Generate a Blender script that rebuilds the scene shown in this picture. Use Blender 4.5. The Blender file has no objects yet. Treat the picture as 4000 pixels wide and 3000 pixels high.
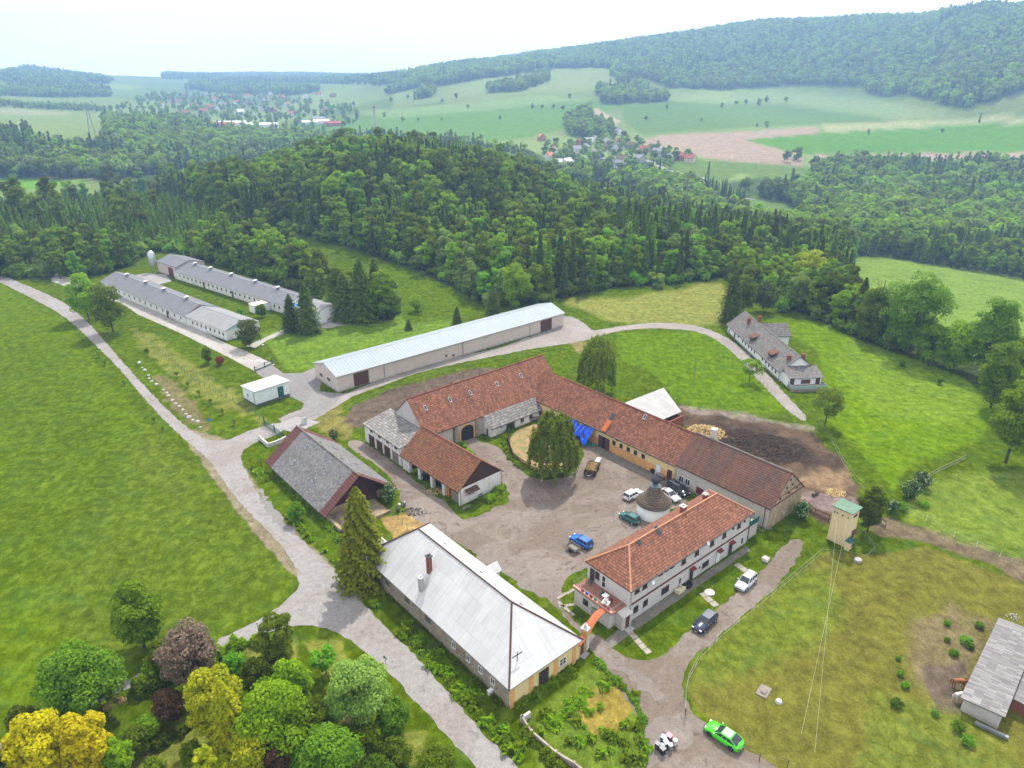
import bpy, math, random
import numpy as np
from math import sin, cos, pi, radians, hypot, atan2, degrees
# ---------------------------------------------------------------- camera, sky, sun, exposure
HAZE = 0.00024
H = 72.0; F = 2773.07; PITCH = radians(23.5736)
scene = bpy.context.scene
cam_d = bpy.data.cameras.new('camera'); cam = bpy.data.objects.new('camera', cam_d)
scene.collection.objects.link(cam); scene.camera = cam
cam.location = (0, 0, H); cam.rotation_euler = (pi/2 - PITCH, 0, 0)
cam_d.sensor_width = 36; cam_d.lens = 36*F/4000; cam_d.clip_start = 1; cam_d.clip_end = 40000
SUN_AZ = radians(74); SUN_EL = radians(53)
world = bpy.data.worlds.new('World'); scene.world = world; world.use_nodes = True
wn = world.node_tree; bg = wn.nodes['Background']
sky = wn.nodes.new('ShaderNodeTexSky'); sky.sky_type = 'NISHITA'; sky.sun_disc = False
sky.sun_elevation = SUN_EL; sky.sun_rotation = pi/2 - SUN_AZ
sky.air_density = 1.0; sky.dust_density = 4.0; sky.ozone_density = 1.0; sky.altitude = 400
# thin bright cloud veil over the blue sky
vt = wn.nodes.new('ShaderNodeTexCoord'); vm = wn.nodes.new('ShaderNodeMapping'); vm.inputs['Scale'].default_value = (1, 1, 3.5)
vn = wn.nodes.new('ShaderNodeTexNoise'); vn.inputs['Scale'].default_value = 2.2; vn.inputs['Detail'].default_value = 6; vr_ = wn.nodes.new('ShaderNodeMapRange')
for i_, q_ in enumerate((.3, .7, .6, .95)): vr_.inputs[i_+1].default_value = q_
vx = wn.nodes.new('ShaderNodeMix'); vx.data_type = 'RGBA'; vx.inputs[7].default_value = (8.6, 8.45, 8.3, 1)
wn.links.new(vt.outputs['Generated'], vm.inputs[0]); wn.links.new(vm.outputs[0], vn.inputs['Vector']); wn.links.new(vn.outputs['Fac'], vr_.inputs[0])
wn.links.new(vr_.outputs[0], vx.inputs[0]); wn.links.new(sky.outputs[0], vx.inputs[6]); wn.links.new(vx.outputs[2], bg.inputs[0]); bg.inputs[1].default_value = 0.15
sl = bpy.data.lights.new('sun', 'SUN'); so = bpy.data.objects.new('sun', sl); scene.collection.objects.link(so)
sl.energy = 3.5; sl.angle = radians(1.2); sl.color = (1.0, 0.95, 0.87)
so.rotation_euler = (pi/2 - SUN_EL, 0, SUN_AZ + pi/2)
scene.view_settings.view_transform = 'Standard'; scene.view_settings.look = 'None'
scene.view_settings.exposure = 0.55; scene.view_settings.gamma = 1
scene.render.engine = 'CYCLES'
cy = scene.cycles
cy.use_denoising = True; cy.max_bounces = 5; cy.diffuse_bounces = 2; cy.glossy_bounces = 2
cy.transmission_bounces = 2; cy.transparent_max_bounces = 8; cy.volume_bounces = 1
cy.use_adaptive_sampling = True; cy.adaptive_threshold = 0.02
COL = scene.collection
rng = np.random.default_rng(7); random.seed(7)
DS = 4000/2212

# ---------------------------------------------------------------- projection helpers
def ray(x, y):
    u = (x-2000)/F; v = (y-1500)/F
    return (u, cos(PITCH)-v*sin(PITCH), -sin(PITCH)-v*cos(PITCH))
def G(x, y, z=0):
    a, b, c = ray(x, y); t = (z-H)/c; return (a*t, b*t)
def GD(x, y, z=0): return G(x*DS, y*DS, z)
def projv(X, Y, Z):
    Z = Z-H; d = np.maximum(Y*cos(PITCH)-Z*sin(PITCH), 1e-3); up = Y*sin(PITCH)+Z*cos(PITCH)
    return 2000+F*X/d, 1500-F*up/d
def height_at(X, Y, py, z0=0.0):
    lo, hi = z0, z0+70
    for _ in range(40):
        m = (lo+hi)/2
        if float(projv(X, Y, m)[1]) > py: lo = m
        else: hi = m
    return lo

# ---------------------------------------------------------------- terrain height
ctrl = []
def add(px, lst):
    az = math.atan((px-2000)/F*cos(PITCH) if False else (px-2000)/(F/cos(PITCH)))
    for d, z in [(60, 0), (120, 0), (180, 0)]+lst: ctrl.append((az, math.log(d), z))
add(-600, [(300,0),(480,0),(700,-15),(1000,-5),(1700,8),(2500,40),(3600,92),(7000,60),(9500,30)])
add(100, [(300,0),(480,0),(650,-18),(800,-15),(1000,2),(1700,10),(2500,38),(3600,86),(7000,50),(9500,20)])
add(600, [(300,0),(400,0),(600,-15),(800,-22),(1000,-15),(1300,-5),(1700,0),(2500,20),(3600,52),(7000,50),(9500,30)])
add(1300, [(250,0),(330,4),(430,16),(520,10),(650,-15),(800,-24),(1000,-20),(1400,-2),(1900,15),(2600,40),(3600,54),(6000,66),(9500,30)])
add(1800, [(250,0),(330,6),(430,14),(520,4),(650,-20),(800,-24),(900,-12),(1200,3),(1500,23),(1900,60),(2600,92),(3500,70),(9500,30)])
add(2400, [(250,0),(300,0),(400,-5),(600,-28),(800,-24),(1100,-3),(1350,18),(1900,76),(2600,155),(4000,110),(9500,30)])
add(3000, [(230,0),(350,-8),(480,-25),(600,-36),(800,-32),(1000,-11),(1250,1),(1450,15),(1700,36),(2500,203),(3500,160),(9500,30)])
add(3400, [(220,0),(300,-8),(480,-28),(600,-36),(830,-36),(1000,-25),(1250,2),(1600,32),(2400,206),(3500,160),(9500,30)])
add(3900, [(210,-1),(300,-13),(450,-28),(600,-38),(850,-38),(1000,-28),(1150,-14),(1600,95),(2200,208),(3500,160),(9500,30)])
add(4700, [(210,-2),(300,-15),(450,-30),(600,-38),(850,-36),(1000,-10),(1300,70),(1700,170),(2200,212),(3500,200),(9500,30)])
ctrl = np.array(ctrl, float); KA = 2.2
def _phi(r2): return 0.5*r2*np.log(r2+1e-9)
cx = ctrl[:, 0]*KA; cyy = ctrl[:, 1]; n = len(ctrl)
A = _phi((cx[:, None]-cx[None])**2+(cyy[:, None]-cyy[None])**2)+np.eye(n)*1e-4
Pm = np.stack([np.ones(n), cx, cyy], 1)
M = np.block([[A, Pm], [Pm.T, np.zeros((3, 3))]])
rw = np.linalg.solve(M, np.concatenate([ctrl[:, 2], np.zeros(3)]))
def smooth(a, b, x):
    t = np.clip((x-a)/(b-a), 0, 1); return t*t*(3-2*t)
def terr(X, Y):
    X = np.atleast_1d(np.asarray(X, float)); Y = np.atleast_1d(np.asarray(Y, float))
    az = np.clip(np.arctan2(X, Y), -1.05, 1.0); d = np.hypot(X, Y); ld = np.log(np.clip(d, 60, 9500))
    out = np.zeros(X.shape)
    for i in range(0, len(X), 40000):
        s = slice(i, i+40000); a = az[s]*KA; l = ld[s]
        out[s] = _phi((a[:, None]-cx[None])**2+(l[:, None]-cyy[None])**2)@rw[:n]+rw[n]+rw[n+1]*a+rw[n+2]*l
    pxa = 2000+F/cos(PITCH)*np.tan(np.clip(az, -.9, .9))
    R0 = np.interp(pxa, [0, 900, 1400, 2200, 3000, 3400], [330, 330, 250, 235, 225, 212])
    w = smooth(R0, R0+70, d)
    b = smooth(500, 1500, d)*(5*np.sin(X/170+1)*np.sin(Y/210)+3*np.sin(X/61)*np.cos(Y/83))
    gul = smooth(1700, 2300, d)*smooth(-.1, .25, az)*(13*np.sin(az*62+np.sin(d/260)*1.1)+6*np.sin(az*139+d/150))
    return out*w+b*w+gul*.8*(1-smooth(2000, 2500, d))*w
def terr1(x, y): return float(terr(x, y)[0])
def GT(px, py):
    "first terrain point seen through a pixel of the photograph"
    a, b, c = ray(px, py); h = hypot(a, b)
    ds = np.concatenate([np.arange(30, 600, 2.0), np.exp(np.arange(math.log(600), math.log(9000), .006))])
    t = ds/h; X = a*t; Y = b*t; Z = H+c*t; T = terr(X, Y)
    k = np.nonzero(Z <= T)[0]
    k = k[0] if len(k) else len(ds)-1
    if k > 0:
        f0 = Z[k-1]-T[k-1]; f1 = T[k]-Z[k]; w = f0/(f0+f1+1e-9); return X[k-1]*(1-w)+X[k]*w, Y[k-1]*(1-w)+Y[k]*w
    return X[k], Y[k]
def inpoly(x, y, P):
    P = np.asarray(P, float); r = np.zeros(x.shape, bool); j = len(P)-1
    for i in range(len(P)):
        xi, yi = P[i]; xj, yj = P[j]
        if yi != yj:
            r ^= ((yi > y) != (yj > y)) & (x < (xj-xi)*(y-yi)/(yj-yi)+xi)
        j = i
    return r
def sdist(x, y, P):
    P = np.asarray(P, float); d = np.full(x.shape, 1e9)
    for i in range(len(P)):
        a = P[i]; b = P[(i+1) % len(P)]; e = b-a; L = e@e+1e-9
        t = np.clip(((x-a[0])*e[0]+(y-a[1])*e[1])/L, 0, 1)
        d = np.minimum(d, (x-a[0]-t*e[0])**2+(y-a[1]-t*e[1])**2)
    return np.sqrt(d)*np.where(inpoly(x, y, P), 1, -1)

# ---------------------------------------------------------------- mesh builder
class MB:
    def __init__(s): s.v = []; s.f = []; s.uv = []; s.m = []
    def face(s, pts, uv=None, m=0):
        i = len(s.v); s.v += [tuple(p) for p in pts]; s.f.append(tuple(range(i, i+len(pts)))); s.uv.append(uv); s.m.append(m)
    def box(s, x0, y0, z0, x1, y1, z1, m=0):
        i = len(s.v)
        s.v += [(x0,y0,z0),(x1,y0,z0),(x1,y1,z0),(x0,y1,z0),(x0,y0,z1),(x1,y0,z1),(x1,y1,z1),(x0,y1,z1)]
        for f in ((0,3,2,1),(4,5,6,7),(0,1,5,4),(1,2,6,5),(2,3,7,6),(3,0,4,7)):
            s.f.append(tuple(i+k for k in f)); s.uv.append(None); s.m.append(m)
    def prism(s, pts, z0, z1, m=0):
        n = len(pts); i = len(s.v)
        s.v += [(p[0], p[1], z0) for p in pts]+[(p[0], p[1], z1) for p in pts]
        s.f.append(tuple(i+k for k in reversed(range(n)))); s.f.append(tuple(i+n+k for k in range(n)))
        for k in range(n): s.f.append((i+k, i+(k+1) % n, i+n+(k+1) % n, i+n+k))
        s.uv += [None]*(n+2); s.m += [m]*(n+2)
    def extr(s, poly, off, m=0):
        "closed solid from a 3-D polygon pushed along a vector"
        n = len(poly); i = len(s.v)
        s.v += [tuple(p) for p in poly]+[tuple(p[k]+off[k] for k in range(3)) for p in poly]
        s.f.append(tuple(i+k for k in reversed(range(n)))); s.f.append(tuple(i+n+k for k in range(n)))
        for k in range(n): s.f.append((i+k, i+(k+1) % n, i+n+(k+1) % n, i+n+k))
        s.uv += [None]*(n+2); s.m += [m]*(n+2)
    def tube(s, p, q, r0, r1=None, n=8, m=0, caps=True):
        r1 = r0 if r1 is None else r1
        p = np.array(p, float); q = np.array(q, float); d = q-p; L = np.linalg.norm(d)
        if L < 1e-6: return
        d /= L; a = np.cross(d, (0, 0, 1.)) if abs(d[2]) < .9 else np.cross(d, (1., 0, 0)); a /= np.linalg.norm(a); b = np.cross(d, a)
        i = len(s.v)
        for c, r in ((p, r0), (q, r1)):
            for k in range(n):
                t = 2*pi*k/n; s.v.append(tuple(c+r*(a*cos(t)+b*sin(t))))
        for k in range(n): s.f.append((i+k, i+(k+1) % n, i+n+(k+1) % n, i+n+k))
        if caps: s.f.append(tuple(i+k for k in reversed(range(n)))); s.f.append(tuple(i+n+k for k in range(n)))
        c = n+(2 if caps else 0); s.uv += [None]*c; s.m += [m]*c
    def lathe(s, prof, n=32, m=0, c=(0, 0)):
        i = len(s.v)
        for r, z in prof:
            for k in range(n): s.v.append((c[0]+r*cos(2*pi*k/n), c[1]+r*sin(2*pi*k/n), z))
        for j in range(len(prof)-1):
            for k in range(n):
                s.f.append((i+j*n+k, i+j*n+(k+1) % n, i+(j+1)*n+(k+1) % n, i+(j+1)*n+k))
                s.uv.append([(k*.35, j), (k*.35+.35, j), (k*.35+.35, j+1), (k*.35, j+1)]); s.m.append(m)
    def build(s, name, mat, parent=None, smooth=False):
        me = bpy.data.meshes.new(name); me.from_pydata(s.v, [], s.f)
        for mm in (mat if isinstance(mat, (list, tuple)) else [mat]): me.materials.append(mm)
        if any(s.m): me.polygons.foreach_set('material_index', s.m)
        if any(u is not None for u in s.uv):
            l = me.uv_layers.new(name='UVMap').data; k = 0
            arr = []
            for f, u in zip(s.f, s.uv): arr += [c for q in (u if u is not None else [(0, 0)]*len(f)) for c in q]
            l.foreach_set('uv', arr)
        if smooth: me.polygons.foreach_set('use_smooth', [True]*len(s.f))
        me.update()
        return link(name, me, parent)
def link(name, me, parent=None):
    o = bpy.data.objects.new(name, me); COL.objects.link(o)
    if parent is not None: o.parent = parent
    return o
def tag(o, label=None, cat=None, group=None, kind=None):
    if label: o['label'] = label
    if cat: o['category'] = cat
    if group: o['group'] = group
    if kind: o['kind'] = kind
    return o
def empty(name, loc, rz=0, label=None, cat=None, group=None):
    o = bpy.data.objects.new(name, None); COL.objects.link(o); o.empty_display_size = .5
    o.location = loc; o.rotation_euler = (0, 0, rz); return tag(o, label, cat, group)
def copy_tree(o, parent=None):
    c = o.copy(); COL.objects.link(c)
    if parent is not None: c.parent = parent
    for ch in [k for k in o.children]: copy_tree(ch, c)
    return c

# ---------------------------------------------------------------- materials
class NT:
    def __init__(s, name):
        s.mat = bpy.data.materials.new(name); s.mat.use_nodes = True; s.t = s.mat.node_tree; s.N = s.t.nodes
        s.b = s.N['Principled BSDF']; s.b.inputs['Specular IOR Level'].default_value = .25
    def n(s, typ, **k):
        o = s.N.new(typ)
        for a, v in k.items(): setattr(o, a, v)
        return o
    def l(s, a, b): s.t.links.new(a, b)
    def math(s, op, a, b=None, c=None, clamp=False):
        o = s.n('ShaderNodeMath', operation=op, use_clamp=clamp)
        for i, v in enumerate((a, b, c)):
            if v is None: continue
            if hasattr(v, 'links'): s.l(v, o.inputs[i])
            else: o.inputs[i].default_value = v
        return o.outputs[0]
    def noise(s, vec, scale, detail=3, rough=.6, dist=0):
        o = s.n('ShaderNodeTexNoise'); o.inputs['Scale'].default_value = scale; o.inputs['Detail'].default_value = detail
        o.inputs['Roughness'].default_value = rough; o.inputs['Distortion'].default_value = dist
        if vec is not None: s.l(vec, o.inputs['Vector'])
        return o.outputs['Fac']
    def mix(s, f, a, b, mode='MIX'):
        o = s.n('ShaderNodeMix', data_type='RGBA', blend_type=mode)
        for i, v in ((0, f), (6, a), (7, b)):
            if hasattr(v, 'links'): s.l(v, o.inputs[i])
            else: o.inputs[i].default_value = v if i == 0 else (*v[:3], 1)
        return o.outputs[2]
    def ramp(s, f, p0, p1, a=0., b=1.):
        o = s.n('ShaderNodeMapRange'); s.l(f, o.inputs[0])
        for i, v in enumerate((p0, p1, a, b)): o.inputs[i+1].default_value = v
        return o.outputs[0]
    def obj(s): return s.n('ShaderNodeTexCoord').outputs['Object']
    def pos(s): return s.n('ShaderNodeNewGeometry').outputs['Position']
    def mapv(s, v, sc):
        o = s.n('ShaderNodeMapping'); s.l(v, o.inputs[0]); o.inputs['Scale'].default_value = sc; return o.outputs[0]
    def scale(s, col, f):
        "colour times a scalar"
        o = s.n('ShaderNodeVectorMath', operation='SCALE')
        if hasattr(col, 'links'): s.l(col, o.inputs[0])
        else: o.inputs[0].default_value = col[:3]
        s.l(f, o.inputs['Scale']) if hasattr(f, 'links') else setattr(o.inputs['Scale'], 'default_value', f)
        return o.outputs[0]
    def bump(s, h, strength=.3, dist=.05):
        o = s.n('ShaderNodeBump'); s.l(h, o.inputs['Height']); o.inputs['Strength'].default_value = strength; o.inputs['Distance'].default_value = dist
        s.l(o.outputs[0], s.b.inputs['Normal'])
    def col(s, c): s.l(c, s.b.inputs['Base Color'])
    def rough(s, v): s.b.inputs['Roughness'].default_value = v
def plain(name, c, rough=.8, var=.18, sc=2.0, metal=0., spec=.25, coat=0):
    t = NT(name); v = t.noise(t.obj(), sc, 4); t.col(t.scale(c, t.ramp(v, .25, .75, 1-var, 1+var)))
    t.rough(rough); t.b.inputs['Metallic'].default_value = metal; t.b.inputs['Specular IOR Level'].default_value = spec
    if coat: t.b.inputs['Coat Weight'].default_value = coat; t.b.inputs['Coat Roughness'].default_value = .05
    return t.mat
def wall(name, c, stain=(.12, .1, .08), amt=.35, brick=None, sc=.5):
    t = NT(name); p = t.obj()
    a = t.noise(p, sc, 6, .7); b = t.noise(t.mapv(p, (1.2, 1.2, .25)), 1.3, 5, .7); f = t.noise(p, 9, 3)
    c1 = t.scale(c, t.ramp(f, .2, .8, .88, 1.1))
    c2 = t.mix(t.math('MULTIPLY', t.ramp(a, .45, .72), amt), c1, stain)
    c3 = t.mix(t.math('MULTIPLY', t.ramp(b, .5, .8), amt*.8), c2, stain)
    if brick:
        k = t.ramp(t.noise(p, .8, 6, .75), .56, .6); c3 = t.mix(t.math('MULTIPLY', k, .8), c3, brick)
    z = t.n('ShaderNodeSeparateXYZ'); t.l(p, z.inputs[0])
    low = t.math('MULTIPLY', t.ramp(z.outputs[2], 0, .9, 1, 0), t.ramp(a, .3, .6, .2, .8))
    c3 = t.mix(t.math('MULTIPLY', low, min(1, amt*1.3)), c3, stain)
    t.col(c3); t.rough(.92); t.bump(f, .3, .02); return t.mat
def roofm(name, c1, c2, c3, row=.38, colw=.24, line=.45, streak=.6, moss=None, mossamt=0, rand=.35, rough=.85, corr=0):
    "tile courses from the roof's own UV in metres: u along the eaves, v up the slope"
    t = NT(name); uv = t.n('ShaderNodeUVMap').outputs[0]
    s = t.n('ShaderNodeSeparateXYZ'); t.l(uv, s.inputs[0]); u, v = s.outputs[0], s.outputs[1]
    vr = t.math('DIVIDE', v, row); ur = t.math('DIVIDE', u, colw)
    fv = t.math('FRACT', vr); cell = t.n('ShaderNodeCombineXYZ')
    t.l(t.math('FLOOR', ur), cell.inputs[0]); t.l(t.math('FLOOR', vr), cell.inputs[1])
    wn_ = t.n('ShaderNodeTexWhiteNoise', noise_dimensions='2D'); t.l(cell.outputs[0], wn_.inputs['Vector'])
    st = t.noise(t.mapv(uv, (.5, .07, 1)), 1.4, 4, .65); bl = t.noise(uv, .35, 5, .65); fi = t.noise(uv, 3, 3)
    k = t.math('ADD', t.math('MULTIPLY', st, streak), t.math('MULTIPLY', bl, 1-streak))
    c = t.mix(t.ramp(k, .38, .62), c1, c2)
    c = t.mix(t.ramp(t.math('ADD', t.math('MULTIPLY', wn_.outputs['Value'], rand), t.math('MULTIPLY', fi, 1-rand)), .5, .85, 0, .6), c, c3)
    if moss: c = t.mix(t.math('MULTIPLY', t.ramp(t.noise(uv, .9, 6, .7), .5, .66), mossamt), c, moss)
    dark = t.ramp(fv, 0, .38, 1-line*1.15, 1.06)
    c = t.scale(c, t.math('MULTIPLY', dark, t.ramp(wn_.outputs['Value'], 0, 1, 1-rand*.5, 1+rand*.5)))
    t.col(c); t.rough(rough)
    h = t.math('ADD', t.math('MULTIPLY', fv, -1), t.math('MULTIPLY', t.math('PINGPONG', ur, .5), .6))
    t.bump(h, .6, .04); return t.mat
def sheet(name, c, c2, rib=.25, seam=None, rough=.6, metal=0., line=.15, row=None, spec=.2):
    "ribbed sheet roofing"
    t = NT(name); uv = t.n('ShaderNodeUVMap').outputs[0]
    s = t.n('ShaderNodeSeparateXYZ'); t.l(uv, s.inputs[0]); u, v = s.outputs[0], s.outputs[1]
    w = t.math('PINGPONG', t.math('DIVIDE', u, rib), .5)
    n1 = t.noise(uv, .25, 5, .7); n2 = t.noise(t.mapv(uv, (2.5, .15, 1)), 1, 5, .7)
    c = t.mix(t.ramp(t.math('ADD', t.math('MULTIPLY', n1, .4), t.math('MULTIPLY', n2, .6)), .4, .68), c, c2)
    k = t.ramp(w, 0, .18, 1-line, 1)
    if seam:
        k = t.math('MULTIPLY', k, t.ramp(t.math('FRACT', t.math('DIVIDE', v, seam)), 0, .025, .62, 1))
        cell = t.math('FLOOR', t.math('DIVIDE', u, 1.1)); cv = t.n('ShaderNodeCombineXYZ'); t.l(cell, cv.inputs[0]); t.l(t.math('FLOOR', t.math('DIVIDE', v, seam)), cv.inputs[1])
        w2 = t.n('ShaderNodeTexWhiteNoise', noise_dimensions='2D'); t.l(cv.outputs[0], w2.inputs['Vector'])
        k = t.math('MULTIPLY', k, t.ramp(w2.outputs['Value'], 0, 1, .93, 1.04))
        k = t.math('MULTIPLY', k, t.ramp(t.math('FRACT', t.math('DIVIDE', u, 1.1)), 0, .05, .85, 1))
    t.col(t.scale(c, k)); t.rough(rough); t.b.inputs['Metallic'].default_value = metal; t.b.inputs['Specular IOR Level'].default_value = spec
    t.bump(w, .5, .04); return t.mat
def leafm(name, c, c2, transl=.42, var=.45, sc=.45, rg=(.35,.65)):
    t = NT(name); p = t.obj(); oi = t.n('ShaderNodeObjectInfo').outputs['Random']
    n1 = t.noise(p, sc, 3, .6); n2 = t.noise(p, 4, 2)
    if max(c2) < .3: c, c2 = tuple(q*f_ for q, f_ in zip(c, (1.75,1.55,.75))), tuple(q*f_ for q, f_ in zip(c2, (1.75,1.55,.75)))
    k = t.ramp(n1, rg[0], rg[1]); cc = t.mix(k, c, c2)
    f = t.math('MULTIPLY', t.ramp(n2, .25, .75, .72, 1.3), t.ramp(oi, 0, 1, 1-var, 1+var*.8))
    cc = t.scale(cc, f)
    hs = t.n('ShaderNodeHueSaturation'); t.l(cc, hs.inputs['Color']); t.l(t.ramp(oi, 0, 1, .485, .515), hs.inputs['Hue'])
    cc = hs.outputs[0]
    t.l(cc, t.b.inputs['Base Color']); t.rough(.75); t.b.inputs['Specular IOR Level'].default_value = .12
    tr = t.n('ShaderNodeBsdfTranslucent'); t.l(t.mix(.5, cc, t.scale(cc, 1.5)), tr.inputs[0])
    mx = t.n('ShaderNodeMixShader'); mx.inputs[0].default_value = transl
    t.l(t.b.outputs[0], mx.inputs[1]); t.l(tr.outputs[0], mx.inputs[2])
    t.l(mx.outputs[0], t.N['Material Output'].inputs[0]); return t.mat
M = {}
M['glass'] = plain('window_glass', (.025, .03, .035), .12, .2, 1, spec=.6)
M['white'] = plain('white_paint', (.75, .75, .72), .5, .1)
M['brownwood'] = plain('brown_wood', (.09, .045, .03), .7, .3, 3)
M['darkwood'] = plain('dark_wood', (.05, .035, .03), .8, .4, 3)
M['greywood'] = plain('grey_wood', (.22, .19, .16), .85, .3, 3)
M['redpaint'] = plain('red_paint', (.14,.022,.025), .6, .15)
M['metal'] = plain('grey_metal', (.25, .26, .27), .45, .2, metal=.5)
M['darkmetal'] = plain('dark_metal', (.05, .055, .06), .5, .25)
M['rust'] = plain('rusty_metal', (.14, .06, .035), .8, .4, 4)
M['greenmetal'] = plain('green_metal', (.02, .1, .08), .5, .2)
M['zinc'] = plain('zinc', (.5, .52, .53), .35, .1, metal=.6)
M['concrete'] = wall('concrete', (.42, .4, .37), (.15, .14, .12), .4)
M['paving'] = plain('paving_stone', (.3,.27,.22), .9, .3, 3)
M['stone'] = plain('pale_stone', (.5, .48, .44), .9, .25, 3)
M['brick'] = plain('brick', (.22, .08, .05), .9, .35, 5)
M['black'] = plain('black_rubber', (.02, .02, .02), .8, .2)
M['wire'] = plain('wire', (.25, .27, .25), .5, .1)
M['bark'] = plain('bark', (.07, .055, .04), .95, .35, 3)
M['birchbark'] = plain('birch_bark', (.4, .38, .34), .9, .5, 5)
M['straw'] = plain('straw', (.42, .3, .13), .95, .4, 3)
M['cream'] = wall('cream_plaster', (.72, .56, .32), (.35, .27, .16), .25)
M['planter'] = plain('garden_flowers', (.3, .06, .1), .9, .8, 12)
M['blue'] = plain('blue_plastic', (.02, .12, .75), .35, .3, 1.2)
M['greennet'] = plain('green_net', (.03, .28, .15), .7, .4, 3)
M['brownroof'] = sheet('brown_sheet', (.09, .035, .03), (.12, .05, .04), .3, rough=.5)
# ---------------------------------------------------------------- ground
def dp(*a): return [(a[i]*DS, a[i+1]*DS) for i in range(0, len(a), 2)]
def cp(ox, oy, s, *a): return [(ox+a[i]/s, oy+a[i+1]/s) for i in range(0, len(a), 2)]
rows = []
py = 3700
while py > 352:
    dep = PITCH+math.atan((py-1500)/F); rows.append(H/math.tan(dep)); py -= 7 if py > 700 else 4
while rows[-1] < 3950: rows.append(rows[-1]*1.012)
rows = np.array([1, 10, 20]+[r for r in rows if r > 22])
az = np.concatenate([np.linspace(-1.3, -.78, 26)[:-1], np.arctan(np.arange(-2750, 2751, 6.5)/(F/cos(PITCH))), np.linspace(.78, 1.3, 26)[1:]])
NR, NC = len(rows), len(az)
X = (rows[:, None]*np.sin(az)[None]).ravel(); Y = (rows[:, None]*np.cos(az)[None]).ravel()
Z = terr(X, Y)
PX, PY = projv(X, Y, Z); D = np.hypot(X, Y)
def vnoise(x, y, s, seed=0):
    x = x/s+seed*17.3; y = y/s+seed*9.1; xi = np.floor(x).astype(int); yi = np.floor(y).astype(int)
    def h(a, b):
        k = (a*374761393+b*668265263+seed*1274126177) & 0x7fffffff; k = ((k ^ (k >> 13))*1103515245) & 0x7fffffff; return (k % 10007)/10007.
    fx = x-xi; fy = y-yi; fx = fx*fx*(3-2*fx); fy = fy*fy*(3-2*fy)
    return (h(xi, yi)*(1-fx)+h(xi+1, yi)*fx)*(1-fy)+(h(xi, yi+1)*(1-fx)+h(xi+1, yi+1)*fx)*fy
GRASS = (.058, .093, .0); RICH = (.055, .15, .008); DRY = (.17, .17, .05); OLIVE = (.118, .113, .02)
C = np.zeros((len(X), 3)); C[:] = GRASS
def paint(P, col, soft=12, amt=1.0, jit=0, js=3, dmin=0, dmax=1e9):
    P = np.asarray(P, float); m = soft+jit
    s = (PX > P[:, 0].min()-m) & (PX < P[:, 0].max()+m) & (PY > P[:, 1].min()-m) & (PY < P[:, 1].max()+m) & (D >= dmin) & (D < dmax)
    ix = np.nonzero(s)[0]
    if not len(ix): return
    d = sdist(PX[ix], PY[ix], P)
    if jit: d = d+(vnoise(X[ix], Y[ix], js, 3)-.5)*2*jit
    w = (smooth(-soft, soft, d)*amt)[:, None]
    C[ix] = C[ix]*(1-w)+np.array(col)[None]*w
# far country
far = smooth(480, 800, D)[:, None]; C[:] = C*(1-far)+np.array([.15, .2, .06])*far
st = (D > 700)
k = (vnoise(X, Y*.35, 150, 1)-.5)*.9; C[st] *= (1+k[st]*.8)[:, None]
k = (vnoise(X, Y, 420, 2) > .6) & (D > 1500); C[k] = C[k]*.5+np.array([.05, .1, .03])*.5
paint(dp(-900,340,-900,180,225,205,330,225,300,250,240,262,230,300,100,300,0,290), (.15,.2,.06), 8, .8)
paint(dp(-900,246,-900,232,0,232,150,244,140,250,0,246), (.28,.26,.16), 3, .6)
paint(dp(-300,215,0,215,160,225,230,232,225,240,0,225), (.06,.17,.05), 4, .7)
paint(dp(-900,388,0,384,100,383,195,385,150,400,90,408,0,412,-900,440), (.1,.22,.01), 6)
paint(dp(100,376,170,366,212,370,205,388,140,388,98,384), (.28,.27,.12), 4)
paint(dp(640,262,820,245,1100,225,1330,215,1340,232,1010,254,830,258,760,278,700,300,640,290), (.085,.16,.03), 5, .9)
paint(dp(700,265,1010,240,1290,232,1330,232,1300,262,1130,300,1060,305,860,300,800,285), (.085,.18,.025), 3, .9)
paint(dp(760,240,1030,222,1180,205,1280,215,1040,240,830,256), (.17,.25,.08), 6, .7)
paint(dp(850,205,1100,172,1210,150,1320,150,1340,195,1040,200,940,222,850,232), (.2,.24,.09), 8, .6)
paint(dp(1340,232,1380,215,1660,230,1960,235,1900,262,1640,275,1500,282,1390,292,1350,265), (.075,.15,.03), 6, .8)
paint(dp(1400,215,1600,190,1880,212,2080,250,1960,262,1690,225), (.2,.26,.1), 10, .6)
paint(dp(1385,304,1430,292,1520,287,1620,284,1763,273,1772,288,1620,302,1640,312,1735,335,1735,362,1640,367,1540,345,1460,325,1380,310), (.28,.21,.15), 4)
paint(dp(1610,302,1772,288,1830,283,2100,268,2400,270,2400,327,2212,328,2000,331,1735,335), (.075,.185,.008), 3)
paint(dp(1775,268,1900,265,2212,250,2260,262,2100,270,1900,280,1785,287), (.27,.28,.13), 4)
paint(dp(1735,334,2000,331,2400,327,2400,348,2000,350,1810,350), (.28,.21,.15), 3)
paint(dp(1830,556,1950,556,2300,610,2600,650,2600,900,2212,820,2060,760,1900,700,1850,650), (.13,.2,.03), 8)
paint(dp(1290,235,1340,262,1325,272,1300,268,1270,240), (.34,.26,.18), 3)
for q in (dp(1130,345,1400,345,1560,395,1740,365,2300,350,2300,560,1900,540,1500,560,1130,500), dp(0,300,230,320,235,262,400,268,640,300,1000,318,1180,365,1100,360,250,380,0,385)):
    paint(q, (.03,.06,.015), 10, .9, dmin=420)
for q in (dp(1400,335,1745,360,1765,385,1690,395,1600,375,1560,395,1480,375,1400,360), dp(1490,388,1560,394,1615,420,1700,436,1780,475,1750,515,1620,500,1530,455)): paint(q, (.1,.16,.03), 8)
FLOOR = (.035, .05, .016)
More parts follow.
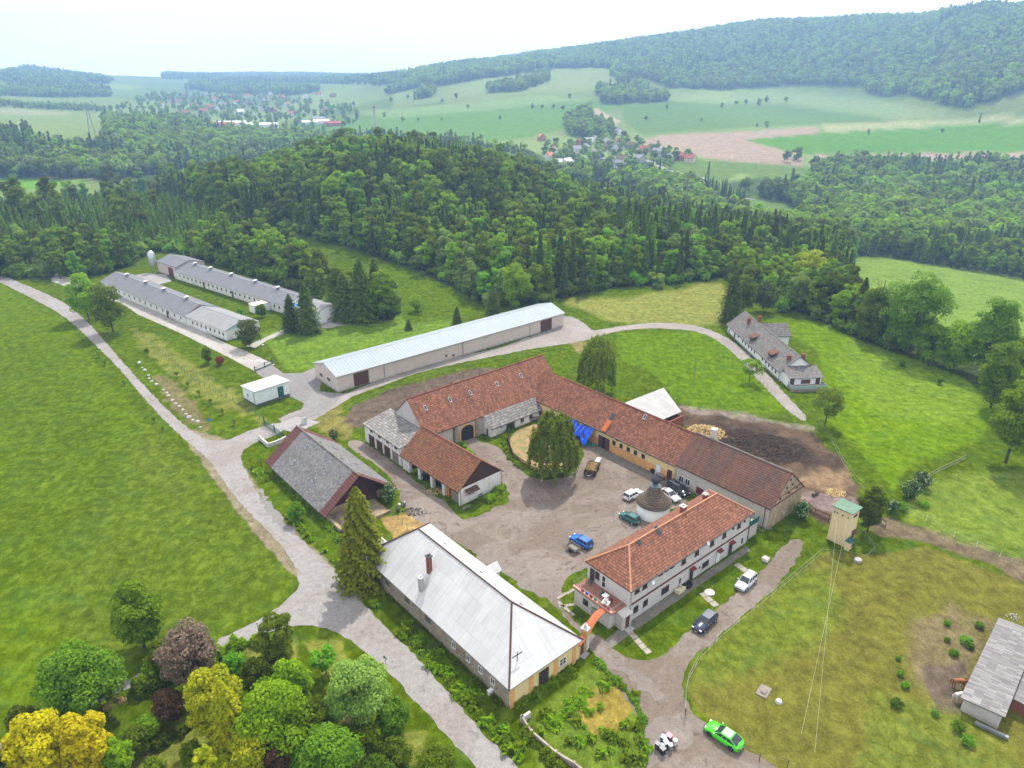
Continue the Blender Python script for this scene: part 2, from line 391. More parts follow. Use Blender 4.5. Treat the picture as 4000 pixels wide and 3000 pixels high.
# near plateau
paint(dp(-900,620,0,610,140,690,240,830,400,1000,470,1060,560,1170,640,1260,560,1330,400,1420,270,1500,50,1590,-900,1900), (.07,.112,.0), 10)
paint(dp(300,900,650,1210,600,1290,380,1400,200,1420,100,1300,200,1100), (.068,.095,.01), 60, .5, 60, 25)
paint(dp(60,700,200,850,260,1000,180,1200,40,1300,-200,1200,-200,800), (.055,.088,.002), 60, .5, 80, 30)
paint(dp(330,950,430,1050,380,1100,280,1000), (.08,.105,.01), 30, .6, 40, 12)
paint(dp(285,715,350,740,545,870,575,905,560,915,420,850,350,790,290,735), (.2,.19,.05), 12, .55, 26, 2)
paint(dp(335,815,385,830,440,900,450,925,400,915,360,870), (.17,.13,.075), 8, .65, 18, 2)
paint(dp(560,720,700,690,900,660,1000,700,900,770,740,800,620,800), (.12,.2,.02), 10, .7)
paint(dp(640,515,760,540,880,580,1000,630,1035,660,1000,690,880,700,830,620,760,560,680,530), (.063,.103,.0), 8)
paint(dp(1225,655,1560,610,1560,700,1480,700,1330,690), (.2,.2,.05), 12, .8, 20, 10)
paint(dp(1330,720,1500,715,1560,735,1700,885,1640,905,1480,880,1400,800,1340,780), (.074,.132,.0), 8)
paint(dp(1660,690,1800,700,1950,740,2080,800,2150,880,2120,950,1960,1010,1930,1060,1850,960,1780,900,1770,760), (.092,.158,.0), 12)
paint(dp(1840,720,2000,760,2120,850,2080,930,1900,880,1800,800), (.14,.21,.02), 25, .5, 30, 12)
paint(dp(1290,780,1340,850,1200,790,1185,760), (.06,.1,.0), 8)
paint(dp(1225,735,1270,775,1330,800,1290,745), (.26,.18,.1), 5, .6, 10, 4)
# soil and dirt
SOIL = (.1, .075, .055)
paint(dp(735,912,762,878,850,840,950,812,1030,795,1070,795,1030,822,900,868,860,890,830,905,790,925,755,925), SOIL, 4, 1, 5, 2)
paint(dp(680,905,740,870,740,900,770,945,720,945,690,925), (.19,.155,.05), 8, .7, 18, 2)
paint(dp(1470,878,1560,890,1700,912,1765,937,1800,975,1830,1010,1850,1050,1860,1120,1780,1130,1735,1100,1700,1020,1490,930,1455,895), (.1,.068,.045), 5, 1, 14, 3)
paint(dp(1480,900,1620,905,1720,945,1800,985,1820,1010,1760,1015,1680,1000,1560,945), (.055,.04,.03), 14, .9, 24, 3)
paint(dp(1470,878,1600,890,1760,925,1770,935,1600,905,1480,890), (.24,.2,.17), 5, .6, 8, 2)
paint(dp(1725,1060,1850,1075,1855,1100,1790,1110,1735,1090), (.2,.15,.14), 6, .8, 14, 2)
paint(dp(1750,1010,1830,1020,1850,1050,1780,1065,1730,1050), (.22,.15,.085), 12, .7, 18, 2)
paint(dp(1870,1120,1940,1125,2060,1160,2300,1230,2300,1290,2060,1190,1950,1165,1885,1145), (.14,.1,.07), 6, .85, 14, 3)
paint(dp(1480,1480,1495,1430,1700,1250,1790,1190,1870,1200,2000,1180,2300,1290,2300,1800,1760,1800,1560,1570,1500,1530), OLIVE, 8, .95)
paint(dp(1500,1400,1780,1200,1830,1210,1790,1340,1700,1420,1560,1480,1490,1480), (.085,.135,.006), 70, .55, 60, 5)
paint(dp(1960,1360,2060,1300,2130,1340,2110,1480,2020,1530,1950,1470), (.15,.115,.065), 30, .75, 50, 4)
paint(dp(1990,1440,2080,1430,2080,1540,2020,1545), (.1,.075,.06), 12, .8, 15, 3)
paint(dp(1900,1500,2100,1540,2212,1640,2212,1800,1800,1800), (.095,.13,.012), 50, .5, 50, 5)
paint(dp(2000,1030,2300,1010,2300,1240,2080,1170,1960,1120), (.15,.2,.03), 14, .6, 20, 8)
paint(dp(825,1120,930,1095,960,1120,900,1150,850,1160), (.3,.2,.08), 6, .9, 10, 2)
paint(dp(1120,1560,1200,1500,1290,1440,1370,1500,1420,1600,1400,1659,1200,1800), (.12,.17,.02), 10, .7, 20, 3)
paint(dp(1260,1490,1330,1480,1370,1520,1340,1580,1280,1590,1240,1550), (.25,.17,.04), 8, .75, 14, 2)
for q in (dp(250,1640,330,1540,480,1560,560,1659,520,1800,250,1800), dp(770,1590,920,1580,900,1659,760,1659), dp(660,1390,740,1380,760,1440,700,1470), dp(520,1400,640,1380,640,1420,540,1430)):
    paint(q, (.16,.17,.03), 8, .9, 10, 3)
paint(dp(700,1500,760,1480,760,1560,700,1560), (.22,.18,.06), 8, .8, 8, 2)
# gravel shoulders and thin soil beside the roads
paint(dp(400,925,470,940,500,960,530,1010,590,1100,660,1170,750,1250,650,1260,560,1165,480,1060,400,950), (.28,.21,.17), 5, .6, 6, 1.5)
# forest floor
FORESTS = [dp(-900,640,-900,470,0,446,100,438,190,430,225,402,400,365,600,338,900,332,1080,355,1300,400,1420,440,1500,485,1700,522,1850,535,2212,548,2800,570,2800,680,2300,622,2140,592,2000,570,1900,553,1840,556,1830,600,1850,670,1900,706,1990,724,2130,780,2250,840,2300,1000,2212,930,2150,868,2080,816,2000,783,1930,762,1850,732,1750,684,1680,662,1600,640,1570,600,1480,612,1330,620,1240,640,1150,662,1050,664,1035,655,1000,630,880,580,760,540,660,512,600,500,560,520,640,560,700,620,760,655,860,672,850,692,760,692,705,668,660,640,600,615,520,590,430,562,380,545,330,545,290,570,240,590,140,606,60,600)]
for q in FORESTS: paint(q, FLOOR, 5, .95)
me = bpy.data.meshes.new('ground'); me.vertices.add(NR*NC)
me.vertices.foreach_set('co', np.stack([X, Y, Z], 1).ravel().astype(np.float32))
ii = np.arange(NR-1)[:, None]*NC+np.arange(NC-1)[None]
q = np.stack([ii, ii+NC, ii+NC+1, ii+1], -1).reshape(-1, 4)[:, ::-1]
nq = len(q); me.loops.add(nq*4); me.polygons.add(nq)
me.loops.foreach_set('vertex_index', q.ravel().astype(np.int32)); me.polygons.foreach_set('loop_start', np.arange(0, nq*4, 4, dtype=np.int32))
me.polygons.foreach_set('use_smooth', np.ones(nq, bool))
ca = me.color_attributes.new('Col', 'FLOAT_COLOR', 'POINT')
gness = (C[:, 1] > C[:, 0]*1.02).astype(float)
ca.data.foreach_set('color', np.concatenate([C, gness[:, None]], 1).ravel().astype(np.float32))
me.update(calc_edges=True); me.validate()
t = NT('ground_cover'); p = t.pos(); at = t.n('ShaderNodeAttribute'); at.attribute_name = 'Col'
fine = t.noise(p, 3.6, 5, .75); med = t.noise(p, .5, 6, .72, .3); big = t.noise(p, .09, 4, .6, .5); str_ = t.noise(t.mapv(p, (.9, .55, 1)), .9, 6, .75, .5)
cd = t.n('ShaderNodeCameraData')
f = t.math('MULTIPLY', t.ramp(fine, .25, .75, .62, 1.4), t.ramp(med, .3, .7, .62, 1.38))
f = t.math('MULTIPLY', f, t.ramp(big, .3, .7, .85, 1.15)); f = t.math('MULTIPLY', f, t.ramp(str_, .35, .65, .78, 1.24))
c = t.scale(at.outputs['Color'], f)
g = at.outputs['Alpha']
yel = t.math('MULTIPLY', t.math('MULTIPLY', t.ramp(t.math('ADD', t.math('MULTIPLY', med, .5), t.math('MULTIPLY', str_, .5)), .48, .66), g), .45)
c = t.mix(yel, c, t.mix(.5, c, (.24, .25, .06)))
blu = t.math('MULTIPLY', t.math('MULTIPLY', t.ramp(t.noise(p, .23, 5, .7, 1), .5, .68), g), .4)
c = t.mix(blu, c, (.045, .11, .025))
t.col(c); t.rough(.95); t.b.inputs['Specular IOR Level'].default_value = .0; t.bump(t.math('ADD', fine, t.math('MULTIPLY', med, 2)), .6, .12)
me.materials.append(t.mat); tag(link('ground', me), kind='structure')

def catmull(P, k=4):
    P = [np.array(p, float) for p in P]; n = len(P); out = []
    for i in range(n):
        a, b, c, d = P[i-1], P[i], P[(i+1) % n], P[(i+2) % n]
        for j in range(k):
            t = j/k; out.append(.5*((2*b)+(c-a)*t+(2*a-5*b+4*c-d)*t*t+(3*b-a-3*c+d)*t**3))
    return out
def ground_sheet(name, P, mat, z, jit=.25, smooth_=True, kind='structure', step=.8, k=4, topz=None):
    "flat sheet cut to a ragged outline, edges turned down"
    W = [G(*q) for q in (catmull(P, k) if smooth_ else P)]
    pts = []
    for i in range(len(W)):
        a = np.array(W[i]); b = np.array(W[(i+1) % len(W)]); L = np.linalg.norm(b-a); m = max(1, int(L/step))
        nrm = np.array([-(b-a)[1], (b-a)[0]])/(L+1e-9)
        for j in range(m): pts.append(a+(b-a)*j/m+nrm*random.uniform(-jit, jit))
    from mathutils.geometry import tessellate_polygon
    from mathutils import Vector
    pts = [p for i, p in enumerate(pts) if np.linalg.norm(p-pts[i-1]) > .03]; n = len(pts)
    tri = tessellate_polygon([[Vector((p[0], p[1], 0)) for p in pts]])
    vv = [(p[0], p[1], z) for p in pts]+[(p[0], p[1], z-.03) for p in pts]; ff = []
    for q in tri:
        a, b, c = (pts[i] for i in q); q = tuple(q)
        ff.append(q if (b[0]-a[0])*(c[1]-a[1])-(b[1]-a[1])*(c[0]-a[0]) > 0 else q[::-1])
    ff += [(i, (i+1) % n, n+(i+1) % n, n+i) for i in range(n)]
    me = bpy.data.meshes.new(name); me.from_pydata(vv, [], ff); me.update(); me.materials.append(mat)
    o = link(name, me); tag(o, kind=kind); return o
def pavem(name, c, c2, c3, big=.12, amt=.8, fine=9, grassy=0, streaks=.3):
    t = NT(name); p = t.pos(); a = t.noise(p, big, 6, .7, .8); b = t.noise(p, big*5, 6, .75, .5); f_ = t.noise(p, fine, 3, .7); m = t.noise(p, 1.3, 5, .7)
    cc = t.mix(t.math('MULTIPLY', t.ramp(a, .46, .58), amt), c, c2)
    cc = t.mix(t.math('MULTIPLY', t.ramp(b, .57, .63), .75), cc, c3)
    cc = t.scale(cc, .88); cc = t.scale(cc, t.math('MULTIPLY', t.ramp(f_, .25, .75, .72, 1.28), t.ramp(m, .3, .7, .8, 1.16)))
    vo = t.n('ShaderNodeTexVoronoi', feature='DISTANCE_TO_EDGE'); t.l(t.mix(.25, p, t.n('ShaderNodeTexNoise').outputs['Color']), vo.inputs['Vector']); vo.inputs['Scale'].default_value = .16
    cr = t.math('MULTIPLY', t.ramp(vo.outputs['Distance'], 0, .012, 1, 0), t.ramp(a, .45, .6, 0, .2))
    cc = t.mix(cr, cc, (.09, .08, .07))
    if grassy: cc = t.mix(t.math('MULTIPLY', t.ramp(t.noise(p, .5, 6, .75, .4), .6, .66), grassy), cc, (.1, .14, .03))
    t.col(cc); t.rough(.9); t.b.inputs['Specular IOR Level'].default_value = .2; t.bump(t.math('ADD', f_, m), .5, .05); return t.mat
ASPH = pavem('road_asphalt', (0.297,0.279,0.266), (0.243,0.203,0.176), (.2,.185,.175), .1, .6)
ASPH2 = pavem('dark_asphalt', (.22,.21,.205), (.28,.255,.24), (.17,.16,.155), .1, .6)
GRAV = pavem('yard_gravel', (.18,.14,.11), (.25,.21,.18), (.1,.083,.07), .09, .85, 7, .3)
GRAV2 = pavem('drive_gravel', (0.273,0.242,0.22), (0.334,0.304,0.282), (.24,.21,.185), .1, .7, 6, .25)
CONC = pavem('concrete_slabs', (.42,.4,.37), (.33,.3,.26), (.24,.22,.19), .12, .7, 9, .1)
MOSSC = pavem('mossy_paving', (.17,.155,.13), (.23,.21,.18), (.11,.11,.07), .2, .7, 6, .3)
SLAB = pavem('pale_concrete', (.33,.315,.3), (.28,.265,.25), (.22,.205,.19), .15, .5)
road = dp(-400,420,-60,566,0,592,70,622,140,655,185,692,225,735,270,788,320,842,370,893,420,935,455,952, 500,948,535,932,590,915, 612,925,600,938,545,960,520,985,535,1025,560,1070,600,1120,650,1165,700,1210,745,1250,790,1310,850,1370,910,1430,980,1510,1050,1590,1120,1659,1240,1800,
  1130,1800,1030,1659,972,1600,924,1545,864,1478,804,1420,757,1384,706,1358,650,1352,600,1360,560,1375,490,1402,400,1440,340,1462,280,1485,150,1545,50,1592,0,1622,-200,1720,-200,1690,0,1600,50,1572,150,1528,270,1470,350,1436,400,1420,480,1378,560,1338,612,1303,640,1275,645,1245,626,1203,590,1160,535,1104,494,1056,466,1014,440,984,394,944,346,899,306,854,264,804,219,758,182,722,158,700,120,672,60,640,0,610,-60,582,-400,440)
ground_sheet('road', road, ASPH, .035, .18, True, k=2)
drive = cp(300,900,2.011, -200,400,-60,450,180,520,380,590,480,660,640,730,800,800,900,850,1060,930,1200,1000,1330,1070,1390,1100,1400,1092,1560,1055,1440,1000,1330,950,1180,890,1100,850,980,780,860,740,700,680,540,590,400,540,200,440,-60,370,-200,330)
ground_sheet('concrete_drive', drive, CONC, .02, .08, False)
ground_sheet('concrete_path', cp(300,900,2.011, 1330,910,1460,850,1640,770,1760,730,2010,685,2110,740,2000,765,1790,778,1650,805,1500,860,1400,925), CONC, .016, .08, False)
ground_sheet('barn_forecourt', cp(300,900,2.011, 440,355,560,335,700,345,745,400,640,425), SLAB, .016, .08, False)
apron = dp(548,800,585,786,612,806,650,806,690,790,700,800,690,845,742,852,700,893,660,905,600,925,575,918,610,912,648,890,657,872,625,855,560,810)
ground_sheet('asphalt_apron', apron, ASPH2, .024, .12, False)
shedroad = dp(600,905,640,920,700,895,760,857,830,832,900,806,980,787,1060,771,1130,757,1200,746,1262,736,1300,724,1345,714,1420,709,1500,716,1545,733,1590,768,1630,812,1680,866,1730,908,1742,900,1695,850,1648,797,1600,750,1555,722,1500,703,1420,697,1345,704,1298,712,1278,712,1250,690,1218,683,1205,700,1180,716,1130,732,1075,752,1000,768,930,790,860,810,800,828,748,850,690,850,660,880)
ground_sheet('gravel_track', shedroad, GRAV2, .012, .2, True, k=2)
ground_sheet('gate_slab', dp(586,922,640,900,692,912,640,936), SLAB, .045, .02, False)
yard = dp(985,1112,1000,1122,1040,1113,1072,1095,1096,1085,1098,1060,1083,1042,1060,1010,1030,985,1000,960,985,945,975,930,1000,930,1040,955,1075,965,1100,985,1140,1030,1200,1035,1240,1020,1262,975,1245,950,1300,965,1350,1000,1440,1035,1475,1060,1480,1095,1430,1100,1425,1130,1380,1150,1350,1165,1300,1195,1275,1225,1235,1240,1215,1270,1213,1300,1240,1340,1300,1380,
  1320,1398,1350,1420,1400,1424,1440,1410,1480,1370,1555,1310,1640,1240,1675,1200,1700,1172,1725,1165,1735,1190,1680,1262,1600,1335,1530,1395,1490,1430,1473,1480,1490,1530,1540,1572,1600,1612,1680,1659,1900,1780,1500,1780,1400,1640,1390,1570,1350,1510,1300,1440,1275,1395,1235,1350,1180,1290,1100,1240,1000,1180,960,1160,930,1140,880,1110,860,1060,830,1020,790,990,750,960,775,950,830,985,900,1040,960,1085)
ground_sheet('farmyard', yard, GRAV, .014, .3, True, k=2)
# paler worn asphalt patches and dark damp patches laid in the yard
PATCH = pavem('worn_patch', (.21,.175,.15), (.25,.22,.19), (.13,.115,.1), .15, .8, 7, .25)
for k_, (nm, P_, m_) in enumerate((('yard_patch', dp(1030,1190,1080,1170,1120,1210,1150,1235,1130,1255,1080,1230,1040,1215), ASPH2), ('yard_patch', dp(1165,1255,1200,1245,1215,1262,1180,1270), ASPH2),
    ('yard_patch', dp(1120,1255,1180,1240,1210,1285,1180,1290,1140,1275), GRAV2), ('yard_patch', dp(1345,1085,1375,1095,1400,1130,1370,1150,1330,1120), ASPH2), ('drive_patch', dp(1290,1390,1330,1420,1400,1470,1440,1510,1400,1500,1340,1455,1290,1415), ASPH2),
    ('drive_patch', dp(1400,1560,1460,1555,1490,1600,1440,1640,1390,1650), ASPH2), ('road_patch', dp(560,1055,600,1110,640,1150,620,1150,575,1100), ASPH2))):
    ground_sheet(nm, P_, PATCH if nm != 'road_patch' else m_, (.038 if nm == 'road_patch' else .0175+.0037*k_), .6, True, k=3)
for P_ in (dp(1590,1305,1572,1290,1600,1268,1607,1278),): pass
def slabs(P0, P1, n, w=1.0, l=.9, mat=None):
    a = np.array(GD(*P0)); b = np.array(GD(*P1)); d = (b-a)/n; L = np.linalg.norm(d); u = d/L; v = np.array([-u[1], u[0]])
    m = MB()
    for i in range(n):
        c = a+d*(i+.5)+v*random.uniform(-.05, .05); h = [c+u*sx*L*.45+v*sy*w/2 for sx, sy in ((-1,-1),(1,-1),(1,1),(-1,1))]
        m.prism(h, -.02, .05)
    return tag(m.build('paving_path', mat or M['paving']), kind='structure')
slabs((1355,1360), (1403,1412), 5, .9); slabs((1515,1280), (1548,1310), 3, 1.1); slabs((1590,1218), (1625,1243), 3, 1.1)
slabs((1203,1293), (1262,1262), 11, .5); slabs((1207,1310), (1250,1305), 6, .5); slabs((1205,1300), (1240,1330), 5, .5)
m = MB()
a = np.array(G(2440,2470)); b = np.array(G(2960,2150))
ground_sheet('house_pavement', [(2452,2436),(2468,2462),(2390,2545),(2350,2520),(2420,2470),(2700,2280),(2925,2138),(2910,2130)][0:0] or [(2440,2440),(2915,2133),(2930,2150),(2480,2462),(2380,2540),(2345,2515)], MOSSC, .02, .06, False)
ground_sheet('stable_kerb_walk', [(2340,1745),(2632,1872),(2680,1900),(2640,1912),(2590,1890),(2300,1757)], MOSSC, .022, .08, False)
# ---------------------------------------------------------------- buildings
class B:
    def __init__(s, name, label, cat, o, ang, L, W):
        s.o = o; s.a = radians(ang); s.L = L; s.W = W
        s.e = empty(name, (o[0], o[1], 0), s.a, label, cat)
    def w(s, x, y): return (s.o[0]+x*cos(s.a)-y*sin(s.a), s.o[1]+x*sin(s.a)+y*cos(s.a))
    def loc(s, X, Y):
        X -= s.o[0]; Y -= s.o[1]; return (X*cos(s.a)+Y*sin(s.a), -X*sin(s.a)+Y*cos(s.a))
    def fr(s, side):
        return {'front': ((0,0),(1,0),(0,-1)), 'back': ((0,s.W),(1,0),(0,1)), 'left': ((0,0),(0,1),(-1,0)), 'right': ((s.L,0),(0,1),(1,0))}[side]
    def hit(s, side, px, py, off=0):
        (p0, t, nn) = s.fr(side); p0 = (p0[0]+nn[0]*off, p0[1]+nn[1]*off)
        r = ray(px, py); n_ = (nn[0]*cos(s.a)-nn[1]*sin(s.a), nn[0]*sin(s.a)+nn[1]*cos(s.a))
        w0 = s.w(*p0); k = (w0[0]*n_[0]+w0[1]*n_[1])/(r[0]*n_[0]+r[1]*n_[1])
        x, y = s.loc(r[0]*k, r[1]*k); return (x if t[0] else y), H+r[2]*k
    def rhit(s, px, py, z):
        "local x,y of the point at height z seen at a pixel"
        return s.loc(*G(px, py, z))
    def bx(s, m, side, s0, s1, z0, z1, d0, d1, mi=0):
        (p, t, nn) = s.fr(side); c = [(p[0]+t[0]*q+nn[0]*d, p[1]+t[1]*q+nn[1]*d) for q, d in ((s0,d0),(s1,d1))]
        m.box(min(c[0][0],c[1][0]), min(c[0][1],c[1][1]), z0, max(c[0][0],c[1][0]), max(c[0][1],c[1][1]), z1, mi)
    def add(s, name, m, mat, parent=None, label=None, smooth=False):
        o = m.build(name, mat, parent or s.e, smooth); return tag(o, label) if label else o
    def win(s, side, c, z, w, h, frame='white', mull=1, sill=True, pane='glass', trans=0, label=None):
        m = MB(); x0, x1, z0, z1 = c-w/2, c+w/2, z-h/2, z+h/2; f = .08
        for q in ((x0,x1,z0,z0+f),(x0,x1,z1-f,z1),(x0,x0+f,z0+f,z1-f),(x1-f,x1,z0+f,z1-f)): s.bx(m, side, *q, 0, .07)
        for i in range(mull):
            xm = x0+(i+1)*w/(mull+1); s.bx(m, side, xm-.035, xm+.035, z0+f, z1-f, 0, .06)
        for i in range(trans):
            zm = z0+(i+1)*h/(trans+1); s.bx(m, side, x0+f, x1-f, zm-.03, zm+.03, 0, .055)
        o = s.add('window', m, M[frame], label=label)
        m = MB(); s.bx(m, side, x0+f, x1-f, z0+f, z1-f, -.02, .02); s.add('pane', m, M[pane], o)
        if sill: m = MB(); s.bx(m, side, x0-.08, x1+.08, z0-.09, z0-.005, 0, .16); s.add('sill', m, M[sill if isinstance(sill, str) else 'concrete'], o)
        return o
    def winp(s, side, px, py, w, h, **k):
        c, z = s.hit(side, px, py); return s.win(side, c, z, w, h, **k)
    def door(s, side, c, w, h, mat='brownwood', z0=0, frame=None, planks=2):
        m = MB(); s.bx(m, side, c-w/2, c+w/2, z0, z0+h, 0, .05)
        for i in range(planks+1):
            x = c-w/2+i*w/planks; s.bx(m, side, max(c-w/2, x-.03), min(c+w/2, x+.03), z0+.02, z0+h-.02, .05, .08)
        s.bx(m, side, c-w/2+.04, c+w/2-.04, z0+h*.45, z0+h*.45+.1, .052, .075)
        o = s.add('door', m, M[mat])
        m = MB(); s.bx(m, side, c+w*.06, c+w*.12, z0+1.0, z0+1.08, .08, .13); s.add('handle', m, M['darkmetal'], o)
        if frame:
            m = MB(); s.bx(m, side, c-w/2-.12, c-w/2-.003, z0, z0+h+.12, 0, .09); s.bx(m, side, c+w/2+.003, c+w/2+.12, z0, z0+h+.12, 0, .09); s.bx(m, side, c-w/2, c+w/2, z0+h+.003, z0+h+.12, 0, .09); s.add('door_frame', m, M[frame], o)
        return o
    def doorp(s, side, px, py, w, h, mat='brownwood', **k):
        c, z = s.hit(side, px, py); return s.door(side, c, w, h, mat, **k)
def gable_walls(b, ez, rz, gap=.06, x0=0, x1=None, y0=0, y1=None, z0=-.3):
    m = MB(); x1 = b.L if x1 is None else x1; y1 = b.W if y1 is None else y1; yc = (y0+y1)/2
    m.extr([(x0,y0,z0),(x0,y1,z0),(x0,y1,ez-gap),(x0,yc,rz-gap*1.5),(x0,y0,ez-gap)], (x1-x0, 0, 0)); return m
def roof_polys(m, polys, th=.16):
    "polys: (points, eave direction) -> closed roof sheet with UVs in metres"
    edges = {}
    key = lambda p: tuple(round(float(c_), 3) for c_ in p)
    for P, e in polys:
        for i in range(len(P)):
            k = frozenset((key(P[i]), key(P[(i+1) % len(P)]))); edges[k] = edges.get(k, 0)+1
    for P, e in polys:
        A = [np.array(p, float) for p in P]; n = np.cross(A[1]-A[0], A[2]-A[0]); n /= np.linalg.norm(n)
        if n[2] < 0: A = A[::-1]; n = -n
        e = np.array([e[0], e[1], 0.]); e /= np.linalg.norm(e); v = np.cross(n, e); v = v if v[2] > 0 else -v
        z0 = min(a[2] for a in A); base = [a for a in A if a[2] == z0][0]
        m.face(A, [((a-base)@e+37, (a-base)@v) for a in A])
        lo = [a-np.array([0, 0, th]) for a in A]; m.face(lo[::-1])
        for i in range(len(A)):
            j = (i+1) % len(A)
            if edges[frozenset((key(A[i]), key(A[j])))] == 1: m.face([lo[i], lo[j], A[j], A[i]])
def gable_roof(x0, x1, y0, y1, ez, rz, oe=.4, ov=.3, th=.16, bell=0):
    m = MB(); yc = (y0+y1)/2; k = (rz-ez)/(yc-y0); zl = ez-oe*k; xa, xb = x0-ov, x1+ov; ya, yb = y0-oe, y1+oe
    roof_polys(m, [([(xa,ya,zl),(xb,ya,zl),(xb,yc,rz),(xa,yc,rz)], (1,0)), ([(xa,yb,zl),(xb,yb,zl),(xb,yc,rz),(xa,yc,rz)], (1,0))], th); return m
def hip_roof(x0, x1, y0, y1, ez, rz, h0, h1, oe=.3, th=.16):
    m = MB(); yc = (y0+y1)/2; xa, xb, ya, yb = x0-oe, x1+oe, y0-oe, y1+oe; r0, r1 = (x0+h0, yc, rz), (x1-h1, yc, rz)
    a, b, c, d = (xa,ya,ez), (xb,ya,ez), (xb,yb,ez), (xa,yb,ez)
    roof_polys(m, [([a,b,r1,r0], (1,0)), ([d,c,r1,r0], (1,0)), ([a,d,r0], (0,1)), ([b,c,r1], (0,1))], th); return m, (a,b,c,d,r0,r1)
def caps(m, pairs, r=.12, n=6):
    for p, q in pairs: m.tube((p[0],p[1],p[2]+.02), (q[0],q[1],q[2]+.02), r, n=n)
def chimney(b, x, y, z0, z1, w=.55, mat='brick', cap='concrete', parent=None):
    m = MB(); m.box(x-w/2, y-w/2, z0, x+w/2, y+w/2, z1-.12); o = b.add('chimney', m, M[mat], parent)
    m = MB(); m.box(x-w/2-.12, y-w/2-.12, z1-.12, x+w/2+.12, y+w/2+.12, z1); m.box(x-.13, y-.13, z1+.001, x+.13, y+.13, z1+.2); b.add('chimney_cap', m, M[cap], o); return o
def rooflight(b, roof, px, py, zr, slope_y, sgn, w=.55, l=.8, mat='zinc', name='skylight'):
    "small roof window lying on a slope whose fall is sgn along y"
    x, y = b.rhit(px, py, zr); k = slope_y
    m = MB(); f = lambda dx, dy, dz: (x+dx, y+dy, zr-sgn*dy*k+dz)
    m.extr([f(-w/2,-l/2,.02), f(w/2,-l/2,.02), f(w/2,l/2,.02), f(-w/2,l/2,.02)], (0, 0, .12))
    o = b.add(name, m, M[mat], roof)
    m = MB(); m.extr([f(-w/2+.08,-l/2+.08,.142), f(w/2-.08,-l/2+.08,.142), f(w/2-.08,l/2-.08,.142), f(-w/2+.08,l/2-.08,.142)], (0, 0, .01)); b.add('pane', m, M['glass'], o)
    return o
def roofpt(b, px, py, y0, y1, ez, rz):
    "height on a gable roof (slope through y) seen at a pixel: solved by iteration"
    yc = (y0+y1)/2; z = (ez+rz)/2; best = None
    for i in range(200):
        z = ez+(rz-ez)*i/199; x, y = b.rhit(px, py, z); zz = rz-(rz-ez)*abs(y-yc)/(yc-y0)
        if best is None or abs(zz-z) < best[0]: best = (abs(zz-z), z, y)
    return best[1], (1 if best[2] > yc else -1)
def lights(b, roof, pts, y0, y1, ez, rz, **k):
    for q in pts:
        z, sg = roofpt(b, q[0], q[1], y0, y1, ez, rz); rooflight(b, roof, q[0], q[1], z, (rz-ez)/((y1-y0)/2), sg, **k)
def pipe(b, side, c, z0, z1, mat='zinc'):
    (p, t, nn) = b.fr(side); x, y = p[0]+t[0]*c+nn[0]*.12, p[1]+t[1]*c+nn[1]*.12
    m = MB(); m.tube((x,y,z0), (x,y,z1), .07, n=6); b.add('downpipe', m, M[mat])
def gutter(b, x0, x1, y, z, mat='zinc'):
    m = MB(); m.tube((x0,y,z), (x1,y,z), .09, n=6); b.add('gutter', m, M[mat])
R_RED = roofm('red_tiles', (.235,.09,.05), (.14,.058,.038), (.3,.14,.07), .42, .3, .5, .55, (.14,.08,.05), .55, .45)
R_RED2 = roofm('orange_tiles', (.225,.09,.054), (.165,.07,.045), (.3,.135,.075), .4, .28, .5, .4, (.16,.09,.05), .4, .45)
R_OLD = roofm('old_brown_tiles', (.095,.056,.046), (.17,.072,.045), (.07,.045,.04), .42, .28, .5, .75, (.13,.11,.07), .5, .4)
R_B3 = roofm('mossy_red_tiles', (.19,.07,.038), (.13,.055,.035), (.25,.1,.045), .42, .28, .5, .3, (.17,.14,.03), .6, .4)
R_SLATE = roofm('grey_slates', (.17,.162,.165), (.13,.125,.13), (.22,.21,.19), .34, .34, .35, .3, (.2,.19,.1), .3, .45)
R_SHING = roofm('weathered_shingles', (.22,.205,.195), (.16,.15,.14), (.31,.29,.265), .6, .4, .5, .3, (.2,.19,.1), .45, .4)
R_HOUSE = roofm('grey_house_tiles', (.16,.148,.14), (.12,.11,.1), (.22,.205,.19), .6, .4, .35, .4, (.12,.11,.09), .35, .3)
R_MAROON = roofm('maroon_tiles', (.13,.05,.04), (.1,.04,.035), (.16,.06,.05), .55, .4, .55, .3, None, 0, .2)
R_CHAP = roofm('wooden_shingles', (.13,.1,.07), (.095,.075,.055), (.17,.13,.085), 1.0, 1.2, .55, .2, None, 0, .3)
R_WHITE = sheet('white_fibre_sheets', (.57,.565,.555), (.44,.43,.42), .2, 1.9, .5, 0, .14)
R_SHED = sheet('pale_blue_sheets', (.32,.365,.385), (.26,.3,.32), .9, None, .6, 0, .22)
R_LS = sheet('grey_felt_sheets', (.13,.135,.15), (.2,.2,.205), .5, None, .7, 0, .2)
R_LSB = sheet('light_grey_sheets', (.28,.28,.28), (.22,.22,.215), .5, 2.2, .7, 0, .2)
R_GUARD = sheet('white_roof_sheet', (.5,.51,.5), (.42,.43,.42), .9, None, .5, 0, .05)
R_RS = roofm('corrugated_grey', (.22,.21,.21), (.17,.16,.16), (.29,.27,.265), .28, 1.0, .45, .3, (.2,.17,.1), .3, .4)
W_YEL = wall('yellow_plaster', (.7,.55,.27), (.4,.3,.17), .25)
W_ORG = wall('orange_plaster', (.68,.36,.13), (.3,.2,.12), .3)
W_OLDST = wall('old_grey_wall', (.36,.31,.25), (.16,.12,.09), .8, (.25,.12,.07), .6)
W_GREY = wall('grey_render', (.5,.46,.42), (.24,.2,.17), .45)
W_APT = wall('light_grey_render', (.55,.52,.49), (.33,.3,.27), .25)
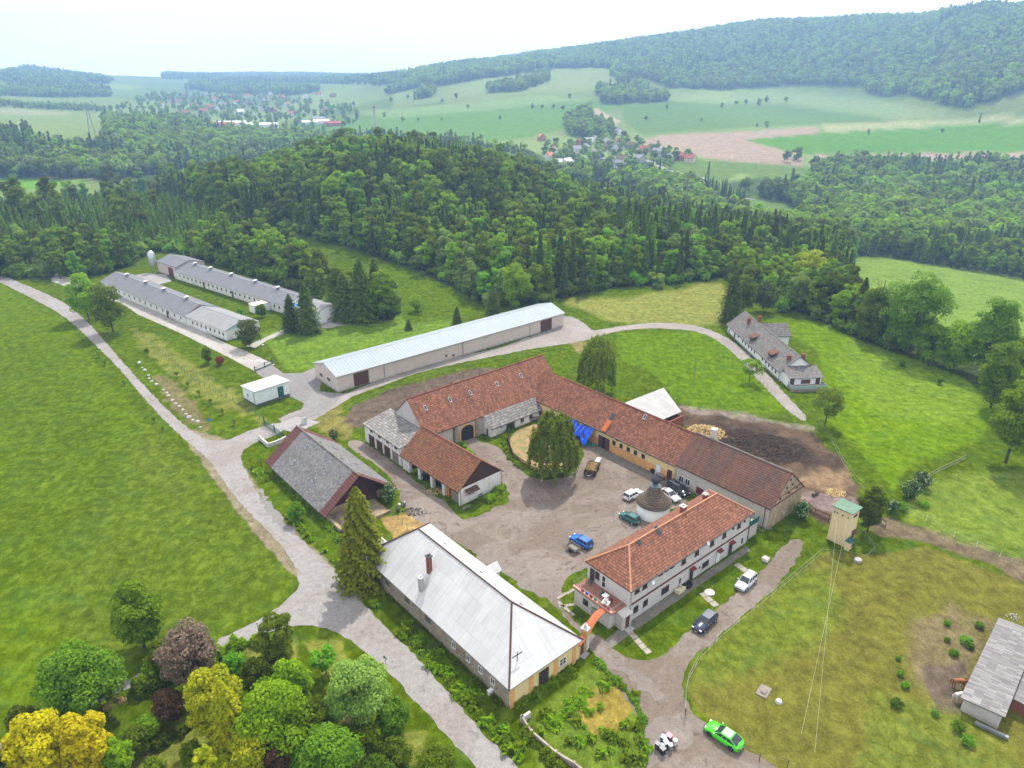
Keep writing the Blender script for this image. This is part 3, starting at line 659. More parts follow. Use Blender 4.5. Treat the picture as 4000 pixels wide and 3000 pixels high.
W_WHITE = wall('old_whitewash', (.75,.74,.71), (.38,.34,.29), .5)
W_WHITE2 = wall('clean_whitewash', (.8,.81,.8), (.5,.49,.46), .2)
W_BEIGE = wall('beige_render', (.56,.48,.42), (.32,.27,.22), .3)
W_OCHRE = wall('ochre_rubble_wall', (.4,.32,.2), (.15,.12,.09), .8, (.28,.12,.07))
W_RUIN = wall('crumbling_sandstone', (.42,.34,.23), (.17,.13,.09), .9, (.33,.14,.08), 1.0)
W_MINT = wall('mint_white_wall', (.7,.75,.74), (.48,.47,.43), .3)

# --- long house with the white hipped roof
b = B('farm_building', 'long low building with white hipped roof, two chimneys and a yellow end wall', 'building', (8.9, 72.4), 131, 34.5, 12.2)
m = MB(); m.box(.12, 0, -.3, b.L, b.W, 3.55); b.add('wall', m, W_OLDST)
m = MB(); m.box(-.02, .02, .4, .119, b.W-.02, 3.56); b.add('wall', m, W_YEL, label='smooth yellow end wall')
m, (a_, b_, c_, d_, r0, r1) = hip_roof(0, b.L, 0, b.W, 3.62, 9.0, 6.6, 6.3, .35)
rf = b.add('roof', m, R_WHITE)
m = MB(); caps(m, [(r0,r1),(r0,a_),(r0,d_),(r1,b_),(r1,c_)], .13); b.add('ridge_cap', m, M['brownwood'], rf)
for px, py in ((1986.5+8, 2700), (2074, 2660), (2170, 2600), (2242, 2555)):
    c0, _ = b.hit('left', px, py); c0 = min(max(c0, .4), b.W-.4)
    m = MB(); b.bx(m, 'left', c0-.35, c0+.35, 0, 3.54, .021, .09); b.add('pilaster', m, W_ORG)
b.door('left', b.hit('left', 2123, 2645)[0], 1.7, 2.7, 'darkwood')
b.winp('left', 2198, 2583, 1.2, 1.2, mull=1, trans=1)
for i, (x, y) in enumerate(((415,635),(567,768),(725,918),(922,1112),(1032,1212),(1127,1300),(1220,1387))):
    c0, z0 = b.hit('back', 1300+x/1.952, 1950+y/1.952)
    b.win('back', c0, min(z0, 2.6), 1.3 if i < 3 else .8, 1.1 if i < 3 else 1.05, frame='greywood' if i < 3 else 'white', mull=3 if i < 3 else 1, trans=2 if i < 3 else 0)
z, sg = roofpt(b, 1677, 2232, 0, b.W, 3.62, 9.0)
for (px, py, ht, w, mt) in ((1678, 2235, 2.9, .62, 'brick'), (1647, 2308, 2.5, .62, 'concrete')):
    z, sg = roofpt(b, px, py, 0, b.W, 3.62, 9.0); x, y = b.rhit(px, py, z); ch = chimney(b, x, y, z-.6, z+ht, w, mt, 'darkmetal' if mt == 'brick' else 'stone', rf)
    m = MB(); k = (9-3.62)/6.1; f = lambda dx, dy, dz: (x+dx, y+dy, z-dy*k+dz); m.extr([f(-.5,-.5,.03), f(.5,-.5,.03), f(.5,.5,.03), f(-.5,.5,.03)], (0, 0, .06)); b.add('flashing', m, M['brownwood'], rf)
for q in ((858,345),(1130,560),(1437,805),(1757,946)):
    z, sg = roofpt(b, 1300+q[0]/1.952, 1950+q[1]/1.952, 0, b.W, 3.62, 9.0); rooflight(b, rf, 1300+q[0]/1.952, 1950+q[1]/1.952, z, (9-3.62)/6.1, sg, .5, .5, 'brownwood', 'roof_hatch')
# dormer over the yard side and porch at the far end
for (px, py, z_, l_) in ((1915, 2216, 3.9, 2.6),):
    x, y = b.rhit(px, py, 4.2); m = MB()
    m.extr([(x-.9, -1.2, 2.2), (x+.9, -1.2, 2.2), (x+.9, -1.2, 3.7), (x, -1.2, 4.6), (x-.9, -1.2, 3.7)], (0, 2.6, 0)); d_o = b.add('dormer', m, W_WHITE)
    m = MB(); roof_polys(m, [([(x-1.15,-1.5,3.6),(x-1.15,1.6,3.6),(x,1.6,4.75),(x,-1.5,4.75)], (0,1)), ([(x+1.15,-1.5,3.6),(x+1.15,1.6,3.6),(x,1.6,4.75),(x,-1.5,4.75)], (0,1))], .1); b.add('dormer_roof', m, R_WHITE, d_o)
m = MB(); x = b.L; m.extr([(x, 7.6, -.2), (x, 9.4, -.2), (x, 9.4, 3.2), (x, 8.5, 4.1), (x, 7.6, 3.2)], (2.2, 0, 0)); p_o = b.add('porch', m, W_WHITE)
m = MB(); roof_polys(m, [([(x-.5,7.35,3.15),(x+2.4,7.35,3.15),(x+2.4,8.5,4.3),(x-.5,8.5,4.3)], (1,0)), ([(x-.5,9.65,3.15),(x+2.4,9.65,3.15),(x+2.4,8.5,4.3),(x-.5,8.5,4.3)], (1,0))], .1); b.add('porch_roof', m, R_WHITE, p_o)
for f_ in (.15, .4, .62, .85): m = MB(); xx = r0[0]+(r1[0]-r0[0])*f_; m.tube((xx, b.W/2, 9), (xx, b.W/2, 10.3), .025, n=4); b.add('lightning_rod', m, M['darkmetal'], rf)

# --- apartment house
b = B('apartment_house', 'two storey grey house with orange tiled hip roof and balcony with red parapet', 'building', (16.6, 79.5), 40, 29.8, 8.3)
m = MB(); m.box(0, 0, -.3, b.L, b.W, 5.85); b.add('wall', m, W_APT)
m, (a_, b_, c_, d_, r0, r1) = hip_roof(0, b.L, 0, b.W, 5.9, 9.3, 4.0, 4.4, .35)
rf = b.add('roof', m, R_RED2)
m = MB(); caps(m, [(r0,r1),(r0,a_),(r0,d_),(r1,b_),(r1,c_)], .13)
b.add('ridge_cap', m, plain('ridge_tiles', (.5,.24,.13), .85, .35, 4), rf)
gutter(b, -.3, b.L+.3, -.42, 5.85, 'darkmetal')
m = MB(); b.bx(m, 'front', .1, b.L, 2.85, 3.2, 0, .03); b.add('painted_band', m, M['redpaint'])
c = lambda x, y: (2150+x/2.212, 1900+y/2.212)
for (x, y, w, h, kd) in ((750,887,.95,1.2,0),(817,848,.95,1.2,0),(953,748,.75,.55,1),(1003,712,.6,.6,1),(1050,685,.75,.55,1),(1152,637,.95,1.25,0),(1266,563,.95,1.25,0),(1398,480,.95,1.25,0),(1503,412,.95,1.25,0),(1580,350,.4,.6,1),(1630,330,.9,1.2,0),(1678,290,.35,.55,1),
                     (737,1062,1.0,1.2,0),(820,1008,1.0,1.2,0),(990,895,1.7,1.3,2),(1118,815,.35,.95,1),(1338,672,1.7,1.1,2),(1287,700,.3,.35,1),(1655,468,.4,1.0,1)):
    c0, z0 = b.hit('front', *c(x, y)); b.win('front', c0, z0, w, h, frame='brownwood', mull=(0, 1, 2)[{0:1,1:0,2:2}[kd]], sill='redpaint' if z0 > 3 else 'stone')
for (x, y, hh) in ((1212, 770, 2.1), (1445, 620, 2.1), (1548, 560, 2.1)):
    c0, z0 = b.hit('front', *c(x, y)); b.door('front', c0, .95, hh, 'darkwood' if x != 1445 else 'white', frame='concrete')
    m = MB(); m.extr([(c0-.6,-.02,2.55),(c0+.6,-.02,2.55),(c0+.6,-.65,2.3),(c0-.6,-.65,2.3)], (0,0,.06)); b.add('door_canopy', m, M['redpaint'])
pipe(b, 'front', .15, 0, 5.8); pipe(b, 'front', b.L-.15, 0, 5.8, 'greenmetal')
# balcony end
bx0 = -3.0
m = MB(); m.box(bx0, .9, -.3, -.003, b.W-.4, 2.75); b.add('balcony_base', m, W_APT)
m = MB(); m.box(bx0-.15, .5, 2.76, -.003, b.W-.1, 2.95); bal = b.add('balcony', m, plain('balcony_deck', (.25,.12,.09), .8, .25, 3))
m = MB(); m.box(bx0-.15, .5, 2.951, bx0+.15, b.W-.1, 3.2); b.add('parapet', m, plain('salmon_parapet', (.6,.3,.24), .8, .15, 3), bal)
m = MB()
for k_ in range(12):
    y = .6+k_*.63
    m.tube((bx0-.1, y, 3.2), (bx0-.1, y, 3.9), .018, n=4)
m.tube((bx0-.1, .55, 3.9), (bx0-.1, b.W-.15, 3.9), .025, n=5)
for y in (.55, b.W-.15):
    m.tube((bx0-.1, y, 3.9), (-.05, y, 3.9), .025, n=5)
    for k_ in range(4): m.tube((bx0+.6*k_+.2, y, 2.95), (bx0+.6*k_+.2, y, 3.9), .018, n=4)
b.add('railing', m, M['metal'], bal)
for k_, mm in enumerate(('planter', 'planter', 'straw', 'greennet', 'redpaint', 'blue', 'planter')):
    y = 1.0+k_*.85; m = MB(); m.box(bx0-.02, y, 3.201, bx0+.12, y+.55, 3.34)
    for j in range(4): m.lathe([(.01,3.32),(.08,3.42),(.07,3.5),(.01,3.55)], 6, c=(bx0+.05, y+.08+j*.13))
    b.add('flower_box', m, M[mm], bal)
m = MB(); m.box(-1.9, 2.8, 3.65, -1.1, 3.6, 3.7); [m.tube((x_, y_, 2.95), (x_, y_, 3.65), .03, n=4) for x_ in (-1.8,-1.2) for y_ in (2.9,3.5)]
t_ = tag(m.build('balcony_table', M['white']), 'small white table standing on the balcony of the grey house', 'table'); t_.location = (b.o[0], b.o[1], 0); t_.rotation_euler = (0, 0, b.a)
for k_, (x_, y_) in enumerate(((-1.6, 2.1), (-1.4, 4.0), (-.9, 6.8))):
    m = MB(); m.box(x_-.22, y_-.22, 3.35, x_+.22, y_+.22, 3.4); m.box(x_+.17, y_-.22, 3.401, x_+.22, y_+.22, 3.85); [m.tube((x_+i_, y_+j_, 2.95), (x_+i_, y_+j_, 3.36), .025, n=4) for i_ in (-.19,.19) for j_ in (-.19,.19)]
    t_ = tag(m.build('balcony_chair', M[('redpaint','greenmetal','greenmetal')[k_]]), ('red garden chair beside the white balcony table', 'green garden chair behind the white balcony table', 'green garden chair at the balcony door of the grey house')[k_], 'chair'); t_.location = (b.o[0], b.o[1], 0); t_.rotation_euler = (0, 0, b.a)
b.win('left', 5.0, 4.2, .8, 2.1, frame='white', mull=0, trans=1, sill=False); b.win('left', 6.3, 4.5, .8, 1.3, frame='brownwood'); b.win('left', 7.3, 4.1, .9, 2.1, frame='brownwood', mull=0, sill=False)
m = MB(); m.box(bx0-.06, 5.1, 1.1, bx0-.003, 6.1, 2.2); o_ = b.add('window', m, M['brownwood']); m = MB(); m.box(bx0-.08, 5.2, 1.2, bx0-.06, 6.0, 2.1); b.add('pane', m, M['glass'], o_)
m = MB(); m.box(-1.9, -.6, -.3, -.003, .87, 2.35); m.extr([(-2.05,-.8,2.4),(.0,-.8,2.4),(.0,.88,2.7),(-2.05,.88,2.7)], (0,0,.08)); b.add('entrance_porch', m, W_GREY)
m = MB(); m.box(-1.3, -.66, .1, -.5, -.603, 2.1); b.add('door', m, M['brownwood']); m = MB(); m.box(-1.6, -1.5, -.1, -.3, -.67, .18); b.add('step', m, M['concrete'])
for (px, py, w_, ht, mt) in ((2640, 2010, .7, 2.0, 'brick'), (2728, 1955, .6, 1.7, 'brick'),):
    z, sg = roofpt(b, px, py, 0, b.W, 5.9, 9.3); x, y = b.rhit(px, py, z); y = b.W/2+.5 if px == 2640 else b.W/2+1.2; chimney(b, x, y, 7.5, 7.6+ht+(.6 if px == 2640 else 0), w_, mt, 'stone', rf)
lights(b, rf, [c(930,385)], 0, b.W, 5.9, 9.3, w=.7, l=1.1, mat='darkmetal'); lights(b, rf, [c(768,490)], 0, b.W, 5.9, 9.3, w=.7, l=.7, mat='brownwood', name='roof_hatch')
m = MB(); x, y = b.rhit(*c(748,470), 9.2); m.tube((x,b.W/2,9.2),(x,b.W/2,11.8),.03,n=4); m.tube((x-.5,b.W/2,11.5),(x+.5,b.W/2,11.5),.02,n=4); m.tube((x-.35,b.W/2,11.1),(x+.35,b.W/2,11.1),.02,n=4); b.add('antenna', m, M['metal'], rf)
m = MB(); x2, y = b.rhit(*c(1147,205), 9.2); m.tube((x2,b.W/2,9.2),(x2,b.W/2,11),.03,n=4); m.tube((x2-.4,b.W/2,10.9),(x2+.4,b.W/2,10.9),.02,n=4); b.add('antenna', m, M['metal'], rf)
for q in ((865,812),(1340,477)):
    c0, z0 = b.hit('front', *c(*q)); m = MB(); m.lathe([(.01,0),(.25,.03),(.32,.1)], 12); o_ = b.add('satellite_dish', m, M['white'], smooth=True); o_.location = (c0, -.45, z0); o_.rotation_euler = (radians(70), 0, 0)
# annex wall with green fence at the far end
m = MB(); m.box(b.L+.003, .3, -.3, b.L+3.2, .6, 2.9); m.box(b.L+.003, .61, 2.3, b.L+3.2, 3.6, 2.45); b.add('annex', m, W_GREY)
m = MB(); m.box(b.L+.1, .22, 2.6, b.L+3.3, .29, 3.7); b.add('privacy_screen', m, M['greenmetal'])

# --- grey stable wing and yellow stable wing
b = B('stable_wing', 'grey rendered stable wing with dark brown tiled roof and crumbling stone gable', 'building', (52.1, 109.1), 130.8, 19.8, 10.5)
bS = b
b.add('wall', gable_walls(b, 4.6, 9.3, x0=.25), W_GREY)
m = MB(); m.extr([(0,.0,-.3),(0,b.W,-.3),(0,b.W,4.5),(0,b.W/2,9.2),(0,0,4.5)], (.245,0,0)); gw = b.add('gable_wall', m, W_RUIN)
m = MB(); m.box(-.12, .1, 4.35, -.003, b.W-.1, 4.6); b.bx(m, 'left', .2, b.W-.2, 5.55, 5.68, .003, .1); b.add('cornice', m, M['brick'], gw)
for (y, z0) in ((2.5,5.2),(5.2,5.2),(8,5.2),(4.3,6.6),(6.2,6.6),(5.25,7.9)): b.win('left', y, z0, .45, .4, frame='darkwood', mull=0, sill=False)
rf = b.add('roof', gable_roof(0, b.L-.1, 0, b.W, 4.6, 9.3, .4, .15), R_OLD)
m = MB(); caps(m, [((-.1,b.W/2,9.3),(b.L,b.W/2,9.3))], .13); b.add('ridge_cap', m, M['greywood'], rf)
c = lambda x, y: (2000+x/1.843, 1400+y/1.843)
lights(b, rf, [c(1445,632)], 0, b.W, 4.6, 9.3, w=.6, l=.8)
m = MB(); x, y = 16.6, b.W/2-1.0; m.box(x-.4,y-.4,7.5,x+.4,y+.4,10.8); ch = b.add('chimney', m, W_BEIGE, rf); m = MB(); m.box(x-.55,y-.55,10.801,x+.55,y+.55,10.95); b.add('chimney_cap', m, M['stone'], ch)
for (x, y, w, h) in ((1230,782,.7,.5),(1338,832,.7,.5),(1445,884,.7,.5),(1665,983,.7,.5),(1778,1036,.7,.5)): b.winp('back', *c(x, y), w, h, frame='darkwood', mull=0)
c2 = lambda x, y: (2380+x/5.53, 1850+y/5.53)
b.winp('back', *c2(1555,120), 1.1, 1.4); b.winp('back', *c2(1690,185), 1.1, 1.4)
c0, _ = b.hit('back', *c2(2130,370)); b.door('back', c0, 1.0, 2.1, 'white', frame='concrete')
c0, z0 = b.hit('back', *c2(1955,380)); m = MB(); b.bx(m, 'back', c0-.75, c0-.05, z0-.7, z0+.7, .02, .12); b.bx(m, 'back', c0+.05, c0+.75, z0-.7, z0+.7, .02, .12); b.add('shutter', m, M['redpaint'])
b.winp('back', *c2(320,520) if 0 else (2850+320/3.318, 1850+520/3.318), .6, .6, frame='white', mull=0)
pipe(b, 'back', 1.0, 0, 4.3, 'rust')
b = B('stable_wing', 'yellow and ochre stable wing with long red tiled roof facing the farmyard', 'building', bS.w(19.81, .06), 130.8, 42.2, 10.38)
b.add('wall', gable_walls(b, 4.2, 8.95, z0=1.9), W_YEL)
m = MB(); m.box(0, -.03, -.3, b.L-3, b.W+.04, 1.895); b.add('wall_base', m, W_ORG, label='ochre lower wall with peeling patches')
rf = b.add('roof', gable_roof(.12, b.L, 0, b.W, 4.2, 8.95, .4, .0), R_RED)
m = MB(); caps(m, [((0,b.W/2,8.95),(b.L-6,b.W/2,8.95))], .13); b.add('ridge_cap', m, M['brick'], rf)
lights(b, rf, [c(*q) for q in ((288,138),(458,210),(640,288),(778,348),(955,424),(1146,500))], 0, b.W, 4.2, 8.95, w=.6, l=.8)
lights(b, rf, [c(714,434)], 0, b.W, 4.2, 8.95, w=1.0, l=1.6, mat='darkmetal')
z, sg = roofpt(b, *c(680,480), 0, b.W, 4.2, 8.95); x, y = b.rhit(*c(680,485), z); k = (8.95-4.2)/(b.W/2); m = MB()
m.extr([(x-.6, y-1.0, z+1.0*k+.02), (x+.6, y-1.0, z+1.0*k+.02), (x+.6, y+1.0, z-1.0*k+.02), (x-.6, y+1.0, z-1.0*k+.02)], (0,0,.03)); b.add('new_tiles', m, plain('fresh_orange_tiles', (.5,.13,.05), .8, .3, 6), rf, label='patch of fresh bright orange tiles')
c3 = lambda x, y: (2200+x/3.687, 1500+y/3.687)
for q in ((732,848),(835,893),(938,942),(1042,990),(1153,1042)): b.winp('back', *c3(*q), .85, .95, frame='brownwood', mull=0)
for q in ((320,562),(782,780),(1256,995)):
    c0, z0 = b.hit('back', *c3(*q)); m = MB(); P = [(c0+.75*cos(a_), b.W+.02, z0+.15+.75*sin(a_)) for a_ in np.linspace(pi, 2*pi, 11)]
    m.extr(P[::-1], (0,.08,0)); o_ = b.add('half_round_window', m, M['darkwood']); m = MB(); P = [(c0+.6*cos(a_), b.W+.101, z0+.1+.6*sin(a_)) for a_ in np.linspace(pi, 2*pi, 11)]; m.extr(P[::-1], (0,.02,0)); b.add('pane', m, M['glass'], o_)
c0, _ = b.hit('back', *c3(590,820)); b.bx
m = MB(); b.bx(m, 'back', c0-1.5, c0+1.5, 0, 2.7, .045, .07); o_ = b.add('doorway', m, M['black'])
m = MB(); b.bx(m, 'back', c0-1.5, c0-.35, 0, 2.65, .08, .16); b.bx(m, 'back', c0+.45, c0+1.5, 0, 2.65, .08, .16); b.add('double_door', m, M['brownwood'])
c0, _ = b.hit('back', *c3(1370,1240)); b.door('back', c0, 1.0, 2.3, 'white', frame='stone'); c0, _ = b.hit('back', *c3(1530,1320)); b.door('back', c0, 1.1, 2.3, 'darkwood')
pipe(b, 'back', .15, 0, 4.0, 'zinc'); gutter(b, .1, b.L-8, b.W+.42, 3.85, 'darkmetal')

# --- north wing with the archway
b = B('barn', 'long barn with streaked red tiled roof and arched gateway behind the round pen', 'building', (-17.6, 128.2), 40.8, 38.2, 12.4)
b.add('wall', gable_walls(b, 4.8, 10.7), W_GREY)
rf = b.add('roof', gable_roof(0, b.L, 0, b.W, 4.8, 10.7, .4, .12), R_RED)
m = MB(); caps(m, [((-.1,b.W/2,10.7),(b.L,b.W/2,10.7))], .14); b.add('ridge_cap', m, M['brick'], rf)
c = lambda x, y: (1200+x/2.011, 1100+y/2.011)
lights(b, rf, [c(*q) for q in ((930,995),(1122,930),(1282,877),(1490,807),(1678,740))], 0, b.W, 4.8, 10.7, w=.6, l=.8)
for f_ in (.12,.3,.5,.66,.8): m = MB(); m.tube((b.L*f_,b.W/2,10.7),(b.L*f_,b.W/2,11.25),.09,n=6); b.add('vent_pipe', m, M['darkmetal'], rf)
c0, _ = b.hit('front', *c(1255,1150)); aw = 1.7
P = [(c0-aw, 0), (c0-aw, 2.3)]+[(c0+aw*cos(a_), 2.3+1.25*sin(a_)) for a_ in np.linspace(pi, 0, 13)][1:-1]+[(c0+aw, 2.3), (c0+aw, 0)]
m = MB(); m.extr([(p[0], -.05, p[1]) for p in P], (0,.04,0)); o_ = b.add('archway', m, M['black'])
m = MB(); k_ = 1.22
for i in range(1, len(P)-2):
    q0, q1 = P[i], P[i+1]; ex = lambda q: (c0+(q[0]-c0)*k_, 2.3+(q[1]-2.3)*k_ if q[1] >= 2.3 else q[1])
    m.extr([(q0[0],-.14,q0[1]),(q1[0],-.14,q1[1]),(ex(q1)[0],-.14,ex(q1)[1]),(ex(q0)[0],-.14,ex(q0)[1])], (0,.13,0))
for sx in (-1, 1): m.box(min(c0+sx*aw, c0+sx*aw*k_), -.14, -.2, max(c0+sx*aw, c0+sx*aw*k_), -.01, 2.3)
b.add('arch_surround', m, W_ORG, o_)
for x in (c0-3.0, c0+2.6): m = MB(); m.box(x-.4,-.4,-.2,x+.4,-.01,4.3); b.add('buttress', m, W_OLDST)
pipe(b, 'front', c0-3.6, 0, 4.3, 'darkmetal')
# lean-to along the barn
bA = b; sx0, sx1 = 15.0, 31.6
b = B('lean_to_house', 'low whitewashed lean-to with grey shingle roof beside the arched gateway', 'building', bA.w(sx0, -2.6), 40.8, sx1-sx0, 2.57)
m = MB(); m.extr([(0,0,-.2),(0,2.55,-.2),(0,2.55,4.3),(0,0,2.35)], (4.4,0,0)); m.extr([(7.0,0,-.2),(7.0,2.55,-.2),(7.0,2.55,4.3),(7.0,0,2.35)], (b.L-7.0,0,0)); m.extr([(4.4,1.9,-.2),(4.4,2.55,-.2),(4.4,2.55,4.3),(4.4,1.9,3.8)], (2.6,0,0)); b.add('wall', m, W_WHITE)
m = MB(); roof_polys(m, [([(-.25,-.5,2.15),(b.L+.2,-.5,2.15),(b.L+.2,2.6,4.75),(-.25,2.6,4.75)], (1,0))], .14); b.add('roof', m, R_SHING)
for x in (9.0, 11.6, 14.6): b.win('front', x, 1.35, 1.0, 1.0, frame='greywood', sill=True)
b.door('front', 1.0, .8, 1.95, 'white', planks=1); b.win('front', 2.9, 1.7, .35, .4, frame='darkwood', mull=0); b.door('front', 16.1, .7, 1.9, 'greywood', planks=1)
m = MB(); m.box(-.06, 1.0, 0, -.003, 1.5, 1.7); b.add('door', m, M['brownwood'])
# garage wing
b = B('garage_block', 'old white garage block with mossy grey roof and four brown doors', 'building', (-17.0, 128.0), 130.3, 14.2, 6.7)
m = MB(); m.extr([(0,0,-.2),(0,b.W,-.2),(0,b.W,4.2),(0,0,5.5)], (b.L,0,0)); b.add('wall', m, W_WHITE)
m = MB(); roof_polys(m, [([(-.2,-.0,5.62),(b.L+.3,-.0,5.62),(b.L+.3,b.W+.4,4.22),(-.2,b.W+.4,4.22)], (1,0))], .14); b.add('roof', m, R_SHING)
for i in range(4):
    x = 2.1+i*3.1; o_ = b.door('back', x, 2.2, 2.4, 'brownwood' if i else 'greywood', planks=4)
for i in range(4): b.win('back', 1.7+i*3.2, 3.5, 1.0, .5, frame='darkwood', mull=0, sill=False)
# open cart barn
b = B('cart_shed', 'open fronted white cart shed with red tiled roof and brown boarded gable', 'building', (-1.95, 116.35), 132.3, 18.2, 10.2); bC = b
m = MB(); m.box(0,0,-.2,.3,b.W,3.4); m.box(.3,0,-.2,b.L,.3,3.4); m.box(b.L-.3,.3,-.2,b.L,b.W,3.4); m.box(5.8, 2.2, -.2, b.L-.3, 2.5, 3.4)
for x in (4.9, 8.6, 12.6, 16.2): m.box(x-.35, b.W-.7, -.2, x+.35, b.W, 3.2)
m.box(16.5, b.W-.3, -.2, b.L-.3, b.W, 3.2); b.add('wall', m, W_WHITE)
m = MB(); m.extr([(.05,0,3.42),(.05,b.W,3.42),(.05,b.W/2,7.55)], (.2,0,0)); b.add('gable_boards', m, roofm('brown_boards', (.07,.035,.025), (.05,.03,.022), (.09,.05,.035), .5, .3, .2))
m = MB(); m.box(.31, b.W-.6, -.1, 2.9, b.W-.35, 2.6); b.add('log_wall', m, M['greywood'])
rf = b.add('roof', gable_roof(0, b.L, 0, b.W, 3.5, 7.7, .5, .25), R_B3)
m = MB(); caps(m, [((-.2,b.W/2,7.7),(b.L,b.W/2,7.7))], .12); b.add('ridge_cap', m, M['brick'], rf)
m = MB(); b.bx(m, 'back', .4, b.L-.3, 3.22, 3.41, -.5, -.2); b.add('beam', m, M['darkwood'])
m = MB(); m.extr([(-.02,6.2,2.9),(-.02,9.1,2.9),(-1.1,9.1,2.4),(-1.1,6.2,2.4)], (0,0,.06)); [m.tube((-1.0,y_,2.4),(-.05,y_,1.6),.04,n=4) for y_ in (6.4,8.9)]; b.add('awning', m, M['brownwood'])
b.win('left', 7.4, 1.7, .9, .5, frame='white', mull=0); pipe(b, 'left', .2, 0, 3.4); pipe(b, 'left', b.W-.2, 0, 3.3)
m = MB(); x, y = b.rhit(1300+948/2.212, 1500+725/2.212, 5); m.tube((x,y,4.2),(x,y,6.4),.04,n=4); b.add('pole_mount', m, M['darkmetal'], rf)
# things in and around the cart shed
def at(name, m, mat, x, y, rz, label, cat, z=0, group=None, smooth=False):
    o = m.build(name, mat, smooth=smooth); o.location = (x, y, z); o.rotation_euler = (0, 0, rz); return tag(o, label, cat, group)
m = MB(); m.box(-.45,-.3,.05,.45,.3,1.9); m.box(.55,-.3,.05,1.45,.3,1.9); m.box(-.02,-.33,.2,.02,-.301,1.8); m.box(.98,-.33,.2,1.02,-.301,1.8)
p_ = G(1755, 1935); at('wardrobe', m, plain('varnished_pine', (.5,.22,.05), .5, .2), *p_, radians(132), 'orange varnished wooden wardrobe under the edge of the cart shed roof', 'wardrobe')
m = MB(); m.box(-.3,-.3,.02,.3,.3,.85); m.lathe([(.18,.851),(.18,.87)], 12); p_ = G(1691, 1893); at('washing_machine', m, M['white'], *p_, radians(132), 'white washing machine standing at the open front of the cart shed', 'washing machine')
p_ = G(1665, 1868); t_ = empty('tractor', (*p_, 0), radians(222), 'old dark tractor parked in the open cart shed', 'tractor')
m = MB(); m.box(-.9,-.35,.7,.9,.35,1.3); m.box(-.95,-.55,.9,-.2,.55,1.1); m.build('body', M['darkmetal'], t_)
m = MB(); m.box(-.9,-.6,2.0,-.1,.6,2.08); [m.tube((x_,y_,1.1),(x_,y_,2.0),.04,n=4) for x_ in (-.85,-.15) for y_ in (-.55,.55)]; m.build('canopy', plain('grey_canopy', (.2,.25,.25), .6), t_)
for (x_, y_, r_) in ((-.6,.65,.7),(-.6,-.65,.7),(.7,.5,.4),(.7,-.5,.4)): m = MB(); m.tube((x_,y_-.14,r_),(x_,y_+.14,r_),r_,n=20); m.build('wheel', M['black'], t_)
def heap(name, px, py, r, h, mat, label, cat, n=60, stretch=1.3, rz=0):
    m = MB(); R = random.Random(int(px))
    for i in range(n):
        a_ = R.uniform(0, 2*pi); d_ = r*math.sqrt(R.random()); zz = h*(1-d_/r)*R.random(); L_ = min(R.uniform(.3, .8)*r*.6, R.uniform(.35, .8)); q = R.uniform(0, pi)
        x, y = d_*cos(a_)*stretch, d_*sin(a_); m.extr([(x-L_/2*cos(q), y-L_/2*sin(q), zz), (x+L_/2*cos(q), y+L_/2*sin(q), zz+R.uniform(-.1,.15)), (x+L_/2*cos(q)+.12*sin(q), y+L_/2*sin(q)-.12*cos(q), zz+.05), (x-L_/2*cos(q)+.12*sin(q), y-L_/2*sin(q)-.12*cos(q), zz)], (0,0,.06))
    x, y = G(px, py); return at(name, m, mat, x, y, rz, label, cat)
heap('firewood_heap', 1697, 1920, 1.2, .6, M['straw'], 'pile of split firewood on the grass beside the cart shed', 'firewood')
heap('board_pile', 1650, 2007, .9, .3, M['greywood'], 'pile of old boards lying at the lane edge near the barrels', 'boards', 20)
heap('rubbish_pile', 2985, 2065, 1.0, .5, M['greywood'], 'pile of broken boards and rubbish at the corner of the stone gable', 'rubbish', 30)
heap('brushwood_pile', 1610, 2000, 1.4, .6, M['bark'], 'heap of dead branches behind the lane fence', 'brushwood', 50)
for k_, (px, py) in enumerate(((1877, 1940), (1935, 1902))):
    m = MB(); [m.tube((.5*cos(a_), 0, .55+.5*sin(a_)), (.5*cos(a_+.4), 0, .55+.5*sin(a_+.4)), .045, n=5) for a_ in np.arange(0, 2*pi, .4)]; [m.tube((0,0,.55), (.5*cos(a_), 0, .55+.5*sin(a_)), .025, n=4) for a_ in np.arange(0, 2*pi, pi/5)]; m.tube((0,-.08,.55),(0,.08,.55),.09,n=8)
    x, y = G(px, py); o_ = at('wagon_wheel_ornament', m, M['brownwood'], x, y, radians(40), ('wooden cart wheel leaning on the white gable beside the small awning', 'wooden cart wheel leaning at the far corner of the white gable')[k_], 'wagon wheel'); o_.rotation_euler = (radians(-12), 0, radians(40))
m = MB(); m.box(-.8,-.2,.4,.8,.2,.46); m.box(-.8,-.22,.5,.8,-.17,.8); [m.box(x_-.04,-.18,0,x_+.04,.18,.4) for x_ in (-.6,.6)]; p_ = G(1822, 1990); at('bench', m, M['greywood'], *p_, radians(38), 'weathered grey bench on the grass corner near the cart shed gable', 'bench')
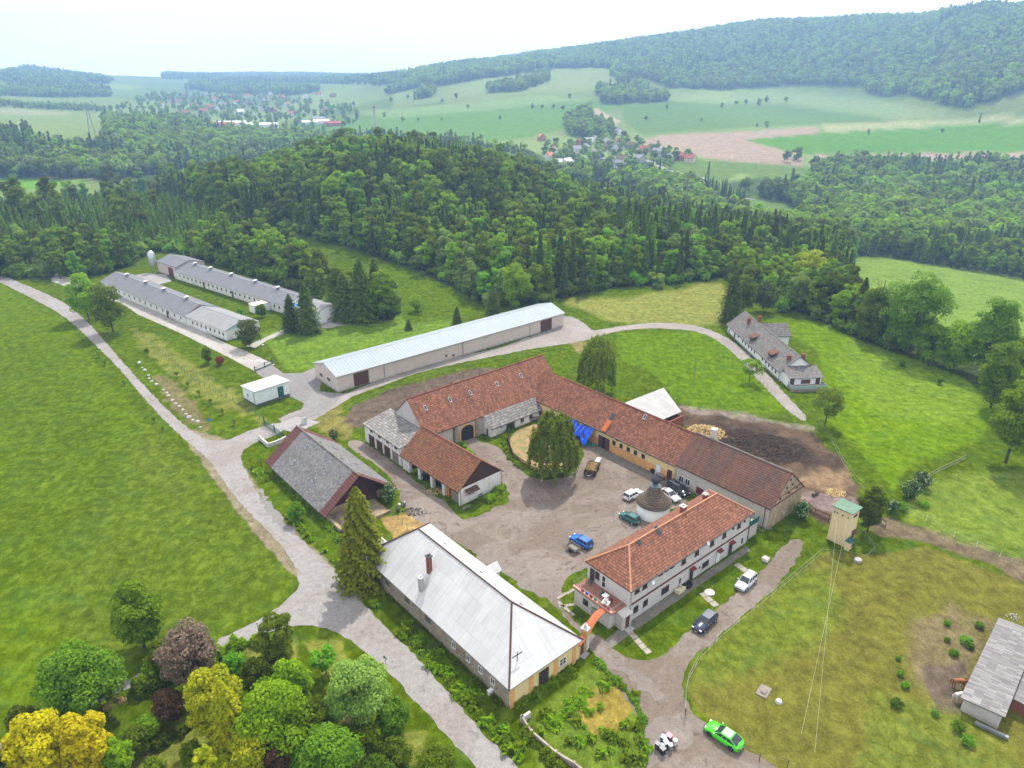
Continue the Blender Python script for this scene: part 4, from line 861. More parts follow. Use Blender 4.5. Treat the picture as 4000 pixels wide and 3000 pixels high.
# --- dark slate barn
b = B('barn', 'dark slate roofed barn with maroon roof edges and brown boarded gable beside the spruce', 'building', (-22.0, 113.2), 130.4, 24.3, 14.1)
m = MB(); x0, x1 = 1.2, b.L-1.0
m.extr([(x0,.5,-.3),(x0,b.W-.5,-.3),(x0,b.W-.5,1.85),(x0,b.W/2,6.9),(x0,.5,1.85)], (x1-x0,0,0)); b.add('wall', m, W_OCHRE)
m = MB(); m.extr([(x0-.1,.9,1.7),(x0-.1,b.W-.9,1.7),(x0-.1,b.W/2,6.95)], (.095,0,0)); b.add('gable_boards', m, roofm('dark_boards', (.075,.03,.025), (.055,.027,.022), (.09,.04,.03), .4, .25, .25))
rz, ez, oe = 7.3, 1.95, .3; k = (rz-ez)/(b.W/2)
for (xa, xb, mt, nm, lb) in ((1.3, b.L-2.6, R_SLATE, 'roof', None), (-.9, 1.295, R_MAROON, 'roof_edge', 'maroon tiled strip along the gable'), (b.L-2.595, b.L+.3, R_MAROON, 'roof_edge', 'maroon tiled strip at the far end')):
    m = gable_roof(xa, xb, 0, b.W, ez, rz+(.04 if mt is R_MAROON else 0), oe, 0); o_ = b.add(nm, m, mt, label=lb)
    if nm == 'roof': rf = o_
m = MB(); caps(m, [((-.9,b.W/2,7.35),(b.L+.3,b.W/2,7.35))], .12); b.add('ridge_cap', m, M['greywood'], rf)
c = lambda x, y: (1000+x/3.0167, 1600+y/3.0167)
lights(b, rf, [c(*q) for q in ((600,445),(445,628),(845,640),(682,835),(762,392),(938,462),(1008,580),(1187,648))], 0, b.W, 1.95, 7.3, w=.5, l=.75)
m = MB(); b.bx(m, 'left', 3.0, 5.2, 0, 3.0, -1.25, -1.1+.0); b.add('door', m, M['brownwood'])
for y_ in (5.2, 8.8): m = MB(); m.box(x0-.16, y_, 3.4, x0-.101, y_+.8, 4.2); b.add('window', m, M['glass'])
m = MB(); m.box(-4.6, 12.9, -.3, x0-.12, 13.5, .9); m.box(-4.6, 3.5, -.3, -4.2, 13.5, .5); m.box(-4.2, 3.6, -.3, x0-.12, 12.89, .25); b.add('foundation', m, W_OCHRE)
# --- long shed
b = B('storage_hall', 'very long beige storage hall with pale blue ribbed metal roof', 'building', (-42.9, 159.8), 40.6, 77.6, 12.0)
b.add('wall', gable_walls(b, 4.25, 6.05), W_BEIGE)
rf = b.add('roof', gable_roof(0, b.L, 0, b.W, 4.35, 6.15, .35, .35, .1), R_SHED)
m = MB()
for i in range(11): x = 4+i*7; m.tube((x,b.W/2,6.15),(x+1.2,b.W/2,6.17),.14,n=6)
caps(m, [((-.3,b.W/2,6.13),(b.L+.3,b.W/2,6.13))], .09); b.add('ridge_cap', m, M['zinc'], rf)
c = lambda x, y: (1200+x/2.011, 1100+y/2.011)
b.door('front', b.hit('front', *c(425,760))[0], 4.2, 3.7, 'brownwood', planks=4); b.door('front', b.hit('front', *c(1877,330))[0], 4.6, 3.7, 'brownwood', planks=4)
for q in ((605,700),(1222,520),(1748,370)): pipe(b, 'front', b.hit('front', *c(*q))[0], 0, 4.1, 'metal')
gutter(b, 0, b.L, -.38, 4.2, 'metal')
for q in ((1092,582),(1148,578)):
    c0, z0 = b.hit('front', *c(*q)); m = MB(); m.tube((c0,0,z0),(c0,-.12,z0),.35,n=14); b.add('fan_vent', m, M['rust'])
for q in ((110,733),(170,768)): b.winp('left', *c(*q), 1.5, .8, frame='greywood', mull=2, sill=False)
m = MB(); b.bx(m, 'left', -.02, b.W+.02, -.25, .45, .0, .05); b.bx(m, 'front', 0, b.L, -.25, .35, .003, .05); b.add('plinth', m, M['concrete'])
# --- guard house
b = B('utility_hut', 'small white flat roofed utility hut with green door near the gates', 'building', (-60.3, 151.4), 46.5, 9.2, 6.6)
m = MB(); m.extr([(.2,.15,-.2),(.2,b.W-.2,-.2),(.2,b.W-.2,3.35),(.2,.15,3.75)], (b.L-.5,0,0)); b.add('wall', m, W_MINT)
m = MB(); m.box(.15,.12,-.2,b.L-.28,.149,.55); m.box(.12,.12,-.2,.199,b.W-.2,.4); b.add('plinth', m, plain('dark_plinth', (.09,.085,.08), .9, .3))
m = MB(); roof_polys(m, [([(-.1,-.25,4.0),(b.L+.1,-.25,4.0),(b.L+.1,b.W+.1,3.55),(-.1,b.W+.1,3.55)], (1,0))], .18); b.add('roof', m, R_GUARD)
c0, _ = b.hit('front', 950+550/3.687, 1350+700/3.687); m = MB(); m.box(c0-.75,.08,.55,c0+.75,.118,3.1); o_ = b.add('door', m, M['greenmetal']); m = MB(); m.lathe([(.01,0),(.09,.02)], 10); h_ = b.add('door_sign', m, M['white'], o_); h_.location = (c0,.06,2.0); h_.rotation_euler = (pi/2,0,0)
m = MB(); m.box(.13,3.6,1.4,.199,4.2,2.3); o_ = b.add('window', m, M['white']); m = MB(); m.box(.11,3.68,1.48,.13,4.12,2.22); b.add('pane', m, M['glass'], o_)
pipe(b, 'left', .35, 0, 3.7, 'metal')
# --- cattle house on the right
b = B('farmhouse', 'long whitewashed farmhouse with grey tiled roof, red dormers and a veranda', 'house', (77.6, 167.7), 94.4, 37.5, 9.2)
b.add('wall', gable_walls(b, 2.9, 6.4), W_WHITE2)
rf = b.add('roof', gable_roof(0, b.L, 0, b.W, 2.95, 6.55, .6, .3), R_HOUSE)
m = MB(); caps(m, [((-.3,b.W/2,6.55),(b.L+.3,b.W/2,6.55))], .13); b.add('ridge_cap', m, M['greywood'], rf)
c = lambda x, y: (2750+x/4.046, 1150+y/4.046)
m = MB(); b.bx(m, 'back', 0, b.L, -.2, .45, .003, .06); b.add('plinth', m, M['concrete'])
for (x, y) in ((398,575),(540,660),(612,740),(658,782),(705,825),(753,866),(800,908),(925,1020),(975,1065),(1027,1118),(1080,1168),(1133,1220)): b.winp('back', *c(x, y), .6, .95, frame='darkwood', mull=0, sill=False)
b.doorp('back', *c(487,640), .8, 2.0, 'darkwood'); pipe(b, 'back', b.hit('back', *c(980,1100))[0], 0, 2.8, 'metal'); pipe(b, 'back', .3, 0, 2.8, 'metal')
for (px, py) in (c(775,655), c(1080,912)):
    z, sg = roofpt(b, px, py, 0, b.W, 2.95, 6.55); x, y = b.rhit(px, py, z+.5); m = MB(); y1 = min(y+1.3, b.W-.4); m.box(x-1.0, y-.2, 3.6, x+1.0, y1, 4.5); d_ = b.add('dormer', m, M['darkwood'])
    m = MB(); roof_polys(m, [([(x-1.3,y1+.2,4.35),(x-1.3,y-1.2,5.2),(x+1.3,y-1.2,5.2),(x+1.3,y1+.2,4.35)], (1,0))], .1); b.add('dormer_roof', m, M['rust'], d_)
for (q, ht) in ((c(705,455),1.6), (c(872,440),2.0), (c(1338,1025),1.1), (c(1588,1005),1.3)):
    z, sg = roofpt(b, q[0], q[1], 0, b.W, 2.95, 6.55); x, y = b.rhit(q[0], q[1], min(z, 6.2)); y = min(max(y, 1), b.W-1); x = max(x, .6); chimney(b, x, y, 3.5, 6.55-(6.55-2.95)*abs(y-b.W/2)/(b.W/2)+ht, .8, 'brick', 'brick', rf)
m = MB(); m.box(-4.2, .4, -.2, -.003, b.W-.4, 2.7); b.add('wall', m, W_WHITE2, label='lean-to end wall')
m = MB(); roof_polys(m, [([(-4.9,.1,2.7),(-4.9,b.W-.1,2.7),(-.003,b.W-.1,4.1),(-.003,.1,4.1)], (0,1))], .12); b.add('lean_to_roof', m, R_HOUSE)
for (y, w, h, mt) in ((1.3,1.1,2.0,'brownwood'),(7.9,1.1,2.0,'brownwood')): m = MB(); m.box(-4.26, y-w/2, .5, -4.203, y+w/2, .5+h); b.add('door', m, M[mt])
m = MB(); m.box(-4.26, 3.2, .9, -4.203, 5.6, 2.0); b.add('shutter', m, M['rust'])
m = MB(); m.box(-7.2, .2, -.2, -4.203, b.W-.2, .7); ve = b.add('veranda', m, W_OLDST)
m = MB(); m.box(-7.15,.25,.72,-7.1,b.W-.25,1.6); m.box(-7.099,.25,.72,-4.3,.3,1.6); m.box(-7.099,b.W-.3,.72,-4.3,b.W-.25,1.6); [m.box(-7.25,y_,.7,-7.151,y_+.08,1.7) for y_ in np.linspace(.25,b.W-.35,7)]; b.add('railing', m, plain('grey_green_railing', (.28,.36,.36), .6, .15), ve)
m = MB(); x, y = b.rhit(*c(455,490), 4.4); m.tube((x,y,4),(x,y,6.8),.03,n=4); b.add('antenna', m, M['metal'], rf)
x, y = b.rhit(*c(1060,480), 3.0); m = MB(); x = 29.0; m.box(x-3.5,-4.5,-.2,x+3.5,-.003,2.9); w_ = b.add('rear_extension', m, W_WHITE2)
m = MB(); roof_polys(m, [([(x-4,-5,2.8),(x-4,3,2.8),(x,3,5.6),(x,-5,5.6)], (0,1)), ([(x+4,-5,2.8),(x+4,3,2.8),(x,3,5.6),(x,-5,5.6)], (0,1))], .12); b.add('extension_roof', m, R_HOUSE, w_)
# --- white barn roof behind the stable
b = B('barn', 'open brick barn with white sheet roof behind the yellow stable wing', 'building', (33.2, 137.2), 40, 7.0, 15.5)
m = MB(); m.box(.3, 0, -.2, .6, 13, 2.9); m.box(6.5, .2, -.2, 6.8, 13, 2.2); m.box(.601, .2, -.2, 6.499, .5, 2.6); b.add('wall', m, M['brick'])
m = MB(); m.box(.601, .6, 0, 6.4, 14.9, .1); b.add('floor', m, M['straw'])
z1, z2 = 3.6, 5.0
q = [b.loc(*G(*p, z)) for p, z in (((2442,1572.5), 5.0), ((2592.5,1514), 5.0), ((2662,1607.8), 3.4), ((2590,1637), 3.4))]
x0, x1 = q[3][0]-.2, q[2][0]
A_, B_, C_ = [np.array(b.loc(*G(*p, z))) for p, z in (((2442,1572.5), 5.0), ((2592.5,1514), 5.0), ((2662,1607.8), 3.1))]; D_ = A_+(C_-B_); E_ = B_-(C_-B_); F_ = A_-(C_-B_)
m = MB(); roof_polys(m, [([(*A_,5.0),(*B_,5.0),(*C_,3.1),(*D_,3.1)], tuple(B_-A_))], .12)
rf = b.add('roof', m, sheet('worn_white_sheets', (.4,.395,.385), (.3,.29,.28), .2, 1.3, .6, 0, .14))
# --- the two poultry sheds and their annexes
def longshed(name, label, o, ang, L, W, ez, rz, roof, wallm, wins, doors=(), vents=(), vmat='zinc'):
    b = B(name, label, 'building', o, ang, L, W); b.add('wall', gable_walls(b, ez, rz), wallm)
    rf = b.add('roof', gable_roof(0, L, 0, W, ez+.05, rz+.1, .35, .3, .12), roof)
    m = MB(); caps(m, [((-.3,W/2,rz+.1),(L+.3,W/2,rz+.1))], .1, 5); b.add('ridge_cap', m, M['zinc'], rf)
    for x in wins: b.win('back', x, ez*.55, .75, .95, frame='greywood', mull=0, sill=False)
    for x in doors: b.door('back', x, 1.0, 2.2, 'brownwood')
    for x in vents:
        m = MB(); m.box(x-.4,W/2-.4,rz-.4,x+.4,W/2+.4,rz+.9); v = b.add('roof_vent', m, M['metal'], rf); m = MB(); m.extr([(x-.6,W/2-.6,rz+1.0),(x+.6,W/2-.6,rz+1.0),(x+.6,W/2+.6,rz+.85),(x-.6,W/2+.6,rz+.85)], (0,0,.08)); b.add('vent_cap', m, M[vmat], v)
    m = MB(); m.tube((-.2,W+.38,ez-.1),(L+.2,W+.38,ez-.1),.07,n=5); b.add('gutter', m, M['metal']); return b
LSo = (-77.0, 205.6)
b1 = longshed('poultry_shed', 'near end block of the left poultry shed with lighter roof and turquoise gable trim', LSo, 141.5, 22.5, 11.2, 3.15, 4.9, R_LSB, W_WHITE, (1.5,3.6,6.2,8.6,11,13.6,16,18.6), (), ())
m = MB(); m.extr([(-.06,0,3.0),(-.06,11.2,3.0),(-.06,5.6,4.75)], (.05,0,0)); b1.add('gable_trim', m, plain('turquoise_boards', (.35,.55,.55), .7, .15))
q = b1.w(22.52, 0)
b2 = longshed('poultry_shed', 'long dark roofed left poultry shed with four white roof vents', q, 139.5, 62.5, 11.2, 3.2, 5.3, R_LS, W_WHITE, tuple(3+i*4.1 for i in range(14)), (12.2, 55), (9, 24.5, 38, 53), 'white')
m = MB(); m.extr([(-.1,11.6,3.05),(-.1,5.6,5.45),(-.1,5.6,5.15),(-.1,11.6,2.7)], (.3,0,0)); b2.add('red_flashing', m, M['redpaint'])
b3 = longshed('poultry_shed', 'long right poultry shed with weathered grey roof and five roof vents', (-66.0, 230.2), 141.3, 72, 11.5, 3.2, 5.1, R_LS, W_WHITE, tuple(4+i*2.9 for i in range(23)), (12, 32, 51), (12.5, 26, 41, 55, 66), 'white')
b4 = longshed('poultry_shed', 'white end block of the right poultry shed with a blue tarp on its roof', (-54.5, 219.5), 141.3, 14.5, 12.5, 3.3, 5.1, R_LSB, W_WHITE2, (2, 4.5, 7, 10, 12.5), (), ())
m = MB(); m.extr([(10,9.0,4.45),(13.2,9.4,4.35),(13.4,12.6,3.35),(11.4,12.7,3.33)], (0,0,.06)); b4.add('tarp', m, plain('light_blue_tarp', (.05,.35,.75), .4, .3))
b = B('connecting_corridor', 'low white corridor with rusty flat roof joining the two poultry sheds', 'building', (-84.5, 222.8), 47, 11, 3.2)
m = MB(); m.box(0,0,-.2,b.L,b.W,2.5); b.add('wall', m, W_WHITE2); m = MB(); roof_polys(m, [([(-.1,-.2,2.6),(b.L,-.2,2.6),(b.L,b.W+.2,2.75),(-.1,b.W+.2,2.75)], (1,0))], .12); b.add('roof', m, sheet('rust_streaked_sheet', (.7,.68,.64), (.5,.16,.05), .5, 1.0, .6)); b.win('front', 3.0, 1.3, .8, .9, frame='greywood'); b.win('front', 7.5, 1.3, .8, .9, frame='greywood')
b = B('feed_store', 'small gabled feed store with grey roof and red door beside the silo', 'building', (-121.5, 276.0), 141.3, 15, 11.5)
b = b
b.add('wall', gable_walls(b, 4.3, 6.0), W_BEIGE); b.add('roof', gable_roof(0, b.L, 0, b.W, 4.4, 6.1, .3, .3), R_LS); m = MB(); b.bx(m, 'back', 3, 6.5, 0, 3.4, .0, .08); b.add('door', m, M['redpaint'])
t_ = empty('feed_silo', (-142.0, 276.2, 0), 0, 'tall pale grey feed silo at the far end of the poultry sheds', 'silo')
m = MB(); m.lathe([(.3,2.0),(1.4,3.6),(1.4,7.6),(.3,8.6),(.01,8.6)], 20); m.build('tank', M['zinc'], t_, True)
for a_ in range(4): m = MB(); m.tube((1.2*cos(a_*pi/2+.8),1.2*sin(a_*pi/2+.8),0),(1.2*cos(a_*pi/2+.8),1.2*sin(a_*pi/2+.8),3.7),.09,n=6); m.build('leg', M['metal'], t_)
# --- paddock shed
b = B('field_shelter', 'low field shelter with long corrugated grey roof where the horses stand', 'building', (58.2, 61.2), 46, 19.4, 4.4)
m = MB(); m.box(.2,.2,-.2,.45,b.W-.2,2.0); m.box(.451,.2,-.2,b.L-.3,.4,2.2); m.box(b.L-.5,.41,-.2,b.L-.3,b.W-.2,2.0); b.add('wall', m, W_GREY)
for x in (6, 12.5): m = MB(); m.tube((x,b.W-.3,0),(x,b.W-.3,1.9),.1,n=6); b.add('post', m, M['greywood'])
m = MB(); roof_polys(m, [([(0,-.1,2.35),(b.L,-.1,2.35),(b.L,b.W+.15,2.0),(0,b.W+.15,2.0)], (0,1))], .12); b.add('roof', m, R_RS)
q = b.w(4.6, -4.9); b = B('brick_annex', 'small brick annex with grey roof joined to the field shelter', 'building', q, 46, 8, 4.75)
m = MB(); m.box(0,0,-.2,b.L,b.W,1.7); b.add('wall', m, M['brick']); m = MB(); roof_polys(m, [([(-.25,-.2,1.75),(b.L,-.2,1.75),(b.L,b.W,1.95),(-.25,b.W,1.95)], (0,1))], .12); b.add('roof', m, R_RS)
# --- rotunda chapel
cxy = (25.15, 107.0); RR = 2.85
t_ = empty('round_chapel', (cxy[0], cxy[1], 0), 0, 'round white chapel with brown shingle cone roof and dark onion dome', 'chapel')
m = MB(); m.lathe([(RR,-.2),(RR,2.75),(RR-.3,2.75)], 48); m.build('wall', W_WHITE2, t_, True)
m = MB(); m.lathe([(RR+.3,2.55),(RR+.32,2.68),(2.65,3.1),(2.1,3.7),(1.6,4.35),(1.2,5.0),(.9,5.6)], 48); rf = m.build('roof', R_CHAP, t_, True)
uvl = rf.data.uv_layers[0].data; prof = [0,.15,.75,1.65,2.55,3.4,4.05]
for k_ in range(len(uvl)): uvl[k_].uv[1] = prof[int(round(uvl[k_].uv[1]))]*2.2
m = MB(); m.prism([(.95*cos(pi/4*k_+.39), .95*sin(pi/4*k_+.39)) for k_ in range(8)], 5.6, 5.95); m.lathe([(1.05,5.96),(.55,6.2),(.5,6.3)], 8); lt = m.build('lantern', plain('grey_sheet_metal', (.16,.19,.21), .4, .2, metal=.5), t_)
m = MB(); m.lathe([(.45,6.3),(.5,6.4),(.72,6.7),(.78,7.05),(.7,7.4),(.45,7.7),(.2,7.95),(.06,8.2),(.03,8.9)], 24); m.build('onion_dome', plain('dark_dome_metal', (.06,.065,.075), .35, .25, metal=.4), t_, True)
# --- transformer tower
b = B('transformer_tower', 'tall yellow transformer tower with green flat roof and power lines', 'tower', (55.3, 97.3), 40.3, 2.75, 3.0)
m = MB(); i0 = len(m.v); a_ = .12
m.v += [(-a_,-a_,-.2),(b.L+a_,-a_,-.2),(b.L+a_,b.W+a_,-.2),(-a_,b.W+a_,-.2),(0,0,6.5),(b.L,0,6.5),(b.L,b.W,6.5),(0,b.W,6.5)]
for f_ in ((0,3,2,1),(4,5,6,7),(0,1,5,4),(1,2,6,5),(2,3,7,6),(3,0,4,7)): m.f.append(f_); m.uv.append(None); m.m.append(0)
b.add('wall', m, M['cream'])
m = MB(); m.box(-.3,-.3,6.51,b.L+.3,b.W+.3,6.66); b.add('roof', m, plain('green_roofing', (.13,.22,.15), .85, .2))
m = MB(); m.box(-.75,-.9,-.1,.75,-.13,1.55); k_ = b.add('meter_cabinet', m, M['cream']); m = MB(); m.extr([(-.9,-1.05,1.56),(.9,-1.05,1.56),(.9,-.12,1.75),(-.9,-.12,1.75)], (0,0,.05)); b.add('cabinet_roof', m, M['greenmetal'], k_); m = MB(); m.box(.1,-.94,.3,.6,-.902,1.3); b.add('cabinet_door', m, M['metal'], k_)
m = MB(); m.box(1.5,-.2,.0,2.3,-.1,2.0); b.add('door', m, M['brownwood'])
m = MB(); m.extr([(1.3,-.05,2.5),(2.5,-.05,2.5),(2.5,-.7,2.2),(1.3,-.7,2.2)], (0,0,.06)); b.add('door_canopy', m, M['brownwood'])
for y_ in (.4, 1.3, 2.2, 2.7):
    m = MB(); m.box(-.35, y_-.05, 5.5, .02, y_+.05, 5.58); m.lathe([(.05,5.58),(.1,5.64),(.05,5.7),(.1,5.76),(.05,5.82),(.02,5.9)], 8, c=(-.3,y_)); b.add('insulator', m, M['greenmetal'])
m = MB(); m.box(.9,-.14,5.4,1.9,-.05,5.75); b.add('vent', m, M['darkmetal']); bT = b
for k_, (ex, ey, y_) in enumerate(((3131, 2863, .4), (3215, 2605, 2.2))):
    p0 = bT.w(-.3, y_); g = G(ex, ey, 6.0); q_ = (p0[0]+(g[0]-p0[0])*(1.0 if k_ == 0 else 1.35), p0[1]+(g[1]-p0[1])*(1.0 if k_ == 0 else 1.35))
    m = MB(); P = [(p0[0]+(q_[0]-p0[0])*i/10, p0[1]+(q_[1]-p0[1])*i/10, 5.9-.6*4*(i/10)*(1-i/10)*.4) for i in range(11)]
    for i in range(10): m.tube(P[i], P[i+1], .012, n=4, caps=False)
    tag(m.build('power_line', plain('wire_bright', (.4,.4,.33), .5, 0)), ('power line running from the left corner of the yellow tower over the paddock', 'shorter power line running from the yellow tower over the paddock')[k_], 'power line')
# ---------------------------------------------------------------- gate, fences, vehicles, small things
a0 = np.array(G(2290, 2600)); 
gb = B('gateway', 'arched orange gateway with tile coping and stone urns between the two houses', 'gateway', tuple(np.array([8.9, 72.4])), degrees(atan2(79.5-72.4, 13.6-8.9)), 8.3, .7)
gb_L = hypot(13.6-8.9, 79.5-72.4)
def G2(px, py): return gb.hit('front', px, py)
W_ORG2 = wall('bright_orange_plaster', (.6,.35,.14), (.45,.3,.15), .3)
p1, _ = G2(2292, 2530); p2, _ = G2(2366, 2490)
m = MB(); m.box(0,.1,-.2,p1-.4,.6,2.6); gb.add('wall', m, W_ORG2); m = MB(); m.box(p2+.4,.1,-.2,gb_L-.1,.6,2.6); gb.add('wall', m, W_ORG2)
for k_, p in enumerate((p1, p2)):
    m = MB(); m.box(p-.39,-.1,-.2,p+.39,.8,3.5); po = gb.add('pillar', m, W_ORG2); m = MB(); m.box(p-.42,-.13,0,p+.42,-.101,2.2); gb.add('stone_facing', m, M['stone'], po)
    m = MB(); m.box(p-.48,-.2,3.5,p+.48,.9,3.65); m.lathe([(.3,3.65),(.15,3.8),(.28,4.0),(.3,4.15),(.1,4.3),(.12,4.45),(.01,4.55)], 12, c=(p,.35)); gb.add('urn', m, M['stone'], po)
m = MB(); T = MB(); N_ = 14
for i in range(N_):
    def zz(t): return 2.35+.95*sin(pi*(.12+.8*t))
    x0, x1 = p1+.39+(p2-p1-.78)*i/N_, p1+.39+(p2-p1-.78)*(i+1)/N_; z0, z1 = zz(i/N_), zz((i+1)/N_)
    m.extr([(x0,.15,z0-.55+.1*i/N_),(x1,.15,z1-.55+.1*i/N_),(x1,.15,z1),(x0,.15,z0)], (0,.4,0)); T.extr([(x0,-.2,z0+.0),(x1-.04,-.2,z1),(x1-.04,.35,z1+.28),(x0,.35,z0+.28)], (0,0,.07)); T.extr([(x0,.9,z0+.0),(x1-.04,.9,z1),(x1-.04,.35,z1+.28),(x0,.35,z0+.28)], (0,0,.07))
gb.add('arch', m, W_ORG2); OT = plain('bright_roof_tiles', (.45,.14,.06), .75, .25, 5); gb.add('arch_tiles', T, OT)
m = MB()
for xa, xb in ((-.3,p1-.42),(p2+.42,gb_L)):
    n_ = int((xb-xa)/.28)
    for i in range(n_): x = xa+i*.28; m.extr([(x,-.25,2.65),(x+.24,-.25,2.65),(x+.24,.4,3.0),(x,.4,3.0)], (0,0,.07))
gb.add('coping_tiles', m, OT)
m = MB(); m.box(.7,.04,0,1.5,.098,2.0); gb.add('door', m, M['brownwood']); m = MB(); m.box(.5,-.7,-.1,1.8,.03,.2); gb.add('step', m, M['concrete'])
m = MB(); y0_ = .35
for i in range(12): m.box(p2-.3+.02, y0_+.1+i*.17, .15, p2-.26+.02, y0_+.14+i*.17, 2.0)
m.box(p2-.3,.4,.2,p2-.24,2.5,.28); m.box(p2-.3,.4,1.9,p2-.24,2.5,1.98); gb.add('gate_leaf', m, M['greenmetal'])
def fence(name, pts, label, h=1.2, sp=2.6, post='greenmetal', wires=2, wmat='wire', pr=.04, px=True, rail=0, cat='fence', wr=.012):
    W = [np.array(G(p[0]*DS, p[1]*DS)) if px else np.array(p, float) for p in pts]
    e = empty(name, (W[0][0], W[0][1], 0), 0, label, cat); O = W[0]; P = []
    for i in range(len(W)-1):
        d = W[i+1]-W[i]; L = np.linalg.norm(d); n_ = max(1, round(L/sp))
        for j in range(n_): P.append(W[i]+d*j/n_)
    P.append(W[-1]); P = P[:100]
    Z_ = [terr1(*p) for p in P]; mm = M[post]
    m = MB()
    for p, z in zip(P, Z_):
        k = MB(); q = p-O; tx, ty = random.uniform(-.04,.04), random.uniform(-.04,.04); k.tube((q[0],q[1],z-.2),(q[0]+tx,q[1]+ty,z+h*random.uniform(.95,1.08)),pr,n=5); k.build('post', mm, e)
    for i in range(len(P)-1):
        a_, b_ = P[i]-O, P[i+1]-O
        for w in range(wires): zz = h*(.95-.75*w/max(1, wires-1)) if wires > 1 else h*.9; m.tube((a_[0],a_[1],Z_[i]+zz),(b_[0],b_[1],Z_[i+1]+zz),wr if not rail else rail,n=4,caps=False)
    m.build('rail' if rail else 'wire', M[wmat], e); return e
M['tape'] = plain('white_fence_tape', (.33,.36,.3), .6, .1); M['greenwire'] = plain('green_wire', (.06,.14,.1), .6, .1)
fence('fence', [(1480,1545),(1481,1500),(1487,1470),(1510,1425),(1560,1375),(1620,1325),(1700,1260),(1745,1222),(1775,1197)], 'wooden post fence with tape along the gravel drive beside the paddock', 1.2, 2.4, 'greywood', 2, 'tape', .05, wr=.018)
fence('fence', [(1481,1545),(1520,1580),(1580,1615),(1640,1645),(1700,1659),(1760,1690)], 'wooden post fence behind the lime green car', 1.2, 2.2, 'brownwood', 2, 'greywood', .05, wr=.02)
fence('fence', [(1775,1197),(1822,1200),(1870,1210),(1888,1192),(1868,1160),(1843,1140)], 'bent post and tape fence round the yellow tower', 1.1, 1.8, 'greywood', 1, 'tape', .04, wr=.016)
fence('fence', [(1840,1127),(1900,1150),(1980,1200),(2080,1240),(2212,1285),(2330,1330)], 'thin wire fence crossing the paddock from the tower', 1.1, 4, 'greywood', 1, 'wire', .03)
fence('fence', [(1955,1105),(2000,1125),(2060,1160),(2212,1225),(2330,1270)], 'white tape fence beside the muddy track', 1.1, 3.5, 'white', 2, 'tape', .03, wr=.018)
fence('fence', [(570,1000/1.0-85),(545,890),(490,860),(420,825),(380,790),(340,755),(290,715)], 'green wire fence along the poultry sheds above the yellow verge', 1.5, 2.6, 'greenmetal', 5, 'greenwire', .04)
fence('fence', [(590,787),(700,757),(800,735),(900,705),(985,680)], 'wire fence on the lawn behind the storage hall', 1.4, 4, 'metal', 3, 'greenwire', .035)
fence('fence', [(560,880),(470,832),(425,806)], 'low green fence on the lawn by the entrance gate', 1.2, 2.5, 'greenmetal', 3, 'greenwire', .035)
fence('fence', [(640,945),(700,915),(760,880),(860,835),(1000,790),(1100,772),(1180,765)], 'wire fence along the ploughed strip behind the arched barn', 1.2, 4, 'metal', 2, 'wire', .03)
fence('fence', [(1500,712),(1560,735),(1610,785),(1650,830),(1690,880),(1700,905)], 'wire fence on the inner side of the farmhouse track', 1.1, 3, 'metal', 2, 'greenwire', .03)
fence('fence', [(1765,825),(1800,860),(1822,870),(1790,900),(1760,930)], 'green garden fence at the end of the farmhouse', 1.3, 2, 'greenmetal', 4, 'greenwire', .035)
fence('fence', [(1780,925),(1800,960),(1820,1000),(1850,1040),(1870,1060)], 'white electric fence tape beside the manure heap', 1.1, 3, 'metal', 2, 'tape', .03, wr=.016)
fence('fence', [(1340,850),(1480,880),(1600,893),(1700,908)], 'wooden fence between the meadow and the manure yard', 1.0, 3, 'greywood', 2, 'greywood', .04, wr=.016)
fence('fence', [(1990,1040),(2030,1018),(2070,1000),(2085,990)], 'rough wooden rail fence across the right meadow', 1.0, 2.2, 'greywood', 2, 'greywood', .06, rail=.06)
fence('fence', [(950,1205),(965,1190),(975,1180)], 'stub of wire fence beside the white hipped roof', 1.2, 1.6, 'metal', 2, 'wire', .03) if 0 else None
fence('fence', [(1735,1090),(1760,1112),(1790,1125)], 'low brown boarded fence beside the stone gable', 1.2, 1.8, 'brownwood', 2, 'brownwood', .06, rail=.13)
fence('fence', [(1885,1120),(1912,1140)], 'short brown gate behind the round bush by the tower', 1.2, 1.8, 'brownwood', 2, 'brownwood', .06, rail=.13)
fence('fence', [(838,1105),(860,1122),(880,1145),(905,1165)], 'sagging wire fence beside the dry hen run', 1.3, 2, 'greenmetal', 3, 'greenwire', .04)
fence('fence', [(1012,1447),(1025,1440),(1050,1425)], 'rope fence on short posts in front of the yellow end wall', 1.1, 2, 'metal', 1, 'tape', .03) if 0 else None
def wallseg(pts, h, w, mat, label, name='garden_wall', cat='wall'):
    W = [np.array(GD(*p)) for p in pts]; m = MB()
    for i in range(len(W)-1):
        d = W[i+1]-W[i]; L = np.linalg.norm(d); u = d/L; v = np.array([-u[1], u[0]])*w/2; n_ = max(1, int(L/2.5))
        m.prism([W[i]-v, W[i+1]-v, W[i+1]+v, W[i]+v], -.2, h)
        for j in range(n_): p = W[i]+d*j/n_; m.prism([p-v*1.5-u*.15, p-v*1.5+u*.15, p+v*1.5+u*.15, p+v*1.5-u*.15], -.2, h+.12)
    return tag(m.build(name, mat), label, cat)
wallseg([(1128,1560),(1148,1590),(1200,1635),(1240,1659),(1290,1700)], .9, .22, W_OLDST, 'low concrete garden wall round the overgrown plot by the road')
wallseg([(562,950),(580,966),(604,958),(618,950)], .9, .35, M['stone'], 'short stone retaining wall near the entrance gate')
wallseg([(1128,1560),(1145,1548)], .9, .3, M['stone'], 'broken stone wall stub at the corner of the overgrown plot')
